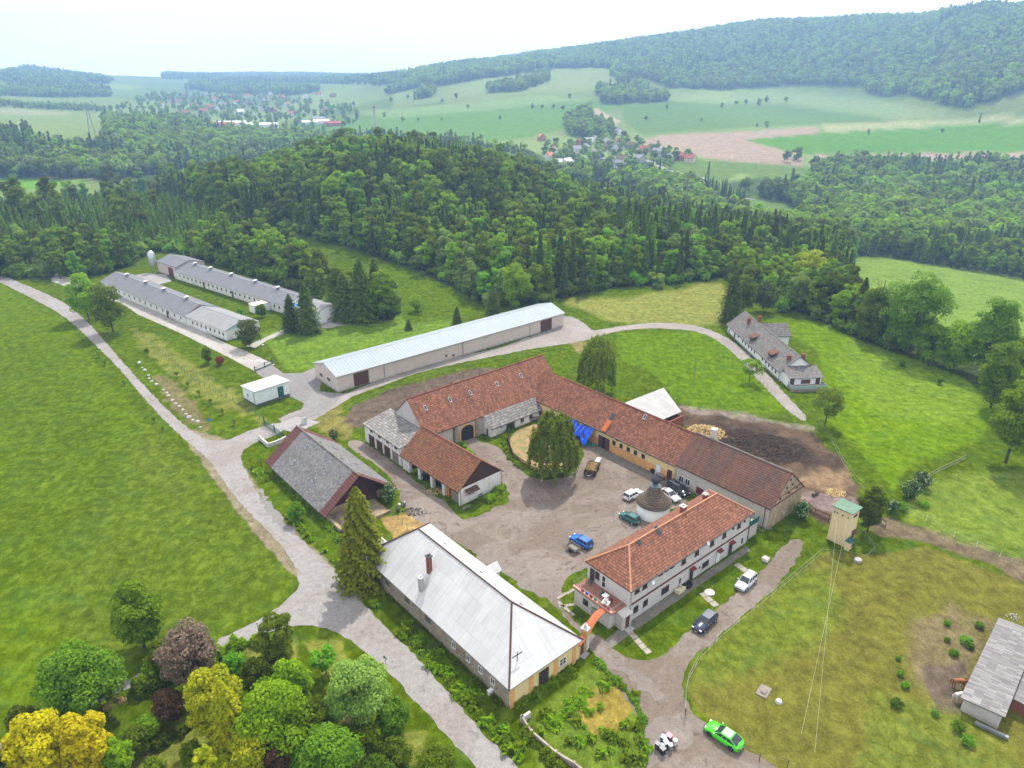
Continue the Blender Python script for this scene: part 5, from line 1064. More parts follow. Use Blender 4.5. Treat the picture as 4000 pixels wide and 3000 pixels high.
# sliding gates
def sgate(p0, p1, label, h=1.6):
    a_ = np.array(GD(*p0)); b_ = np.array(GD(*p1)); d = b_-a_; L = np.linalg.norm(d); e = empty('sliding_gate', (a_[0], a_[1], 0), atan2(d[1], d[0]), label, 'gate')
    m = MB(); m.box(0,-.04,.15,L,.04,.4); m.box(0,-.03,h-.1,L,.03,h)
    for i in range(int(L/.18)): m.box(i*.18,-.012,.4,i*.18+.03,.012,h-.1)
    m.build('gate_leaf', M['greenmetal'], e)
    for x in (0, L*.55, L): k = MB(); k.box(x-.09,.06,-.1,x+.09,.24,h+.3); k.build('post', M['darkmetal'], e)
sgate((570,918), (612,950), 'long green sliding gate across the concrete slab at the entrance'); sgate((552,803), (590,786), 'grey green barred gate across the drive to the poultry sheds', 1.3)
def hutbox(px, py, label, name, cat, sx, sy, sz, mat, rz=.7, lid=None):
    x, y = G(px, py); e = empty(name, (x, y, 0), rz, label, cat); m = MB(); m.box(-sx/2,-sy/2,.05,sx/2,sy/2,sz); m.build('body', mat, e); m = MB(); m.box(-sx/2-.06,-sy/2-.06,sz+.002,sx/2+.06,sy/2+.06,sz+.09); m.build('lid', lid or mat, e); return e
hutbox(1190, 1655, 'pale green metal cabinet beside the entrance slab', 'control_cabinet', 'cabinet', .9, .8, 1.4, plain('pale_green_metal', (.5,.58,.52), .5), .75, M['metal'])
hutbox(1915, 2713, 'small white meter box at the foot of the road side wall', 'meter_box', 'meter box', .6, .4, .7, M['white'], .7)
hutbox(2990, 2190, 'white square well head beside the gravel drive', 'garden_well', 'well', .9, .9, .5, M['white'], .7, M['concrete'])
# wheeled bins
binspec = [((2590,2902),'blue',.62,1.05),((2612,2895),'maroon',.62,1.05),((2566,2925),'dark grey',.5,.95),((2600,2920),'grey',.6,1.0),((2586,2930),'round dark',.5,.9),((2586,2944),'black',.6,1.0),((2617,2930),'round pale',.5,.95),((2635,2912),'white',.5,.95)]
BC = {'blue':(.05,.09,.13),'maroon':(.14,.03,.06),'dark grey':(.05,.05,.06),'grey':(.09,.1,.11),'round dark':(.12,.13,.14),'black':(.02,.02,.025),'round pale':(.35,.35,.34),'white':(.55,.55,.53)}
BL = {'blue':'dark blue wheeled bin at the back of the bin cluster','maroon':'maroon wheeled bin at the back of the bin cluster','dark grey':'dark bin at the left edge of the bin cluster','grey':'grey lidded bin in the middle of the bin cluster','round dark':'round dark dustbin at the centre of the cluster','black':'black wheeled bin at the front of the bin cluster','round pale':'round pale metal dustbin at the front of the cluster','white':'white topped dustbin standing apart from the bin cluster'}
for (p, nm, w, h) in binspec:
    x, y = G(*p); e = empty('waste_bin', (x, y, 0), random.uniform(.3, 1.2), BL[nm], 'waste bin', 'waste bins at the drive'); mt = plain('bin_'+nm, BC[nm], .45, .15)
    m = MB()
    if nm in ('round dark', 'round pale', 'white'): m.lathe([(.01,.03),(.22,.03),(.25,h-.08),(.27,h-.05)], 18)
    else: m.extr([(-w*.36,-w*.38,.06),(w*.36,-w*.38,.06),(w*.36,w*.38,.06),(-w*.36,w*.38,.06)], (0,0,.001)); m.v = m.v[:0]; m.f = []; m.uv = []; m.m = []; m.v += [(-w*.36,-w*.38,.06),(w*.36,-w*.38,.06),(w*.36,w*.38,.06),(-w*.36,w*.38,.06),(-w*.48,-w*.5,h-.1),(w*.48,-w*.5,h-.1),(w*.48,w*.5,h-.1),(-w*.48,w*.5,h-.1)]; m.f += [(0,3,2,1),(4,5,6,7),(0,1,5,4),(1,2,6,5),(2,3,7,6),(3,0,4,7)]; m.uv = [None]*6; m.m = [0]*6
    m.build('body', mt, e, nm.startswith('round'))
    m = MB()
    if nm in ('round dark', 'round pale', 'white'): m.lathe([(.28,h-.05),(.27,h),(.05,h+.05),(.01,h+.05)], 18)
    else: m.extr([(-w*.52,-w*.54,h-.09),(w*.52,-w*.54,h-.09),(w*.5,w*.52,h-.03),(-w*.5,w*.52,h-.03)], (0,0,.06)); m.tube((-w*.4,-w*.56,h-.08),(w*.4,-w*.56,h-.08),.025,n=5)
    m.build('lid', plain('lid_'+nm, tuple(min(.7, c_*2.2+.1) for c_ in BC[nm]), .3, .1), e)
    if not nm.startswith('round'):
        for sx in (-1, 1): m = MB(); m.tube((sx*w*.3,-w*.42,.1),(sx*w*.42,-w*.42,.1),.1,n=10); m.build('wheel', M['black'], e)
# cars
def loft(m, S, mi=0, close=True):
    n = len(S[0]); i = len(m.v)
    for r in S: m.v += r
    for a_ in range(len(S)-1):
        for k in range(n): m.f.append((i+a_*n+k, i+a_*n+(k+1) % n, i+(a_+1)*n+(k+1) % n, i+(a_+1)*n+k)); m.uv.append(None); m.m.append(mi)
    if close:
        m.f.append(tuple(i+k for k in reversed(range(n)))); m.f.append(tuple(i+(len(S)-1)*n+k for k in range(n))); m.uv += [None]*2; m.m += [mi]*2
def car(px, py, px2, py2, colr, kind, label, L=None, second=None, flip=False):
    a_ = np.array(G(px, py, .3)); b_ = np.array(G(px2, py2, .3)); c0 = (a_+b_)/2; d = b_-a_
    if flip: d = -d
    K = {'coupe': (4.6, 1.85, 1.4, .62, .95), 'wagon': (4.6, 1.8, 1.45, .62, .95), 'suv': (4.3, 1.8, 1.7, .7, 1.05), 'hatch': (4.1, 1.72, 1.45, .62, .93), 'van': (4.9, 1.9, 1.78, .72, 1.08), 'sedan': (4.6, 1.8, 1.42, .6, .95)}[kind]
    L_, W_, H_, wr_, belt = K; L_ = L or L_; h = W_/2
    e = empty('car', (c0[0], c0[1], .02), atan2(d[1], d[0]), label, 'car', 'cars parked around the farm')
    paint_ = plain('car_paint', colr, .22, .03, 1, spec=.45, coat=.25)
    # stations along the car: (x, top, half-width)
    st_ = [(-.5,.72*belt,.8),(-.47,.93*belt,.93),(-.38,belt,.98),(-.1,belt*.99,1),(.15,belt*.98,1),(.24,belt*.97,.99),(.36,belt*.9,.97),(.45,belt*.8,.9),(.49,belt*.66,.82),(.5,belt*.5,.76)]
    S = []
    for x, zt, w in st_:
        w *= h; zb = .2 if abs(x) < .46 else .3
        S.append([(x*L_,-w*.93,zb),(x*L_,-w,zb+.22),(x*L_,-w,zt-.16),(x*L_,-w*.9,zt-.02),(x*L_,0,zt+.02),(x*L_,w*.9,zt-.02),(x*L_,w,zt-.16),(x*L_,w,zb+.22),(x*L_,w*.93,zb)])
    m = MB(); loft(m, S); body = m.build('body', paint_, e, True)
    # cabin: glass block with roof and pillars
    r0, r1, f1, f0 = {'coupe': (-.42,-.24,.04,.2), 'sedan': (-.4,-.24,.03,.2), 'hatch': (-.47,-.38,.04,.22), 'wagon': (-.48,-.4,.03,.19), 'suv': (-.49,-.44,.04,.2), 'van': (-.49,-.44,.1,.27)}[kind]
    hb, ht = h*.93, h*.74
    q0 = [(r0*L_,-hb*.94,belt-.03),(f0*L_,-hb*.94,belt-.03),(f0*L_,hb*.94,belt-.03),(r0*L_,hb*.94,belt-.03)]; q1 = [(r1*L_,-ht,H_-.06),(f1*L_,-ht,H_-.06),(f1*L_,ht,H_-.06),(r1*L_,ht,H_-.06)]
    m = MB(); loft(m, [q0, q1]); m.build('windows', M['glass'], e)
    m = MB(); rr = [(r1*L_-.03,-ht-.02,H_-.08),(f1*L_+.03,-ht-.02,H_-.08),(f1*L_+.03,ht+.02,H_-.08),(r1*L_-.03,ht+.02,H_-.08)]; r2 = [(r1*L_+.12,-ht*.8,H_+.02),(f1*L_-.1,-ht*.8,H_),(f1*L_-.1,ht*.8,H_),(r1*L_+.12,ht*.8,H_+.02)]
    loft(m, [rr, r2]); m.build('roof', second or paint_, e)
    m = MB()
    for k in range(4): m.tube(q0[k], q1[k], .055, .04, n=5)
    for s_ in (-1, 1):
        for fx in ((.38,.62) if kind in ('coupe','hatch') else (.3,.62)):
            xb = r0*L_+(f0-r0)*L_*(fx+.05); xt = r1*L_+(f1-r1)*L_*fx; m.tube((xb,s_*hb*.95,belt-.03),(xt,s_*(ht+.01),H_-.06),.04,n=5)
    m.build('pillars', paint_, e)
    wx = (-.3*L_, .31*L_); R_ = .33 if kind not in ('suv','van') else .36
    for x in wx:
        for s_ in (-1, 1):
            m = MB(); m.tube((x,s_*(h-.2),R_),(x,s_*(h+.005),R_),R_,n=18); w_ = m.build('wheel', M['black'], e); m = MB(); m.tube((x,s_*(h+.006),R_),(x,s_*(h+.02),R_),R_*.62,n=14); m.build('rim', M['zinc'] if kind != 'coupe' else M['darkmetal'], w_)
            m = MB(); P = [(x+(R_+.06)*cos(t_), s_*(h-.004), R_+(R_+.06)*sin(t_)) for t_ in np.linspace(-.2, pi+.2, 12)]; m.extr(P, (0, s_*.006, 0)); m.build('wheel_arch', M['black'], e)
    for s_ in (-1, 1):
        m = MB(); m.box(.455*L_,min(s_*h*.5,s_*h*.84),belt*.62,.487*L_,max(s_*h*.5,s_*h*.84),belt*.78); m.build('headlight', M['white'], e)
        m = MB(); m.box(-.496*L_,min(s_*h*.62,s_*h*.9),belt*.66,-.465*L_,max(s_*h*.62,s_*h*.9),belt*.86); m.build('tail_light', M['redpaint'], e)
        m = MB(); m.box(f0*L_*.8,min(s_*h,s_*(h+.16)),belt-.02,f0*L_*.8+.14,max(s_*h,s_*(h+.16)),belt+.13); m.build('mirror', paint_, e)
    m = MB(); m.box(.494*L_,-.35,.38,.508*L_,.35,.55); m.build('grille', M['black'], e)
    m = MB(); m.box(.5085*L_,-.26,.3,.512*L_,.26,.37); m.box(-.506*L_,-.26,.5,-.5*L_,.26,.6); m.build('number_plate', M['white'], e)
    if kind in ('wagon', 'suv', 'van'):
        m = MB(); [m.tube((r1*L_+.2,s_*ht*.86,H_+.05),(f1*L_-.2,s_*ht*.86,H_+.05),.025,n=5) for s_ in (-1,1)]; m.build('roof_rail', M['zinc'] if kind != 'suv' else M['darkmetal'], e)
    return e
car(2895,2925,2762,2835,(.06,.62,.02),'coupe','bright lime green coupe parked on the gravel beside the paddock fence')
car(2790,2400,2715,2470,(.02,.03,.06),'wagon','dark navy estate car facing the camera on the gravel drive',4.7)
car(2945,2250,2880,2310,(.55,.57,.6),'suv','silver white boxy car with dark windows on the gravel drive',4.3)
car(2308,2140,2233,2097,(.01,.13,.55),'wagon','bright blue estate car beside the small trailer in the farmyard',4.2)
car(2495,2047,2425,2008,(.01,.11,.1),'hatch','teal green hatchback parked left of the round chapel',4.0)
car(2444,1950,2500,1922,(.68,.68,.68),'wagon','white estate car seen from behind left of the chapel roof',4.2)
car(2583,1915,2652,1962,(.5,.5,.52),'sedan','silver car parked right of the chapel dome',4.5, None)
car(2612,1893,2688,1942,(.012,.015,.02),'van','black people carrier parked against the grey stable wall',4.8)
# trailers
def trailer(px, py, rz, L_, W_, z0, z1, label, mat, load=None, name='trailer'):
    x, y = G(px, py); e = empty(name, (x, y, .02), rz, label, 'trailer'); m = MB(); m.box(-L_/2,-W_/2,z0,L_/2,W_/2,z0+.08); m.build('bed', mat, e)
    for q in ((-L_/2,-W_/2,L_/2,-W_/2+.05),(-L_/2,W_/2-.05,L_/2,W_/2),(-L_/2,-W_/2+.051,-L_/2+.05,W_/2-.051),(L_/2-.05,-W_/2+.051,L_/2,W_/2-.051)): m = MB(); m.box(q[0],q[1],z0+.081,q[2],q[3],z1); m.build('side_board', mat, e)
    m = MB(); m.tube((L_/2,-W_*.35,z0),(L_/2+1.2,0,z0-.05),.04,n=5); m.tube((L_/2,W_*.35,z0),(L_/2+1.2,0,z0-.05),.04,n=5); m.tube((L_/2+1.15,0,z0-.05),(L_/2+1.15,0,0),.04,n=5); m.build('drawbar', M['metal'], e)
    for xx in ((0,) if L_ < 3 else (-L_*.32, L_*.32)):
        for s_ in (-1, 1): m = MB(); m.tube((xx,s_*(W_/2+.02),.3 if L_<3 else .4),(xx,s_*(W_/2+.2),.3 if L_<3 else .4),.3 if L_<3 else .4,n=16); m.build('wheel', M['black'], e)
    return e
trailer(2240, 2150, radians(131), 2.2, 1.4, .5, .95, 'small empty single axle trailer beside the blue car', M['greywood'])
e_ = trailer(2310, 1845, radians(250), 3.6, 2.0, .8, 1.5, 'wooden hay wagon loaded with straw in the farmyard', M['brownwood'], name='hay_wagon')
x, y = G(2310, 1845); m = MB(); R = random.Random(3)
for i in range(220):
    u_, v_ = R.uniform(-1.7,1.7), R.uniform(-.9,.9); z_ = 1.15+.5*(1-(v_/.95)**2)*(1-(u_/1.8)**4)*R.uniform(.7,1); q = R.uniform(0,pi); l_ = R.uniform(.15,.35); m.extr([(u_-l_*cos(q),v_-l_*sin(q),z_),(u_+l_*cos(q),v_+l_*sin(q),z_+R.uniform(-.05,.1)),(u_+l_*cos(q)+.1*sin(q),v_+l_*sin(q)-.1*cos(q),z_-.1)], (0,0,.08))
m.box(-1.7,-.9,.9,1.7,.9,1.3); at('straw_load', m, M['straw'], x, y, radians(250), 'heap of golden straw piled on the hay wagon', 'straw', z=.02)
m = MB(); m.box(-1.1,-.45,1.0,1.1,.45,1.1); m.box(-1,-.35,.3,-.8,.35,1.0); m.box(.8,-.35,.3,1,.35,1.0); p_ = G(2335, 1815); at('plank_trestle', m, M['stone'], *p_, radians(68), 'pale plank table behind the hay wagon', 'table')
# blue tarpaulin on its frame, green net
tx, ty = G(2275, 1745); n1 = 26; m = MB(); gp = {}
bY = None
p0 = np.array(G(2232, 1700, 0)); p1_ = np.array(G(2330, 1745, 0)); u_ = (p1_-p0); Lt = np.linalg.norm(u_); u_ /= Lt; v_ = np.array([-sin(radians(130.8-90)), 0]); v_ = np.array([-u_[1], u_[0]]); v_ = v_ if v_[1] < 0 else -v_
Lt = 7.0; o_ = np.array(G(2228, 1690, 0)); u_ = np.array([cos(radians(-49.2)), sin(radians(-49.2))]); v_ = np.array([cos(radians(220.8)), sin(radians(220.8))])
for i in range(n1+1):
    for j in range(13):
        s_, t_ = i/n1, j/12; w_ = .55+.45*abs(sin(s_*5)); z_ = 3.6*(1-t_)+.9*t_+.5*math.sin(s_*7+t_*4)*t_-1.0*sin(pi*s_)*sin(pi*min(1, t_*1.1))*.8+1.3*(float(vnoise(np.array([s_*9]), np.array([t_*7]), 1., 4)[0])-.5)+.5*(float(vnoise(np.array([s_*26]), np.array([t_*15]), 1., 5)[0])-.5)
        q = o_+u_*s_*Lt+v_*(.2+t_*2.6*w_); m.v.append((q[0], q[1], max(.15, z_)))
for i in range(n1):
    for j in range(12):
        if 17 <= i <= 19 and 5 <= j <= 8: continue
        k = i*13+j; m.f.append((k, k+13, k+14, k+1)); m.uv.append(None); m.m.append(0)
tp = m.build('tarpaulin', M['blue'], smooth=False); tag(tp, 'torn bright blue tarpaulin hanging off the yellow stable wall', 'tarpaulin'); md = tp.modifiers.new('solid', 'SOLIDIFY'); md.thickness = .03
m = MB()
for i in range(7): q = o_+u_*(i/6*Lt); q2 = q+v_*(2.2+.4*sin(i*3)); m.tube((q[0],q[1],3.9),(q2[0],q2[1],2.3+.35*sin(i*2)),.02,n=5)
tag(m.build('pole_rack', M['stone']), 'row of pale poles leaning from the stable eaves over the blue tarpaulin', 'frame')
m = MB(); R = random.Random(5)
for i in range(140): a_, d_ = R.uniform(0,2*pi), R.uniform(.9,1.7); q = R.uniform(0,pi); zz = R.uniform(.05,.3); X_, Y_ = d_*cos(a_), d_*sin(a_)*.9; m.extr([(X_,Y_,zz),(X_+.5*cos(q),Y_+.5*sin(q),zz+.05),(X_+.5*cos(q)-.18*sin(q),Y_+.5*sin(q)+.18*cos(q),zz)], (0,0,.03))
p_ = G(2312, 1735); at('net_heap', m, M['greennet'], *p_, 0, 'crumpled green netting lying in a ring by the stable door', 'netting')
# round pen
ce = np.array(G(2075, 1718)); e = empty('round_pen', (ce[0], ce[1], 0), 0, 'round pen with brown board fence around a grass circle in front of the birch', 'pen')
P = [np.array(GD(*q))-ce for q in ((1100,925),(1140,912),(1190,908),(1235,925),(1250,965),(1245,1000),(1215,1035),(1160,1025),(1108,990),(1097,955))]
for i in range(len(P)):
    a_, b_ = P[i], P[(i+1) % len(P)]; d = b_-a_; L_ = np.linalg.norm(d); n_ = int(L_/.22); m = MB()
    for j in range(n_): q = a_+d*(j+.5)/n_; m.box(q[0]-.045,q[1]-.045,.1,q[0]+.045,q[1]+.045,1.25)
    m.tube((*a_,1.15),(*b_,1.15),.06,n=4); m.tube((*a_,.3),(*b_,.3),.05,n=4); m.build('fence_panel', M['brownwood'], e); m = MB(); m.tube((*a_,-.1),(*a_,1.45),.08,n=6); m.build('post', M['brownwood'], e)
ground_sheet('pen_floor', [(q[0]*DS, q[1]*DS) for q in ((1102,950),(1120,928),(1150,918),(1190,915),(1225,935),(1235,970),(1215,1015),(1160,1015),(1115,985))], pavem('pen_dirt', (.36,.24,.12), (.15,.18,.04), (.3,.2,.1), .25, .8, 6, .3), .012, .1)
# garden furniture etc. by the grey house
m = MB(); m.box(-.8,-.45,.1,.8,.45,.45); m.box(-.8,.25,.45,.8,.45,.85); m.box(-.8,-.45,.451,-.6,.24,.65); m.box(.6,-.45,.451,.8,.24,.65); p_ = G(2655, 2312); o_ = at('sofa', m, plain('cream_cover', (.65,.58,.38), .8, .1), *p_, radians(40+180), 'cream coloured old sofa by the front wall of the grey house', 'sofa'); 
m = MB(); m.lathe([(.01,.05),(.75,.05),(.85,.45),(.8,.47),(.7,.4),(.01,.4)], 20); p_ = G(2683, 2288); at('pond_tub', m, M['black'], *p_, 0, 'round black plastic tub beside the cream sofa', 'tub', smooth=True)
m = MB(); m.lathe([(.01,.12),(.75,.12),(.75,.02)], 24); p_ = G(2772, 2315); at('well_cover', m, M['stone'], *p_, 0, 'round pale concrete well cover on the front lawn', 'well cover')
m = MB(); m.lathe([(.01,.1),(.4,.1),(.4,.0)], 20); p_ = G(1027, 1347); at('manhole_cover', m, M['stone'], *p_, 0, 'small round concrete cover on the lawn by the poultry sheds', 'manhole cover')
m = MB(); m.box(-1,-.7,-.1,1,.7,.15); m.box(-.5,-.35,.151,.3,.3,.3); p_ = G(2983, 2702); at('concrete_block', m, M['greywood'], *p_, .9, 'broken concrete slab lying in the paddock', 'concrete slab')
m = MB(); m.lathe([(.01,.35),(.35,.3),(.45,0)], 14); p_ = G(3042, 2742); at('boulder', m, M['stone'], *p_, 0, 'single rounded stone in the paddock near the concrete slab', 'boulder')
m = MB(); m.lathe([(.01,.5),(.55,.5),(.6,.45),(.6,0)], 22); p_ = G(3350, 2193); at('feed_tub', m, M['concrete'], *p_, 0, 'round grey water trough at the fence below the yellow tower', 'trough')
for k_, (px, py) in enumerate(((1560, 1983), (1580, 1975), (1555, 2000))):
    m = MB(); m.lathe([(.01,.02),(.3,.02),(.32,.3),(.29,.45),(.32,.6),(.3,.85),(.01,.85)], 16); p_ = G(px, py); o_ = at('barrel', m, (M['zinc'], M['metal'], M['darkmetal'])[k_], *p_, 0, ('bright zinc barrel near the slate barn corner', 'grey metal barrel rightmost near the slate barn corner', 'dark barrel in front of the barrels near the slate barn')[k_], 'barrel', smooth=True)
m = MB(); m.box(-.9,-.5,.72,.9,.5,.78); [m.box(x_-.05,-.4,0,x_+.05,.4,.72) for x_ in (-.6,.6)]; m.box(-.9,.75,.42,.9,1.0,.47); m.box(-.9,-1.0,.42,.9,-.75,.47); [m.box(x_-.04,y_-.1,0,x_+.04,y_+.1,.42) for x_ in (-.7,.7) for y_ in (.87,-.87)]; p_ = G(2580, 1868); at('picnic_table', m, M['greywood'], *p_, radians(130), 'grey picnic table outside the last door of the yellow stable', 'table')
m = MB(); m.tube((0,-.12,.5),(0,.12,.5),.5,n=20); p_ = G(2548, 1848); at('old_tyre', m, M['black'], *p_, radians(131), 'large black tyre leaning on the ochre stable wall', 'tyre')
m = MB(); m.tube((-.9,0,.35),(.9,0,.3),.28,.22,n=10); m.tube((.5,.3,.2),(1.4,.9,.2),.15,n=8); p_ = G(3185, 1935); at('fallen_log', m, M['bark'], *p_, .6, 'fallen log at the end of the white fence by the manure yard', 'log')
heap('manure_heap', 2760, 1690, 3.6, 1.0, M['straw'], 'golden straw heap on top of the manure yard', 'straw heap', 700, 1.2, radians(-30))
heap('straw_pile', 3265, 1925, 1.5, .3, M['straw'], 'low pile of pale straw at the lower end of the manure yard', 'straw pile', 150, 1.2)
heap('soil_heap', 2960, 1740, 6.5, .8, plain('dark_manure', (.055,.038,.027), .95, .4), 'dark manure mound in the middle of the manure yard', 'manure heap', 1400, 1.6, radians(-25))
heap('scrap_pile', 3955, 2410, .8, .5, M['concrete'], 'white scrap boards piled behind the field shelter', 'scrap', 25)
m = MB(); m.box(-1.7,-.2,.1,1.7,.2,.5); p_ = G(3870, 2860); at('water_trough', m, M['metal'], *p_, radians(-40), 'long grey feeding trough in front of the field shelter', 'trough')
# white rocks along the road
RK = cp(300,900,2.011, 492,1040,513,1080,535,1100,563,1140,570,1165,588,1188,624,1212,680,1255,708,1278,720,1300,750,1335,777,1362,805,1383,834,1411,858,1445,882,1467,912,1492,948,1502,970,1548)
for k_, (px, py) in enumerate(RK):
    R = random.Random(k_); r = R.uniform(.28,.52); m = MB(); import bmesh
    bm = bmesh.new(); bmesh.ops.create_icosphere(bm, subdivisions=2, radius=r)
    for v in bm.verts: f_ = 1+.35*(R.random()-.5); v.co = (v.co.x*f_*1.2, v.co.y*f_, max(-.1, v.co.z*f_*.75)+.05)
    me = bpy.data.meshes.new('roadside_boulder'); bm.to_mesh(me); bm.free(); me.materials.append(M['stone'] if k_ else M['stone']); o_ = link('roadside_boulder', me); x, y = G(px, py); o_.location = (x, y, 0); o_.rotation_euler = (0, 0, R.random()*6)
    tag(o_, 'white rough boulder in the row along the verge of the upper road', 'boulder', 'white boulders along the road')
M['boulder'] = plain('white_rock', (.42,.41,.39), .9, .2, 2)
for o_ in COL.objects:
    if o_.name.startswith('roadside_boulder'): o_.data.materials[0] = M['boulder']
# signs, lamps, poles
def sign(px, py, h, label, shape, colr, rz=0, name='road_sign', txt=None, w=.6):
    x, y = G(px, py); e = empty(name, (x, y, 0), rz, label, 'sign'); m = MB(); m.tube((0,0,-.1),(0,0,h),.035,n=6); m.build('post', M['metal'], e); m = MB()
    if shape == 'tri': m.extr([(-w/2,-.03,h-.5),(w/2,-.03,h-.5),(0,-.03,h+.05)], (0,-.02,0))
    else: m.box(-w/2,-.06,h-w,w/2,-.04,h)
    pl = m.build('plate', plain(name+'_plate', colr, .5, .1), e)
    if txt:
        cu = bpy.data.curves.new('lettering', 'FONT'); cu.body = txt; cu.size = w*1.1; cu.align_x = 'CENTER'; cu.align_y = 'CENTER'; cu.extrude = .004; cu.materials.append(M['white']); tmp_ = bpy.data.objects.new('lettering', cu); me_ = bpy.data.meshes.new_from_object(tmp_); bpy.data.objects.remove(tmp_); t_ = link('lettering', me_);  t_.parent = pl; t_.location = (0,-.068,h-w/2); t_.rotation_euler = (pi/2,0,0)
sign(820, 1655, 1.3, 'small blue information sign in the grass near the road junction', 'sq', (.01,.14,.6), .3, txt='i')
sign(1508, 2610, 2.2, 'grey back of a triangular road sign on the verge of the lower road', 'tri', (.2,.22,.22), -.6, w=.9)
sign(1011, 2475, 2.0, 'small white road sign on a dark post by the side road', 'sq', (.6,.6,.6), .3, w=.3)
def pole(px, py, h, label, name='utility_pole', r=.12, arm=True, mat='greywood', cat='pole'):
    x, y = G(px, py); e = empty(name, (x, y, 0), .7, label, cat); m = MB(); m.tube((0,0,-.2),(0,0,h),r,r*.7,n=8); m.build('pole', M[mat], e)
    if arm: m = MB(); m.box(-.8,-.05,h-.5,.8,.05,h-.38); m.build('crossarm', M['darkmetal'], e)
    return e
pole(2707, 1515, 7.5, 'bare wooden pole standing in the meadow behind the stable', arm=False); pole(2020, 2700, 6.5, 'wooden utility pole at the yellow end wall', mat='darkmetal', r=.07)
pole(1445, 2310, 6.5, 'pale concrete street light pole on the verge under the spruce', 'street_light', .09, True, 'concrete', 'street light'); pole(1062, 1423, 3.5, 'green gate lamp post at the drive to the poultry sheds', 'lamp_post', .06, False, 'greenmetal', 'lamp post')
pole(1025, 1840, 3.2, 'leaning thin wooden pole on the verge by the slate barn', arm=False, r=.06, mat='darkwood')
# horses
def skinned(name, V, E, R_, mat, parent):
    me = bpy.data.meshes.new(name); me.from_pydata(V, E, []); me.update(); o = link(name, me, parent); me.materials.append(mat)
    md = o.modifiers.new('skin', 'SKIN'); md.use_smooth_shade = True
    for v, r in zip(me.skin_vertices[0].data, R_): v.radius = (r, r)
    me.skin_vertices[0].data[0].use_root = True
    s_ = o.modifiers.new('sub', 'SUBSURF'); s_.levels = 1; s_.render_levels = 2; return o
def horse(px, py, rz, colr, mane, label, head=1.45):
    x, y = G(px, py); e = empty('horse', (x, y, 0), rz, label, 'horse')
    V = [(-.55,0,1.18),(-.1,0,1.15),(.4,0,1.18),(.62,0,1.22),(.85,0,1.4),(1.1,0,head),(1.3,0,head-.12),(1.48,0,head-.3),(-.78,0,1.2),
         (-.6,.17,.95),(-.68,.18,.55),(-.62,.18,.1),(-.57,.18,.04),(-.6,-.17,.95),(-.55,-.18,.55),(-.48,-.18,.1),(-.43,-.18,.04),
         (.45,.16,.9),(.45,.17,.5),(.45,.17,.1),(.5,.17,.04),(.45,-.16,.9),(.52,-.17,.5),(.5,-.17,.1),(.55,-.17,.04),(1.12,.06,head+.16),(1.12,-.06,head+.16)]
    E = [(0,1),(1,2),(2,3),(3,4),(4,5),(5,6),(6,7),(0,8),(0,9),(9,10),(10,11),(11,12),(0,13),(13,14),(14,15),(15,16),(2,17),(17,18),(18,19),(19,20),(2,21),(21,22),(22,23),(23,24),(5,25),(5,26)]
    R_ = [.3,.3,.29,.24,.17,.14,.12,.07,.2]+[.15,.08,.055,.07]*2+[.12,.075,.055,.07]*2+[.03,.03]
    skinned('body', V, E, R_, plain('horse_coat', colr, .7, .12), e)
    V = [(-.92,0,1.25),(-1.05,0,1.0),(-1.02,0,.6)]; skinned('tail', V, [(0,1),(1,2)], [.05,.08,.04], plain('horse_hair', mane, .9, .2), e)
    m = MB()
    for i in range(9): t_ = i/8; xx = .6+.5*t_; zz = 1.42+(head+.1-1.42)*t_; m.extr([(xx-.08,.03,zz+.1),(xx+.06,.03,zz+.14),(xx-.02,.06,zz-.12),(xx-.1,.06,zz-.14)], (0,.03,0))
    m.build('mane', plain('horse_hair', mane, .9, .2), e); return e
horse(3742, 2685, radians(-12), (.28,.1,.035), (.08,.03,.015), 'chestnut horse walking under the roof of the field shelter')
horse(3746, 2738, radians(2), (.6,.55,.5), (.5,.45,.4), 'pale grey horse with its head under the field shelter roof', 1.2)
# ---------------------------------------------------------------- trees
def quads_mesh(name, Cn, Nn, S, mats, trunk=None, asp=None):
    "many leaf-clump faces: centres, normals, sizes"
    n = len(Cn); R = rng.normal(size=(n, 3)); Nn = Nn/np.maximum(np.linalg.norm(Nn, axis=1, keepdims=True), 1e-6)
    U = np.cross(Nn, R); U /= np.maximum(np.linalg.norm(U, axis=1, keepdims=True), 1e-6); V = np.cross(Nn, U)
    S = S[:, None]; a = S if asp is None else S*asp
    v = np.stack([Cn-U*S*.5-V*a*.5, Cn+U*S*.5-V*a*.35, Cn+U*S*.35+V*a*.5+Nn*S*.12, Cn-U*S*.5+V*a*.4], 1).reshape(-1, 3)
    f = np.arange(n*4).reshape(-1, 4); tv = np.zeros((0, 3)); tf = []
    if trunk is not None: tv = np.array(trunk.v, float).reshape(-1, 3); tf = [tuple(i+n*4 for i in q) for q in trunk.f]
    me = bpy.data.meshes.new(name); vv = np.concatenate([v, tv]); me.vertices.add(len(vv)); me.vertices.foreach_set('co', vv.ravel().astype(np.float32))
    ls = np.concatenate([[4]*n, [len(q) for q in tf]]).astype(np.int32) if tf else np.full(n, 4, np.int32)
    idx = np.concatenate([f.ravel(), np.array([i for q in tf for i in q], int)]) if tf else f.ravel()
    me.loops.add(len(idx)); me.polygons.add(len(ls)); me.loops.foreach_set('vertex_index', idx.astype(np.int32))
    me.polygons.foreach_set('loop_start', np.concatenate([[0], np.cumsum(ls)[:-1]]).astype(np.int32))
    for m_ in mats: me.materials.append(m_)
    if tf and len(mats) > 1: me.polygons.foreach_set('material_index', np.concatenate([np.zeros(n), np.ones(len(tf))]).astype(np.int32))
    me.update(calc_edges=True); return me
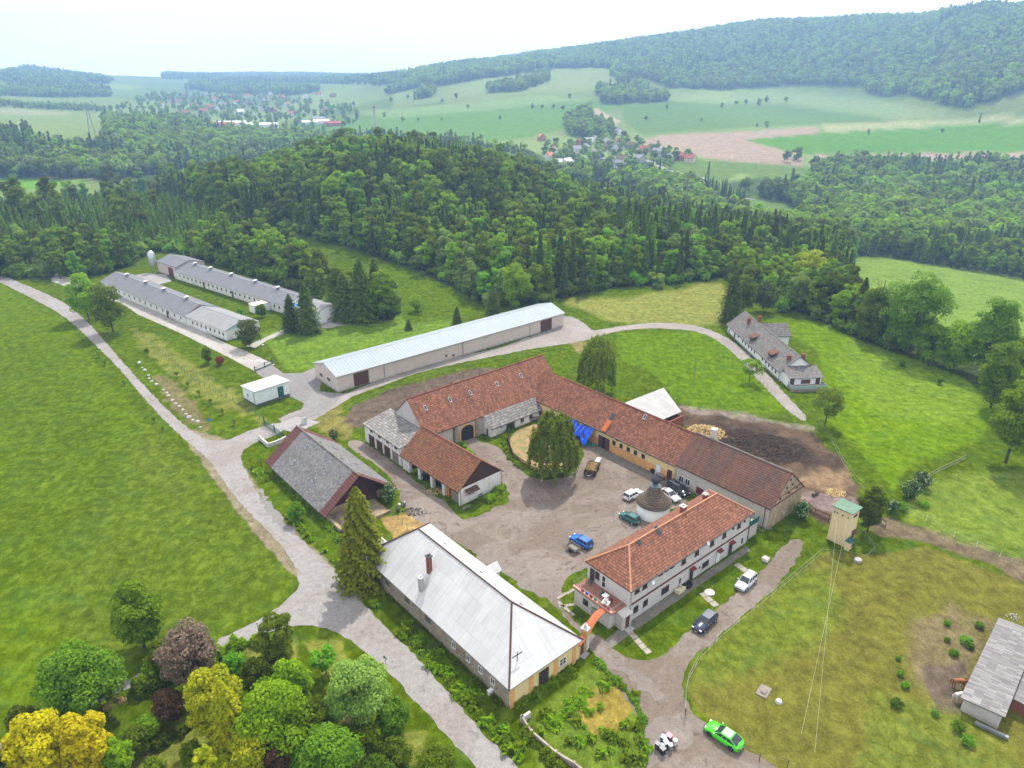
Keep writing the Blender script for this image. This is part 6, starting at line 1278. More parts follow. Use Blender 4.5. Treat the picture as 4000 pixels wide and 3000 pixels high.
def rdir(n):
    v = rng.normal(size=(n, 3)); return v/np.linalg.norm(v, axis=1, keepdims=True)
def broad_pts(n, h, r, base=.18, lobes=26, lsz=.34, top=.55, shape=1.0):
    "leaf positions on the outside of many lobes set through an uneven crown; h height, r radius"
    c0 = np.array([0, 0, h*(base+(1-base)*.5)]); rz_ = h*(1-base)*.5
    L = []
    for i in range(lobes):
        d = rdir(1)[0]; k = rng.uniform(.35, .8)**.7; z = d[2]*k
        w = (1-max(0, z)**2*.35*shape) if z > 0 else (1-abs(z)**2*.25)
        L.append(c0+np.array([d[0]*r*k*w, d[1]*r*k*w, z*rz_*1.0]))
    L = np.array(L); ls = rng.uniform(.7, 1.25, lobes)*lsz*min(r, rz_)*1.15
    w = ls**2; idx = rng.choice(lobes, n, p=w/w.sum()); d = rdir(n); d[:, 2] = np.where(rng.random(n) < .7, np.abs(d[:, 2]), d[:, 2])
    rad = ls[idx]*rng.uniform(.72, 1.12, n); P = L[idx]+d*rad[:, None]*np.array([1, 1, .8])
    N_ = d+rng.normal(size=(n, 3))*.55+np.array([0, 0, .35]); return P, N_
def trunkmb(h, r, crown0=.3, limbs=5, spread=.5, lean=0):
    m = MB(); m.tube((0,0,-.4), (lean*.3,0,h*.35), r, r*.75, n=7); m.tube((lean*.3,0,h*.35), (lean,0,h*.75), r*.75, r*.25, n=6)
    for i in range(limbs):
        a_ = i*2.4+random.random(); z0 = h*(crown0+.1*i/limbs*3); L_ = h*spread*random.uniform(.5,.9)
        m.tube((lean*.4,0,z0), (cos(a_)*L_*.7, sin(a_)*L_*.7, z0+L_*.55), r*.38, r*.1, n=5)
    return m
def conifer_pts(n, h, r, base=.08, droop=.25, tiers=None, pw=.85):
    t = rng.random(n)**.75; z = h*(1-t*(1-base)); tr = r*(t**pw)
    tiers = tiers or max(9, int(h*1.1)); ph = (z/h*tiers) % 1; tr = tr*(.62+.5*(1-ph)); a = rng.random(n)*2*pi
    nb = 9; lob = .8+.2*np.cos(a*nb+np.floor(z/h*tiers)*2.1); k = rng.random(n)**.45*lob
    P = np.stack([np.cos(a)*tr*k, np.sin(a)*tr*k, z-droop*tr*k*.8], 1); N_ = np.stack([np.cos(a)*.6, np.sin(a)*.6, np.ones(n)], 1)+rng.normal(size=(n, 3))*.35
    return P, N_
def weep_pts(n, h, r, strands=170, base=.12):
    P = []; Nn = []; per = n//strands
    for i in range(strands):
        a = rng.random()*2*pi; k = rng.random()**.5; x, y = cos(a)*r*k, sin(a)*r*k; zt = h*(.99-.38*k**3)*(1-.13*abs(sin(a*3.5+1)))+rng.normal()*.5; zb = max(h*base*rng.uniform(.8,2.2), zt-rng.uniform(.2, .6)*h*(.5+.5*k))
        t = rng.random(per)**.8; sw = rng.normal(size=(per, 2))*.18
        P.append(np.stack([x*(1+.08*t)+sw[:, 0], y*(1+.08*t)+sw[:, 1], zt+(zb-zt)*t], 1)); Nn.append(np.tile([cos(a), sin(a), .5], (per, 1))+rng.normal(size=(per, 3))*.6)
    return np.concatenate(P), np.concatenate(Nn)
LF = {
 'deep': leafm('leaves_deep', (.062,.112,.008), (.1,.163,.01)), 'mid': leafm('leaves_mid', (.088,.162,.009), (.14,.232,.012)),
 'bright': leafm('leaves_bright', (.12,.26,.012), (.19,.34,.02)), 'oak': leafm('leaves_oak', (.065,.11,.014), (.11,.16,.02)),
 'pale': leafm('leaves_pale', (.1,.17,.06), (.15,.22,.09)), 'spruce': leafm('needles_spruce', (.04,.075,.016), (.065,.105,.018), .2),
 'young': leafm('needles_young', (.07,.14,.013), (.11,.2,.018), .3), 'pine': leafm('needles_pine', (.045,.075,.03), (.07,.1,.03), .15),
 'birch': leafm('leaves_birch', (.08,.13,.016), (.12,.18,.022), .4), 'gold': leafm('leaves_gold', (.42,.38,.004), (.62,.55,.006), .35, .1),
 'goldgreen': leafm('leaves_gold_green', (.26,.34,.01), (.46,.48,.012), .35, .1), 'plum': leafm('leaves_plum', (.03,.017,.022), (.055,.03,.032), .2),
 'pink': leafm('blossom_pink', (.1,.105,.04), (.36,.24,.19), .25, .1, 2.5), 'olive': leafm('needles_olive', (.085,.12,.012), (.15,.19,.016), .25), 'bare': leafm('twigs', (.11,.095,.08), (.15,.13,.1), .1),
 'white': leafm('white_blossom', (.06,.13,.02), (.6,.62,.38), .3, .1, 2.2, (.55,.6)), 'red': leafm('leaves_red', (.15,.04,.03), (.2,.07,.03), .2)}
def one_tree(name, label, cat, px, base_y, top_y, width, kind, leaf, n=5000, ls=.34, disp=True, group=None, bark='bark', base=.07, w3=None, lobes=26, lsz=.34):
    s = DS if disp else 1
    X_, Y_ = GT(px*s, base_y*s) if base_y*s < 1290 else G(px*s, base_y*s); z0 = terr1(X_, Y_); h = height_at(X_, Y_, top_y*s, z0)-z0
    zd = Y_*cos(PITCH)+(H-z0-h*.6)*sin(PITCH); r = width*s/2/(F/zd); e = empty(name, (X_, Y_, z0), random.uniform(0, 6), label, cat, group)
    if kind == 'broad': n = int(n*1.5); ls *= .82; P, N_ = broad_pts(n, h, r*.9, base, 64 if lobes == 26 else lobes, .27)
    elif kind == 'conifer': P, N_ = conifer_pts(int(n*1.3), h, r*1.4, .04, pw=.6); n = len(P)
    elif kind == 'weep': P, N_ = weep_pts(int(n*1.4), h, r*.92, 320)
    elif kind == 'column': n = int(n*1.3); P, N_ = broad_pts(n, h, r, .02, 60, .26)
    elif kind == 'sparse': P, N_ = broad_pts(n, h, r, .25, 14, .3)
    S = ls*rng.uniform(.6, 1.35, n if kind != 'weep' else len(P))*(1.15 if kind == 'weep' else 1)
    me = quads_mesh('crown', P[:len(S)], N_[:len(S)], S, [LF[leaf]], asp=2.2 if kind == 'weep' else None); link('crown', me, e)
    tr = max(.08, min(.34, h*.016)); m = trunkmb(h, tr, .25, 5 if kind in ('broad','weep') else 7 if kind == 'sparse' else 0, .38 if kind != 'sparse' else .62); m.build('trunk', M[bark], e)
    return e
T = one_tree
# garden in the lower left corner
T('round_tree','dark green dense round tree alone at the edge of the left meadow','tree',312,1398,1255,124,'broad','deep',9000,.3,base=.03)
T('shrub','grey green spreading shrub between the dark round tree and the side road','shrub',375,1440,1385,120,'broad','mid',4500,.25,base=.0)
T('broadleaf_tree','wide bright green tree at the lower left beside the side road','tree',190,1540,1402,190,'broad','bright',12000,.3,base=.08)
T('blossom_tree','tree covered in faded pink blossom beside the side road','tree',425,1490,1343,125,'broad','pink',9000,.26,base=.08)
T('golden_cypress','feathery golden yellow conifer at the lower left edge of the garden','tree',112,1705,1545,150,'column','gold',11000,.26)
T('golden_cypress','upright golden yellow conifer right of the feathery golden one','tree',215,1700,1525,100,'column','gold',8000,.26)
T('plum_bush','dark purple leaved bush on the garden lawn','shrub',372,1556,1492,78,'broad','plum',5000,.24,base=.02)
T('plum_bush','grey purple leafless looking bush behind the golden conifers','shrub',225,1545,1500,110,'sparse','bare',3500,.18)
T('cherry_tree','green tree with knobbly top beside the side road junction','tree',610,1448,1322,96,'broad','oak',7000,.26,base=.05,lobes=34)
T('broadleaf_tree','yellow green tall tree in the middle of the garden','tree',480,1600,1437,130,'broad','goldgreen',9000,.27,base=.05)
T('fir_tree','golden tipped fir in front of the yellow green garden tree','tree',510,1640,1470,90,'conifer','goldgreen',7000,.27)
T('broadleaf_tree','large blue green tree in the centre of the garden','tree',600,1640,1480,180,'broad','mid',12000,.28,base=.05)
T('broadleaf_tree','blue green tree behind the large garden tree','tree',640,1530,1425,90,'broad','mid',6000,.26,base=.05)
T('apple_tree','rounded light green fruit tree near the road curve','tree',778,1558,1430,148,'broad','pale',11000,.25,base=.1)
T('broadleaf_shrub','bright green shrub at the right edge of the garden','shrub',850,1580,1512,80,'broad','bright',5000,.25,base=.0)
T('fruit_tree','small thin fruit tree on the dry lawn by the road curve','tree',705,1455,1388,62,'sparse','bright',1800,.24)
T('golden_cypress','narrow golden cypress at the bottom edge of the garden','tree',463,1740,1595,50,'column','goldgreen',4500,.22)
T('broadleaf_shrub','vivid green shrub at the bottom of the garden','shrub',720,1700,1575,150,'broad','bright',8000,.26,base=.0)
T('broadleaf_shrub','yellow green shrub at the bottom of the garden left of the vivid one','shrub',560,1700,1572,100,'broad','goldgreen',6000,.25,base=.0)
T('plum_bush','almost black purple bush at the bottom edge of the picture','shrub',600,1710,1610,70,'broad','plum',4500,.22,base=.0)
T('dark_conifer','dark conifer in the extreme lower left corner','tree',20,1760,1575,95,'conifer','spruce',6000,.28)
T('broadleaf_shrub','dark green shrub right of the golden conifers','shrub',270,1690,1590,70,'broad','mid',5000,.24,base=.0)
T('broadleaf_shrub','low blue green shrub at the lower verge beside the road','shrub',945,1700,1628,120,'broad','deep',4500,.24,base=.0)
T('young_tree','green young tree between the big garden tree and the fruit tree','tree',690,1600,1500,80,'broad','deep',5000,.24,base=.05)
T('broadleaf_tree','green tree right of the pink blossom tree','tree',560,1500,1420,80,'broad','deep',4500,.26,base=.0)
for k_, (gx_, gy_, gt_, gw_, lf_) in enumerate(((455,1470,1425,60,'mid'),(505,1455,1415,60,'bright'),(330,1590,1545,60,'mid'),(300,1630,1575,70,'deep'),(420,1660,1600,60,'mid'),(540,1560,1510,60,'deep'),(650,1480,1440,50,'mid'),(665,1620,1560,80,'bright'),(740,1640,1580,70,'mid'),(800,1620,1570,70,'mid'),(860,1650,1600,80,'deep'),(500,1690,1630,70,'goldgreen'),(640,1690,1640,60,'bright'),(150,1600,1545,80,'mid'),(60,1590,1530,80,'deep'),(820,1700,1640,90,'bright'),(340,1680,1640,50,'mid'),(730,1530,1490,50,'mid'))):
    T('garden_shrub','low leafy green shrub filling the gaps between the garden trees','shrub',gx_,gy_,gt_,gw_,'broad',lf_,1800,.24,base=0,group='shrubs between the garden trees')
T('broadleaf_tree','leafy green tree cut by the right picture edge behind the meadow','tree',2225,940,760,110,'broad','mid',7000,.38,base=.02); T('broadleaf_tree','round green tree between the large meadow tree and the right edge','tree',2060,800,690,90,'broad','mid',6000,.4,base=.02); T('broadleaf_tree','dense tree filling the belt left of the right edge','tree',2140,880,730,90,'broad','deep',6000,.38,base=.02); T('broadleaf_tree','bushy tree at the foot of the large meadow tree','tree',2005,790,700,80,'broad','deep',5000,.38,base=.02)
def hedge(label, pts, w, h, leaf='deep', n=2500, disp=True, name='hedge', ls=.24):
    W = [np.array(GD(*p)) for p in pts]; o = W[0]; P = []; tot = sum(np.linalg.norm(W[i+1]-W[i]) for i in range(len(W)-1))
    for i in range(len(W)-1):
        d = W[i+1]-W[i]; k = int(n*np.linalg.norm(d)/tot); t_ = rng.random(k); a = rng.random(k)*2*pi; rr = rng.random(k)**.4; bump_ = .75+.35*np.sin(t_*np.linalg.norm(d)*1.7+i)+.15*np.sin(t_*np.linalg.norm(d)*5)
        v = np.array([-d[1], d[0]])/np.linalg.norm(d); q = W[i][None]-o+d[None]*t_[:, None]+v[None]*(np.cos(a)*rr*w/2*bump_)[:, None]; P.append(np.column_stack([q, np.abs(np.sin(a))*rr*h*bump_]))
    P = np.concatenate(P); N_ = rng.normal(size=P.shape)+np.array([0,0,1.2]); me = quads_mesh(name, P, N_, ls*rng.uniform(.6,1.3,len(P)), [LF[leaf]]); ob = link(name, me); ob.location = (o[0], o[1], 0); return tag(ob, label, 'hedge')
hedge('dark hedge along the near side of the side road', [(290,1500),(330,1480),(375,1465),(420,1450)], 3.2, 2.0, n=5000); hedge('clipped green hedge across the garden lawn', [(330,1620),(380,1590),(440,1550)], 1.8, 1.2, n=3500)
hedge('green hedge between the side road and the cherry tree', [(450,1425),(500,1400),(570,1385)], 2.6, 1.6, 'mid', n=4500); hedge('hedge row behind the pink blossom tree', [(320,1470),(360,1440),(420,1420),(470,1410)], 3, 2.2, 'mid', 5000)
hedge('dark green shrubbery at the foot of the white cart shed gable', [(1050,1085),(1075,1065),(1088,1050)], 2.0, 1.1, 'mid', 1800); hedge('low flower bed planting round the pen', [(1095,925),(1088,955),(1100,990),(1130,1015)], 1.4, .8, 'mid', 1800)
hedge('garden planting in front of the lean to house', [(1055,940),(1100,925),(1150,905),(1175,890)], 1.2, .7, 'mid', 1500); hedge('row of garden plants beside the arched gateway', [(985,965),(1000,960),(1020,985)], 1.2, .8, 'mid', 900)
hedge('dark weeds along the shady foot of the road side wall', [(840,1285),(920,1360),(1000,1440),(1085,1525)], 1.1, .5, 'deep', 3500, name='weed_strip', ls=.2); hedge('tall weeds along the outer wall of the overgrown plot', [(1135,1575),(1190,1640),(1250,1690)], 2.0, .9, 'mid', 3500, name='weed_strip', ls=.2)
hedge('rank grass along the drive side of the overgrown plot', [(1285,1425),(1330,1470),(1370,1510),(1390,1560),(1380,1600)], 1.3, .45, 'bright', 2500, name='weed_strip', ls=.2); hedge('nettles along the low wall of the slate barn', [(600,1020),(650,1075),(700,1120),(735,1170)], 1.6, .8, 'mid', 3500, name='weed_strip', ls=.2)
hedge('bramble strip at the foot of the yellow end wall', [(1105,1520),(1150,1500),(1190,1475),(1240,1450)], 2.2, .8, 'mid', 3500, name='weed_strip', ls=.2)
hedge('green growth inside the overgrown plot', [(1180,1570),(1240,1530),(1270,1490)], 3, .4, 'mid', 1800, name='weed_strip', ls=.22)
# single trees round the farm
T('spruce_tree','tall dark spruce between the slate barn and the white roofed house','tree',788,1255,1052,104,'conifer','olive',13000,.38)
T('weeping_birch','weeping birch in the middle of the farmyard beside the pen','tree',1195,1030,888,112,'weep','birch',13000,.2,bark='birchbark')
T('weeping_birch','tall weeping birch behind the red tiled wing','tree',1288,850,722,88,'weep','birch',10000,.22,bark='birchbark')
T('roadside_tree','full green tree left of the poultry sheds by the road','tree',192,690,585,76,'broad','mid',6000,.4); T('roadside_tree','dark birch like tree at the near end of the road verge','tree',245,718,608,84,'broad','oak',7000,.36)
T('blue_spruce','narrow spruce left of the pair in front of the poultry shed','tree',632,715,636,42,'conifer','spruce',3000,.42); T('blue_spruce','taller spruce right of the pair in front of the poultry shed','tree',667,718,610,58,'conifer','spruce',4000,.45)
T('pine_tree','bushy pine at the gable of the left poultry shed','tree',540,750,688,58,'broad','pine',4000,.34); T('spruce_tree','dark spruce left in the clump behind the storage hall','tree',748,690,590,60,'conifer','spruce',5000,.5)
T('spruce_tree','tall dark spruce in the centre of the clump behind the storage hall','tree',785,692,560,70,'conifer','spruce',6000,.5); T('broadleaf_tree','grey green tree right in the clump behind the storage hall','tree',830,692,575,64,'broad','mid',6000,.42)
T('spruce_tree','dark tree behind the clump left of the clearing','tree',815,680,560,50,'conifer','spruce',4000,.5)
T('spruce_tree','spruce standing directly behind the storage hall roof','tree',1065,690,617,36,'conifer','spruce',3500,.4); T('spruce_tree','small spruce peeping over the storage hall roof','tree',988,712,663,26,'conifer','spruce',2500,.34)
T('thuja','dark green upright thuja on the lawn by the poultry sheds','shrub',450,785,748,22,'column','deep',2500,.24); T('red_bush','small red leaved bush beside the thuja','shrub',476,788,770,22,'broad','red',1200,.2,base=0)
T('thuja','round bush in front of the white shed corridor, left one','shrub',522,692,665,20,'broad','bright',1500,.3,base=0); T('thuja','round bush in front of the white shed corridor, right one','shrub',566,686,655,26,'broad','bright',1500,.3,base=0)
T('broadleaf_tree','big full green tree left of the spruce behind the hall','tree',1115,675,565,75,'broad','mid',6000,.42); T('spruce_tree','small spruce at the clearing edge behind the hall','tree',883,712,690,16,'conifer','spruce',900,.3)
T('orchard_tree','half bare orchard tree beside the farmhouse track','tree',1618,826,770,54,'sparse','mid',1900,.26); T('orchard_tree','gnarled dark tree at the end of the farmhouse garden','tree',1781,922,835,76,'sparse','oak',2800,.26)
T('spruce_tree','dark ragged spruce at the far end of the farmhouse','tree',1577,695,580,48,'conifer','spruce',4000,.5); T('broadleaf_tree','broad dark tree behind the ragged spruce','tree',1605,685,590,50,'broad','mid',4500,.4)
T('broadleaf_tree','grey green bushy tree above the farmhouse roof','tree',1648,672,608,56,'broad','pine',4500,.4); T('broadleaf_tree','pale crowned tree behind the farmhouse meadow','tree',1720,672,580,52,'broad','pale',4500,.42)
T('broadleaf_tree','very large light green tree on the right meadow edge','tree',1962,765,582,150,'broad','bright',12000,.42,base=.05); T('spruce_tree','dark conifer in the tree line behind the meadow','tree',1850,712,600,40,'conifer','spruce',3500,.5)
T('broadleaf_tree','tall light green tree at the right edge of the picture','tree',2172,1000,815,110,'broad','mid',9000,.38,base=.08); T('broadleaf_tree','broad tree behind the tall one at the right edge','tree',2120,815,640,110,'broad','bright',8000,.42,base=.05)
T('broadleaf_tree','dark foliage mass at the right picture edge','tree',2205,860,700,90,'broad','mid',7000,.42,base=.02); T('broadleaf_tree','green tree left of the very large meadow tree','tree',1885,735,615,90,'broad','deep',7000,.42,base=.03)
T('dead_tree','bare dead tree standing above the tree line','tree',1893,700,572,30,'sparse','bare',200,.2); T('broadleaf_tree','yellow green tree in the line beyond the farmhouse','tree',1745,640,535,80,'broad','goldgreen',6000,.45)
T('round_bush','dark green round bush behind the yellow tower','tree',1873,1150,1048,66,'broad','deep',6000,.26,base=.02)
EL = 'elder bushes in white flower'
T('elder_bush','white flowering elder at the gable corner, beside the stone gable','shrub',1730,1120,1082,40,'broad','white',2500,.2,base=0); T('elder_bush','large white flowering elder at the meadow corner','shrub',1965,1075,1038,50,'broad','white',3000,.2,base=0)
T('elder_bush','white flowering elder highest on the rail fence','shrub',1990,1052,1018,40,'broad','white',2500,.2,base=0); T('elder_bush','white flowering elder nearest the muddy gate','shrub',1928,1108,1080,32,'broad','white',2000,.2,base=0)
T('elder_bush','white flowering bush beside the slate barn corner','shrub',840,1085,1045,36,'broad','white',2500,.2,base=0); T('elder_bush','white flowering shrub behind the slate barn ridge','shrub',722,950,925,22,'broad','white',1200,.2,base=0)
T('round_bush','pale green round bush on the verge beside the slate barn','shrub',642,1125,1085,42,'broad','bright',2500,.22,base=0); T('round_bush','dark bush under the garage wall','shrub',838,925,900,22,'broad','deep',1200,.22,base=0)
for k_, (x, y, w) in enumerate(((2085,1385,36),(2045,1380,14),(2095,1395,20),(2060,1410,26),(1945,1455,18),(1935,1520,34),(1955,1480,22),(2070,1570,40),(2090,1600,40),(2018,1540,20),(2045,1345,18),(1940,1420,12),(2115,1350,24),(2000,1035,30),(1950,1095,40),(1995,1090,30))):
    T('tussock_bush','low bright green weed tussock in the paddock grass','shrub',x,y+5,y-w*.22,w,'broad','bright',500,.17,base=0,group='weed tussocks in the paddock')
for k_, (x, y) in enumerate(cp(300,900,2.011, 558,970,790,1150,875,1220,962,1290,1050,1360,1145,1440,1240,1520,178,990,220,1050,375,1210,610,1500,680,1570)):
    T('sapling','thin young tree planted along the upper road verge','tree',x,y+4,y-22,18,'sparse','mid',260,.22,disp=False,group='saplings along the upper road')
T('round_bush','small round bush in the right meadow','shrub',1948,792,778,16,'broad','deep',700,.25,base=0); T('round_bush','isolated small bush low in the right meadow','shrub',2030,830,812,16,'broad','deep',700,.25,base=0)

# ---- forest: prototypes, individuals, and the rest as one object per wood
def proto(kind, leaf, h, r, n, ls, name, nm='tree', **k):
    if kind == 'broad': P, N_ = broad_pts(n, h, r, k.get('base', .12), k.get('lobes', 20), k.get('lsz', .38))
    else: P, N_ = conifer_pts(n, h, r, k.get('base', .05), pw=.75)
    tm = MB(); tm.tube((0,0,-1), (0,0,h*.8), h*.016, h*.006, n=5)
    return quads_mesh(name, P, N_, ls*rng.uniform(.6, 1.35, n), [LF[leaf], M['bark']], tm)
SP = {  # species: name, label, category, meshes
 'broad': ('broadleaf_tree', 'tree', [proto('broad', l, hh, r, 1900, .72, 'forest_broadleaf', lobes=lb, lsz=ll) for l, r, lb, hh, ll in (('oak',4.8,30,19,.28),('deep',3.8,22,20,.32),('oak',3.6,24,20,.32),('mid',4.2,26,18,.3),('mid',3.3,20,18,.34),('bright',3.6,24,17,.3),('pale',3.8,26,16,.28),('bright',3.0,20,19,.34))]),
 'spruce': ('spruce_tree', 'tree', [proto('con', l, 20, r, 1300, .85, 'forest_spruce') for l, r in (('spruce',2.5),('spruce',3.0),('young',2.4))]),
 'young': ('young_spruce', 'tree', [proto('con', l, 9, r, 600, .6, 'forest_young_spruce', base=.02) for l, r in (('young',1.9),('young',2.3),('mid',2.0))]),
 'birch': ('birch_tree', 'tree', [proto('broad', l, 18, r, 1300, .75, 'forest_birch', lobes=16, lsz=.42, base=.15) for l, r in (('birch',2.6),('mid',3.0),('birch',2.2))]),
 'pine': ('pine_tree', 'tree', [proto('broad', l, 22, 2.9, 1100, .75, 'forest_pine', lobes=10, lsz=.4, base=.5) for l in ('pine','oak')]),
}
FAR = {'broad': [proto('broad', l, 17, r, 240, 2.6, 'far_broadleaf', lobes=9, lsz=.45, base=.05) for l, r in (('mid',5.2),('deep',5.4),('pale',5.0),('mid',6.0))], 'spruce': [proto('con', l, 21, 3.4, 200, 2.0, 'far_spruce') for l in ('spruce','young')]}
def cells(s, x0, x1, y0, y1, j=.42):
    gx, gy = np.meshgrid(np.arange(x0, x1, s), np.arange(y0, y1, s)); gx = gx+(np.floor(gy/s) % 2)*s/2
    return (gx+rng.uniform(-j, j, gx.shape)*s).ravel(), (gy+rng.uniform(-j, j, gy.shape)*s).ravel()
def region(P, s, x0, x1, y0, y1, excl=(), dmin=0, dmax=1e9, cond=None):
    x, y = cells(s, x0, x1, y0, y1); d = np.hypot(x, y); k = (d > dmin) & (d < dmax) & (np.abs(x) < y*1.15+30); x, y = x[k], y[k]; z = terr(x, y); px, py = projv(x, y, z)
    if dmin > 400: w_ = np.clip(60*600/np.maximum(d[k], 600), 16, 45); px = px+(vnoise(x, y, 45, 21)-.5)*w_*1.6; py = py+(vnoise(x, y, 70, 22)-.5)*w_*.35
    ok = inpoly(px, py, P)
    for E_ in excl: ok &= ~inpoly(px, py, E_)
    return x[ok], y[ok], z[ok], px[ok], py[ok]
def gn_stuff(name, label, cat, X_, Y_, Z_, K, protos, rot, sc):
    me = bpy.data.meshes.new(name+'_points'); n = len(X_); me.vertices.add(n); me.vertices.foreach_set('co', np.stack([X_, Y_, Z_], 1).ravel().astype(np.float32))
    for nm, ty, v in (('k', 'INT', K.astype(np.int32)), ('rz', 'FLOAT', rot.astype(np.float32)), ('sc', 'FLOAT', sc.astype(np.float32))):
        me.attributes.new(nm, ty, 'POINT').data.foreach_set('value', v)
    o = link(name, me); t_ = bpy.data.node_groups.new(name+'_scatter', 'GeometryNodeTree'); t_.interface.new_socket('Geometry', in_out='INPUT', socket_type='NodeSocketGeometry'); t_.interface.new_socket('Geometry', in_out='OUTPUT', socket_type='NodeSocketGeometry')
    N_ = t_.nodes; gi = N_.new('NodeGroupInput'); go = N_.new('NodeGroupOutput'); jn = N_.new('GeometryNodeJoinGeometry')
    def attr(nm, ty): a = N_.new('GeometryNodeInputNamedAttribute'); a.data_type = ty; a.inputs[0].default_value = nm; return [q for q in a.outputs if q.enabled][0]
    kk, rr, ss = attr('k', 'INT'), attr('rz', 'FLOAT'), attr('sc', 'FLOAT'); cx_ = N_.new('ShaderNodeCombineXYZ'); t_.links.new(rr, cx_.inputs[2])
    for i, ob in enumerate(protos):
        oi = N_.new('GeometryNodeObjectInfo'); oi.inputs[0].default_value = ob; oi.transform_space = 'ORIGINAL'; oi.inputs[1].default_value = True
        cmp_ = N_.new('FunctionNodeCompare'); cmp_.data_type = 'INT'; cmp_.operation = 'EQUAL'; ii_ = [q for q in cmp_.inputs if q.enabled]; t_.links.new(kk, ii_[0]); ii_[1].default_value = i
        ip = N_.new('GeometryNodeInstanceOnPoints'); t_.links.new(gi.outputs[0], ip.inputs[0]); t_.links.new(cmp_.outputs[0], ip.inputs['Selection']); t_.links.new(oi.outputs['Geometry'], ip.inputs['Instance']); t_.links.new(cx_.outputs[0], ip.inputs['Rotation']); t_.links.new(ss, ip.inputs['Scale']); t_.links.new(ip.outputs[0], jn.inputs[0])
    t_.links.new(jn.outputs[0], go.inputs[0]); md = o.modifiers.new('scatter', 'NODES'); md.node_group = t_; return tag(o, label, cat, None, 'stuff')
GLADE = dp(640,512,760,536,880,576,1000,628,1040,662,1000,700,880,705,845,640,775,590,690,545)
x, y, z, px, py = region(FORESTS[0], 5.5, -420, 420, 190, 760, (GLADE,), dmax=640)
d = np.hypot(x, y); dxp, dyp = px/DS, py/DS
nz = vnoise(x, y, 38, 5); n2 = vnoise(x, y, 14, 6); u = rng.random(len(x)); kind = np.full(len(x), 0)   # 0 broad 1 spruce 2 young 3 birch 4 pine
kind[(nz > .56) & (u < .75)] = 1; kind[(nz < .38) & (u < .75)] = 3; kind[u > .985] = 4
yg = inpoly(dxp, dyp, [(-900,440),(0,440),(200,425),(330,430),(480,470),(620,520),(560,545),(400,545),(250,560),(100,560),(-900,600)]); kind[yg & (u < .96)] = 2
yg2 = inpoly(dxp, dyp, [(480,430),(700,400),(900,420),(1200,450),(1400,500),(1300,560),(1000,540),(760,500),(600,500)]); kind[yg2 & (nz < .6) & (u < .6)] = 1
sc = rng.uniform(.72, 1.12, len(x)); hs = 1+.28*smooth(340, 420, d)*(x < 30); sc *= np.where(kind == 0, hs, 1); sc[(kind == 1) & yg2] *= .72; sc[kind == 3] *= .9
edge = np.minimum(np.abs(sdist(px, py, FORESTS[0])), np.abs(sdist(px, py, GLADE))); sc *= np.where(edge < 25, .8, 1); ry = (dxp > 1500) & (d < 330); sc[ry] *= .85; bl_ = (dxp > 1870) & (dyp > 640); sc[bl_] *= .72; kind[bl_ & (u < .9)] = 0
keys = ['broad', 'spruce', 'young', 'birch', 'pine']; rot = rng.uniform(0, 6.28, len(x)); protos = []; off = []; proto_objs = {}
LBL = {'broad': 'broadleaf tree among the dense trees of the forest behind the farm', 'spruce': 'dark pointed spruce among the trees of the forest behind the farm', 'young': 'small young spruce in the low plantation at the left of the forest', 'birch': 'slim light leaved birch among the trees of the forest behind the farm', 'pine': 'tall pine with bare lower trunk rising out of the forest behind the farm'}
vis = (px > -60) & (px < 4060); rest = np.ones(len(x), bool)
for ki, ky in enumerate(keys):
    nm, cat, meshes = SP[ky]; ix = np.nonzero((kind == ki) & vis)[0]; size = sc[ix]/d[ix]
    ix = ix[np.argsort(-size)][:{'broad': 290, 'spruce': 200, 'young': 200, 'birch': 200, 'pine': 40}[ky]]; proto_objs[ky] = []
    for j, i in enumerate(ix):
        me = meshes[int(min(len(meshes)-1, (vnoise(x[i:i+1], y[i:i+1], 26, 31)[0]*.75+rng.random()*.35)/1.1*len(meshes)))] if j >= len(meshes) else meshes[j]; o = link(nm, me); o.location = (x[i], y[i], z[i]); o.rotation_euler = (0, 0, rot[i]); s_ = sc[i]; o.scale = (s_*rng.uniform(.85, 1.15), s_*rng.uniform(.85, 1.15), s_)
        tag(o, LBL[ky], cat, {'broad': 'broadleaf trees of the forest', 'spruce': 'spruces of the forest', 'young': 'young spruces of the plantation', 'birch': 'birches of the forest', 'pine': 'pines of the forest'}[ky]); rest[i] = False
        if j < len(meshes): proto_objs[ky].append(o)
plist = []; base_i = {}
for ky in keys: base_i[ky] = len(plist); plist += proto_objs[ky]
pn = vnoise(x, y, 26, 31)*.75+rng.random(len(x))*.35
K = np.array([base_i[keys[k]]+min(len(proto_objs[keys[k]])-1, int(pn[i]/1.1*len(proto_objs[keys[k]]))) for i, k in enumerate(kind)])
print('forest trees', len(x), 'rest', rest.sum(), [int((kind == i).sum()) for i in range(5)])
gn_stuff('forest', 'dense mixed forest rising behind the farm', 'forest', x[rest], y[rest], z[rest], K[rest], plist, rot[rest], sc[rest])
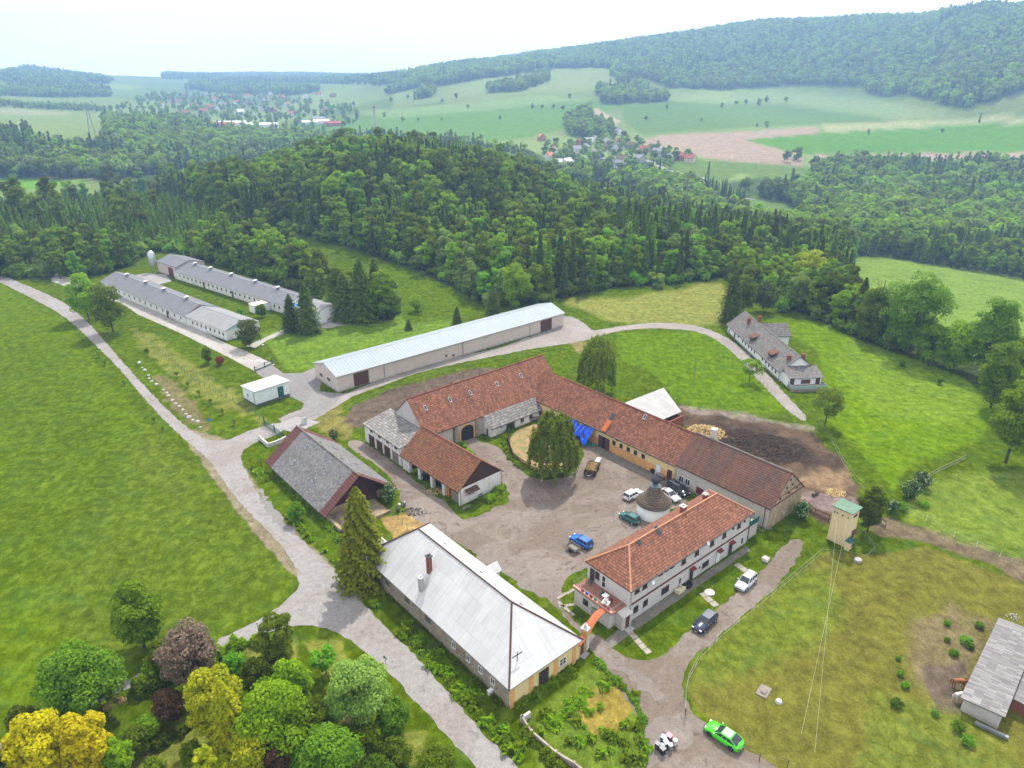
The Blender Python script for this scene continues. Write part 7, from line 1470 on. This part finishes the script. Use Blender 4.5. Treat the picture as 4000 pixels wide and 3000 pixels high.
# undergrowth along the forest edges
ex, ey, ez_, epx, epy = region(FORESTS[0], 3.4, -420, 420, 190, 400, (GLADE,), dmax=400); ed = np.minimum(np.abs(sdist(epx, epy, FORESTS[0])), np.abs(sdist(epx, epy, GLADE))); s_ = ed < 26
bushes = [link('forest_edge_bush', quads_mesh('edge_bush', *broad_pts(420, 5, 2.4, 0, 9, .5), .6*rng.uniform(.6,1.3,420), [LF[l]])) for l in ('mid','deep','pale','bright')]
bp = [GD(*q) for q in ((905,672),(1180,662),(1420,622),(1690,672))]
for b_, q in zip(bushes, bp): b_.location = (q[0], q[1], terr1(*q)); tag(b_, 'leafy bush at the foot of the forest edge', 'shrub', 'forest edge bushes')
gn_stuff('undergrowth', 'leafy undergrowth along the foot of the forest edges', 'undergrowth', ex[s_], ey[s_], ez_[s_], rng.integers(0, 4, s_.sum()), bushes, rng.uniform(0, 6, s_.sum()), rng.uniform(.5, 1.1, s_.sum()))
# middle distance: woods in the valley
def midwood(name, label, P, s, box, excl=(), dmin=450, dmax=2600, conf=.25, far=True, scl=(.7, 1.1), indiv=60, tl='tree'):
    x, y, z, px, py = region(P, s, *box, excl, dmin, dmax); n_ = len(x)
    if not n_: print('empty', name); return
    pr = FAROBJ; nb = len(FAR['broad']); k = np.where(vnoise(x, y, 110, 8)*.6+vnoise(x, y, 30, 18)*.4+rng.normal(size=n_)*.12 > 1-conf*1.2, nb+rng.integers(0, 2, n_), rng.integers(0, nb, n_)); rz = rng.uniform(0, 6.28, n_); sc_ = rng.uniform(*scl, n_)
    gn_stuff(name, label, 'forest', x, y, z, k, pr, rz, sc_); print(name, n_)
FAROBJ = []
for j, (me_, q, tl) in enumerate([(me_, q, tl) for (me_, q, tl) in zip(FAR['broad']+FAR['spruce'], ((1437,350),(1216,240),(1038,307),(1655,275),(2115,264),(1530,375)), ('lone broadleaf tree at the near edge of the village','lone round tree high on the pale hill meadow','lone round tree on the green field behind the forest','small tree at the edge of the ploughed field','lone tree in the bright green valley field','dark spruce beside the valley meadow'))]):
    o = link('field_tree' if j < 4 else 'spruce_tree', me_); X_, Y_ = GT(q[0]*DS, q[1]*DS); o.location = (X_, Y_, terr1(X_, Y_)); o.scale = (.6,.6,.6); tag(o, tl, 'tree'); FAROBJ.append(o)
VM = dp(1440,340,1735,365,1760,380,1690,385,1600,372,1560,390,1480,372); VM2 = dp(1505,392,1560,398,1615,425,1700,440,1770,475,1740,505,1620,490,1540,450)
VIL = dp(1155,352,1180,318,1260,312,1330,295,1420,320,1500,345,1440,372,1340,378,1230,365)
midwood('valley_wood', 'broad wood filling the valley on the right', dp(1130,400,1240,380,1400,395,1500,408,1640,425,1745,402,1765,362,1850,360,2000,362,2400,362,3300,385,3300,640,2500,575,2200,545,1900,535,1700,525,1500,490,1400,440,1300,405), 8.5, (-100, 1150, 330, 1000), (VM, VM2, dp(1990,356,2060,354,2075,375,2010,380)), 420, 1200, .2)
midwood('valley_wood', 'dark blue wood beyond the forest on the left', dp(-900,300,60,296,90,320,160,332,228,330,232,262,300,270,400,268,470,292,640,302,800,308,1000,322,1140,345,1180,380,1100,372,900,356,600,356,420,375,250,385,-900,395), 9, (-900, 250, 480, 1500), (), 520, 1500, .3)
midwood('hill_forest', 'large forest covering the long hill above the valley', dp(640,262,700,232,760,222,840,206,900,190,1000,177,1100,163,1210,147,1310,146,1330,160,1400,172,1440,190,1560,196,1640,190,1700,186,1750,184,1870,188,1880,210,1960,205,2040,228,2120,248,2160,262,2212,288,2500,300,3900,360,3900,-500,600,-400,500,160,600,215), 11, (-300, 3600, 1150, 3600), (), 1150, 3600, .22, scl=(.8, 1.3))
midwood('hedgerow', 'strips of trees between the hill meadows', dp(940,207,1030,190,1032,210,945,222), 9, (0, 900, 900, 2600), (), 700, 2600, .2)
for P in (dp(1040,192,1130,180,1190,160,1186,174,1120,197,1050,200), dp(1288,196,1350,190,1400,208,1372,226,1300,226), dp(1318,160,1390,185,1402,202,1345,182), dp(1378,212,1440,206,1442,222,1385,226), dp(750,235,900,200,940,196,935,208,850,222,770,245), dp(1215,262,1260,240,1320,282,1310,300,1230,298)):
    midwood('hedgerow', 'strip of trees between the hill meadows', P, 10, (-200, 1300, 700, 2800), (), 700, 2800, .2)
midwood('village_trees', 'garden trees scattered through the valley villages', VIL, 17, (-50, 500, 550, 1200), (), 500, 1300, .1, scl=(.4, .8))
midwood('village_trees', 'garden trees scattered through the long village on the left', dp(240,240,330,205,480,205,640,215,760,230,780,275,640,300,480,292,400,270,300,265), 34, (-1100, 0, 700, 2600), (), 800, 2600, .1, scl=(.4, .9))
midwood('distant_wood', 'blue distant woods on the left horizon', dp(-900,168,0,160,60,150,130,158,240,172,240,182,100,184,-900,186), 17, (-4500, 0, 2200, 6000), (), 2200, 6000, .35, scl=(.7, 1.15))
midwood('distant_wood', 'dark wooded knoll beyond the left village', dp(400,195,420,180,480,174,560,178,640,190,700,196,640,206,520,204), 14, (-1800, 200, 1300, 4200), (), 1300, 4200, .35, scl=(.8, 1.2))
midwood('distant_wood', 'long wooded ridge on the middle horizon', dp(350,172,360,160,640,162,800,168,900,160,1000,135,1090,135,1000,165,850,185,700,182,500,172), 17, (-2500, 600, 2000, 6500), (), 2000, 6500, .35, scl=(.7, 1.15))
midwood('hedgerow', 'dark hedges across the far left fields', dp(-300,222,0,222,225,236,220,242,0,232,-300,230), 12, (-1500, 0, 700, 2200), (), 700, 2200, .2, scl=(.4,.7))
midwood('hedgerow', 'band of wood beyond the far left fields', dp(-300,198,0,195,150,190,240,200,240,212,100,210,0,206,-300,205), 12, (-2500, 0, 1000, 3200), (), 1000, 3200, .3, scl=(.7,1.1))
# rows of single trees in the far fields
for k_, (qx, qy, s_) in enumerate(((870,264,.5),(905,263,.4),(955,262,.4),(1080,258,.35),(1150,235,.5),(1170,236,.5),(1195,235,.5),(1270,232,.5),(1440,236,.5),(1590,228,.6),(1610,226,.6),(1640,227,.7),(1655,222,.7),(1698,223,.8),(1515,264,.45),(830,252,.5),(845,220,.6),(880,215,.6),(955,222,.5),(985,212,.6),(1875,290,.4),(2035,288,.4),(1300,255,.5),(1560,232,.5),(1635,275,.35),(1395,262,.5),(1700,350,.8),(1720,345,.9),(1845,352,.9),(1862,350,.9),(1010,235,.5),(1230,212,.5))):
    m_ = (FAR['broad']+FAR['spruce'])[k_ % 4]; X_, Y_ = GT(qx*DS, qy*DS); o = link('field_tree', m_); o.location = (X_, Y_, terr1(X_, Y_)); o.scale = (s_,)*3; o.rotation_euler = (0,0,k_); tag(o, 'distant single tree standing in the far fields', 'tree', 'single trees in the far fields')
for k_ in range(26):
    qx = 1895+k_*8.4+random.uniform(-3,3); qy = 372+random.uniform(-3,4); X_, Y_ = GT(qx*DS, qy*DS); me_ = SP['birch'][2][k_ % 3]; o = link('poplar_tree', me_); o.location = (X_, Y_, terr1(X_, Y_)); s_ = random.uniform(.9,1.2); o.scale = (s_*.8,s_*.8,s_*1.1); tag(o, 'tall slim poplar in the row at the near edge of the valley field', 'tree', 'poplars in the valley row')
for k_ in range(16):
    qx = 1522+k_*5.6+random.uniform(-2,2); qy = 412+k_*1.9+random.uniform(-4,6); X_, Y_ = GT(qx*DS, qy*DS); o = link('spruce_tree', SP['spruce'][2][k_ % 3]); o.location = (X_, Y_, terr1(X_, Y_)); o.scale = (.85,.85,random.uniform(.65,.85)); tag(o, 'dark spruce in the short row on the valley meadow', 'tree', 'spruce row on the valley meadow')
# grass tufts along verges and meadow
tuft = quads_mesh('tuft', *(lambda n: (rng.normal(size=(n,3))*np.array([.2,.2,.0])+np.stack([np.zeros(n),np.zeros(n),rng.uniform(.1,.4,n)],1), rng.normal(size=(n,3))*np.array([1,1,.3])))(26), .42*rng.uniform(.6,1.3,26), [leafm('tall_grass', (.1,.19,.012), (.16,.26,.03), .5, .3)])
to = link('grass_tuft', tuft); to.location = (*GD(455, 1130), 0); tag(to, 'small grass tuft on the meadow verge beside the upper road', 'grass')
to.data.name = 'tuft'
def tufts(P, s, label, excl=()):
    xs = [G(*p) for p in P]; x0, x1 = min(q[0] for q in xs), max(q[0] for q in xs); y0, y1 = min(q[1] for q in xs), max(q[1] for q in xs)
    x, y = cells(s, x0, x1, y0, y1, .5); px, py = projv(x, y, 0*x); ok = inpoly(px, py, P) & (vnoise(x, y, 4, 9)+vnoise(x, y, 1.3, 10)*.5 > .72)
    x, y = x[ok], y[ok]; n_ = len(x); print('tufts', n_)
    gn_stuff('tall_grass', label, 'grass', x, y, 0*x, np.zeros(n_, int), [to], rng.uniform(0, 6, n_), rng.uniform(.6, 1.7, n_))
tufts(dp(560,1000,600,1080,700,1190,770,1240,900,1370,1050,1520,1180,1659,1130,1659,980,1500,860,1365,740,1240,640,1140,545,1010), .8, 'rank grass on the verge between the road and the farm buildings')
tufts(dp(1100,1600,1140,1570,1250,1480,1290,1440,1380,1510,1420,1600,1380,1700,1240,1700), 1.5, 'rank grass and weeds in the overgrown plot')
# ---------------------------------------------------------------- far houses, stack, pylons
HWM = [plain('house_wall_'+n_, c_, .8, .1) for n_, c_ in (('white',(.7,.68,.65)),('cream',(.6,.52,.4)),('grey',(.4,.38,.36)),('brick',(.35,.16,.1)))]
HRM = [plain('house_roof_'+n_, c_, .8, .2) for n_, c_ in (('red',(.33,.09,.06)),('brown',(.16,.09,.07)),('grey',(.25,.25,.27)),('orange',(.5,.17,.09)),('white',(.65,.66,.68)))]
HN = ['white','cream','grey','brick']; RN = ['red','brown','grey','orange','pale']; HM = {}
def fhouse(qx, qy, wi, ri, L_=11, W_=9, hz=5, rz_=3.6, ang=None, where='in the valley village', nm='village_house'):
    X_, Y_ = GT(qx*DS, qy*DS); key = (L_, W_, hz, rz_); e = empty(nm, (X_, Y_, terr1(X_, Y_)), random.uniform(0, 3.14) if ang is None else ang, '%s walled house with %s roof %s' % (HN[wi], RN[ri], where), 'house', 'far houses '+where)
    m = MB(); m.extr([(-L_/2,-W_/2,-3),(-L_/2,W_/2,-3),(-L_/2,W_/2,hz),(-L_/2,0,hz+rz_),(-L_/2,-W_/2,hz)], (L_,0,0)); m.build('wall', HWM[wi], e)
    m = gable_roof(-L_/2, L_/2, -W_/2, W_/2, hz+.15, hz+rz_+.15, .5, .5, .25); r_ = m.build('roof', HRM[ri], e); m = MB(); m.box(1,-.4,hz+rz_-1,1.9,.4,hz+rz_+1.1); m.build('chimney', M['brick'], r_)
    m = MB()
    for i in range(3):
        x = -L_/2+L_*(i+.5)/3
        for z_ in ((1.2,3.4) if hz > 4 else (1.2,)):
            for s_ in (-1, 1): m.box(x-.5, s_*(W_/2+.0), z_, x+.5, s_*(W_/2+.06), z_+1.1) if s_ > 0 else m.box(x-.5, -W_/2-.06, z_, x+.5, -W_/2, z_+1.1)
    m.build('window', M['glass'], e)
for q in ((1285,308,0,2),(1308,312,0,2),(1338,314,0,0),(1362,322,2,1),(1335,290,0,2),(1250,315,3,0),(1170,303,3,3),(1198,330,0,3),(1245,330,0,2),(1270,312,0,4),(1300,325,3,1),(1325,330,0,2),(1390,330,0,0),(1405,325,2,1),(1420,335,0,2),(1440,348,2,2),(1470,345,3,0),(1380,350,2,2),(1330,362,0,2),(1345,352,0,1),(1205,360,0,4),(1225,358,0,4),(1290,338,2,2),(1310,298,2,1),(1186,345,0,3),(1265,325,2,2),(1490,350,1,0)):
    fhouse(*q)
fhouse(1168,362,0,4,20,11,3.5,2); fhouse(1855,478,0,4,8,6,3,2,where='hidden among the valley trees'); 
for q in ((505,248,0,0),(520,246,0,4),(440,245,3,0),(470,240,0,2),(375,225,1,0),(390,222,2,1),(420,232,0,0),(455,235,3,0),(350,232,0,3),(400,250,2,0),(480,228,0,2),(512,225,0,0),(560,238,0,2),(590,242,3,0),(540,228,1,1),(620,230,0,0),(640,222,0,2),(610,214,3,0),(575,218,0,3),(335,215,2,1),(320,210,0,0),(660,212,0,2),(690,208,0,0),(720,210,3,1),(430,215,0,2),(465,218,0,0),(500,212,2,0),(535,210,0,0),(450,205,0,2),(395,208,3,0),(585,205,0,1),(630,250,0,0),(700,245,2,1),(595,258,0,2)):
    fhouse(*q, 14, 11, 5, 4.5, where='in the long village on the left')
for (a_, b_, c_, d_, L_, W_) in ((500,272,0,4,46,16),(670,270,0,4,26,16),(695,268,0,4,26,16),(720,272,3,0,30,12),(560,276,0,4,60,14),(690,262,2,2,22,12),(490,275,3,0,25,12)): fhouse(a_, b_, c_, d_, L_, W_, 5, 3, .3, 'below the factory chimney', 'farm_hall')
X_, Y_ = GT(812*DS, 292*DS); e = empty('factory_chimney', (X_, Y_, terr1(X_, Y_)), 0, 'tall slim factory chimney rising beyond the forest', 'chimney'); zt = height_at(X_, Y_, 229*DS, terr1(X_, Y_))-terr1(X_, Y_); m = MB(); m.tube((0,0,-2),(0,0,zt*.93),1.9,1.4,n=14); m.build('shaft', M['concrete'], e); m = MB(); m.tube((0,0,zt*.93),(0,0,zt),1.6,1.5,n=14); m.build('top_band', M['brick'], e)
for (qx, qb, qt) in ((200,292,228),(204,246,218)):
    X_, Y_ = GT(qx*DS, qb*DS); z0 = terr1(X_, Y_); zt = height_at(X_, Y_, qt*DS, z0)-z0; e = empty('pylon', (X_, Y_, z0), .4, ('nearer steel lattice pylon in the left fields' if qb > 250 else 'farther steel lattice pylon in the left fields'), 'pylon'); m = MB(); s_ = zt*.1
    for sx in (-1,1):
        for sy in (-1,1): m.tube((sx*s_,sy*s_,0),(sx*s_*.15,sy*s_*.15,zt),.22,n=4)
    for i in range(7): z1 = zt*i/7; w1 = s_*(1-.85*i/7); z2 = zt*(i+1)/7; w2 = s_*(1-.85*(i+1)/7); m.tube((-w1,-w1,z1),(w2,w2,z2),.12,n=3); m.tube((w1,-w1,z1),(-w2,w2,z2),.12,n=3)
    m.build('mast', M['metal'], e)
    for f_ in (.72, .85, .97): m = MB(); m.box(-s_*1.2*(1.3-f_*.6),-.25,zt*f_-.2,s_*1.2*(1.3-f_*.6),.25,zt*f_+.2); m.build('crossarm', M['metal'], e)
# distant road strips
def drape(name, pts, w, mat, off=.35):
    W = [GT(p[0]*DS, p[1]*DS) for p in pts]; m = MB(); S = []
    for i in range(len(W)-1):
        a_, b_ = np.array(W[i]), np.array(W[i+1]); n_ = max(1, int(np.linalg.norm(b_-a_)/5)); S += [a_+(b_-a_)*j/n_ for j in range(n_)]
    S.append(np.array(W[-1])); L_, R_ = [], []
    for i, p in enumerate(S):
        d = S[min(i+1, len(S)-1)]-S[max(i-1, 0)]; v = np.array([-d[1], d[0]])/(np.linalg.norm(d)+1e-9)*w/2
        for lst, q in ((L_, p+v), (R_, p-v)): lst.append((q[0], q[1], max(terr1(*q), terr1(*p))+off))
    for i in range(len(S)-1): m.face([L_[i], L_[i+1], R_[i+1], R_[i]][::-1])
    tag(m.build(name, mat), kind='structure')
drape('valley_road', ((1190,338),(1250,340),(1330,345),(1400,348),(1440,368),(1500,383),(1530,388)), 7, SLAB); drape('valley_road', ((1828,490),(1850,497)), 9, SLAB); drape('valley_path', ((1560,428),(1600,428),(1630,432)), 4, SLAB)
# ---------------------------------------------------------------- haze
m = MB(); m.box(-4300, -1500, -70, 4300, 4050, 345); t = NT('haze_air'); t.N.remove(t.b); v = t.n('ShaderNodeVolumePrincipled'); v.inputs['Density'].default_value = HAZE; v.inputs['Color'].default_value = (.38, .6, 1, 1); v.inputs['Anisotropy'].default_value = .3
t.l(v.outputs[0], t.N['Material Output'].inputs['Volume']); tag(m.build('haze', t.mat), 'thin blue summer haze filling the valley air', 'haze', None, 'stuff')
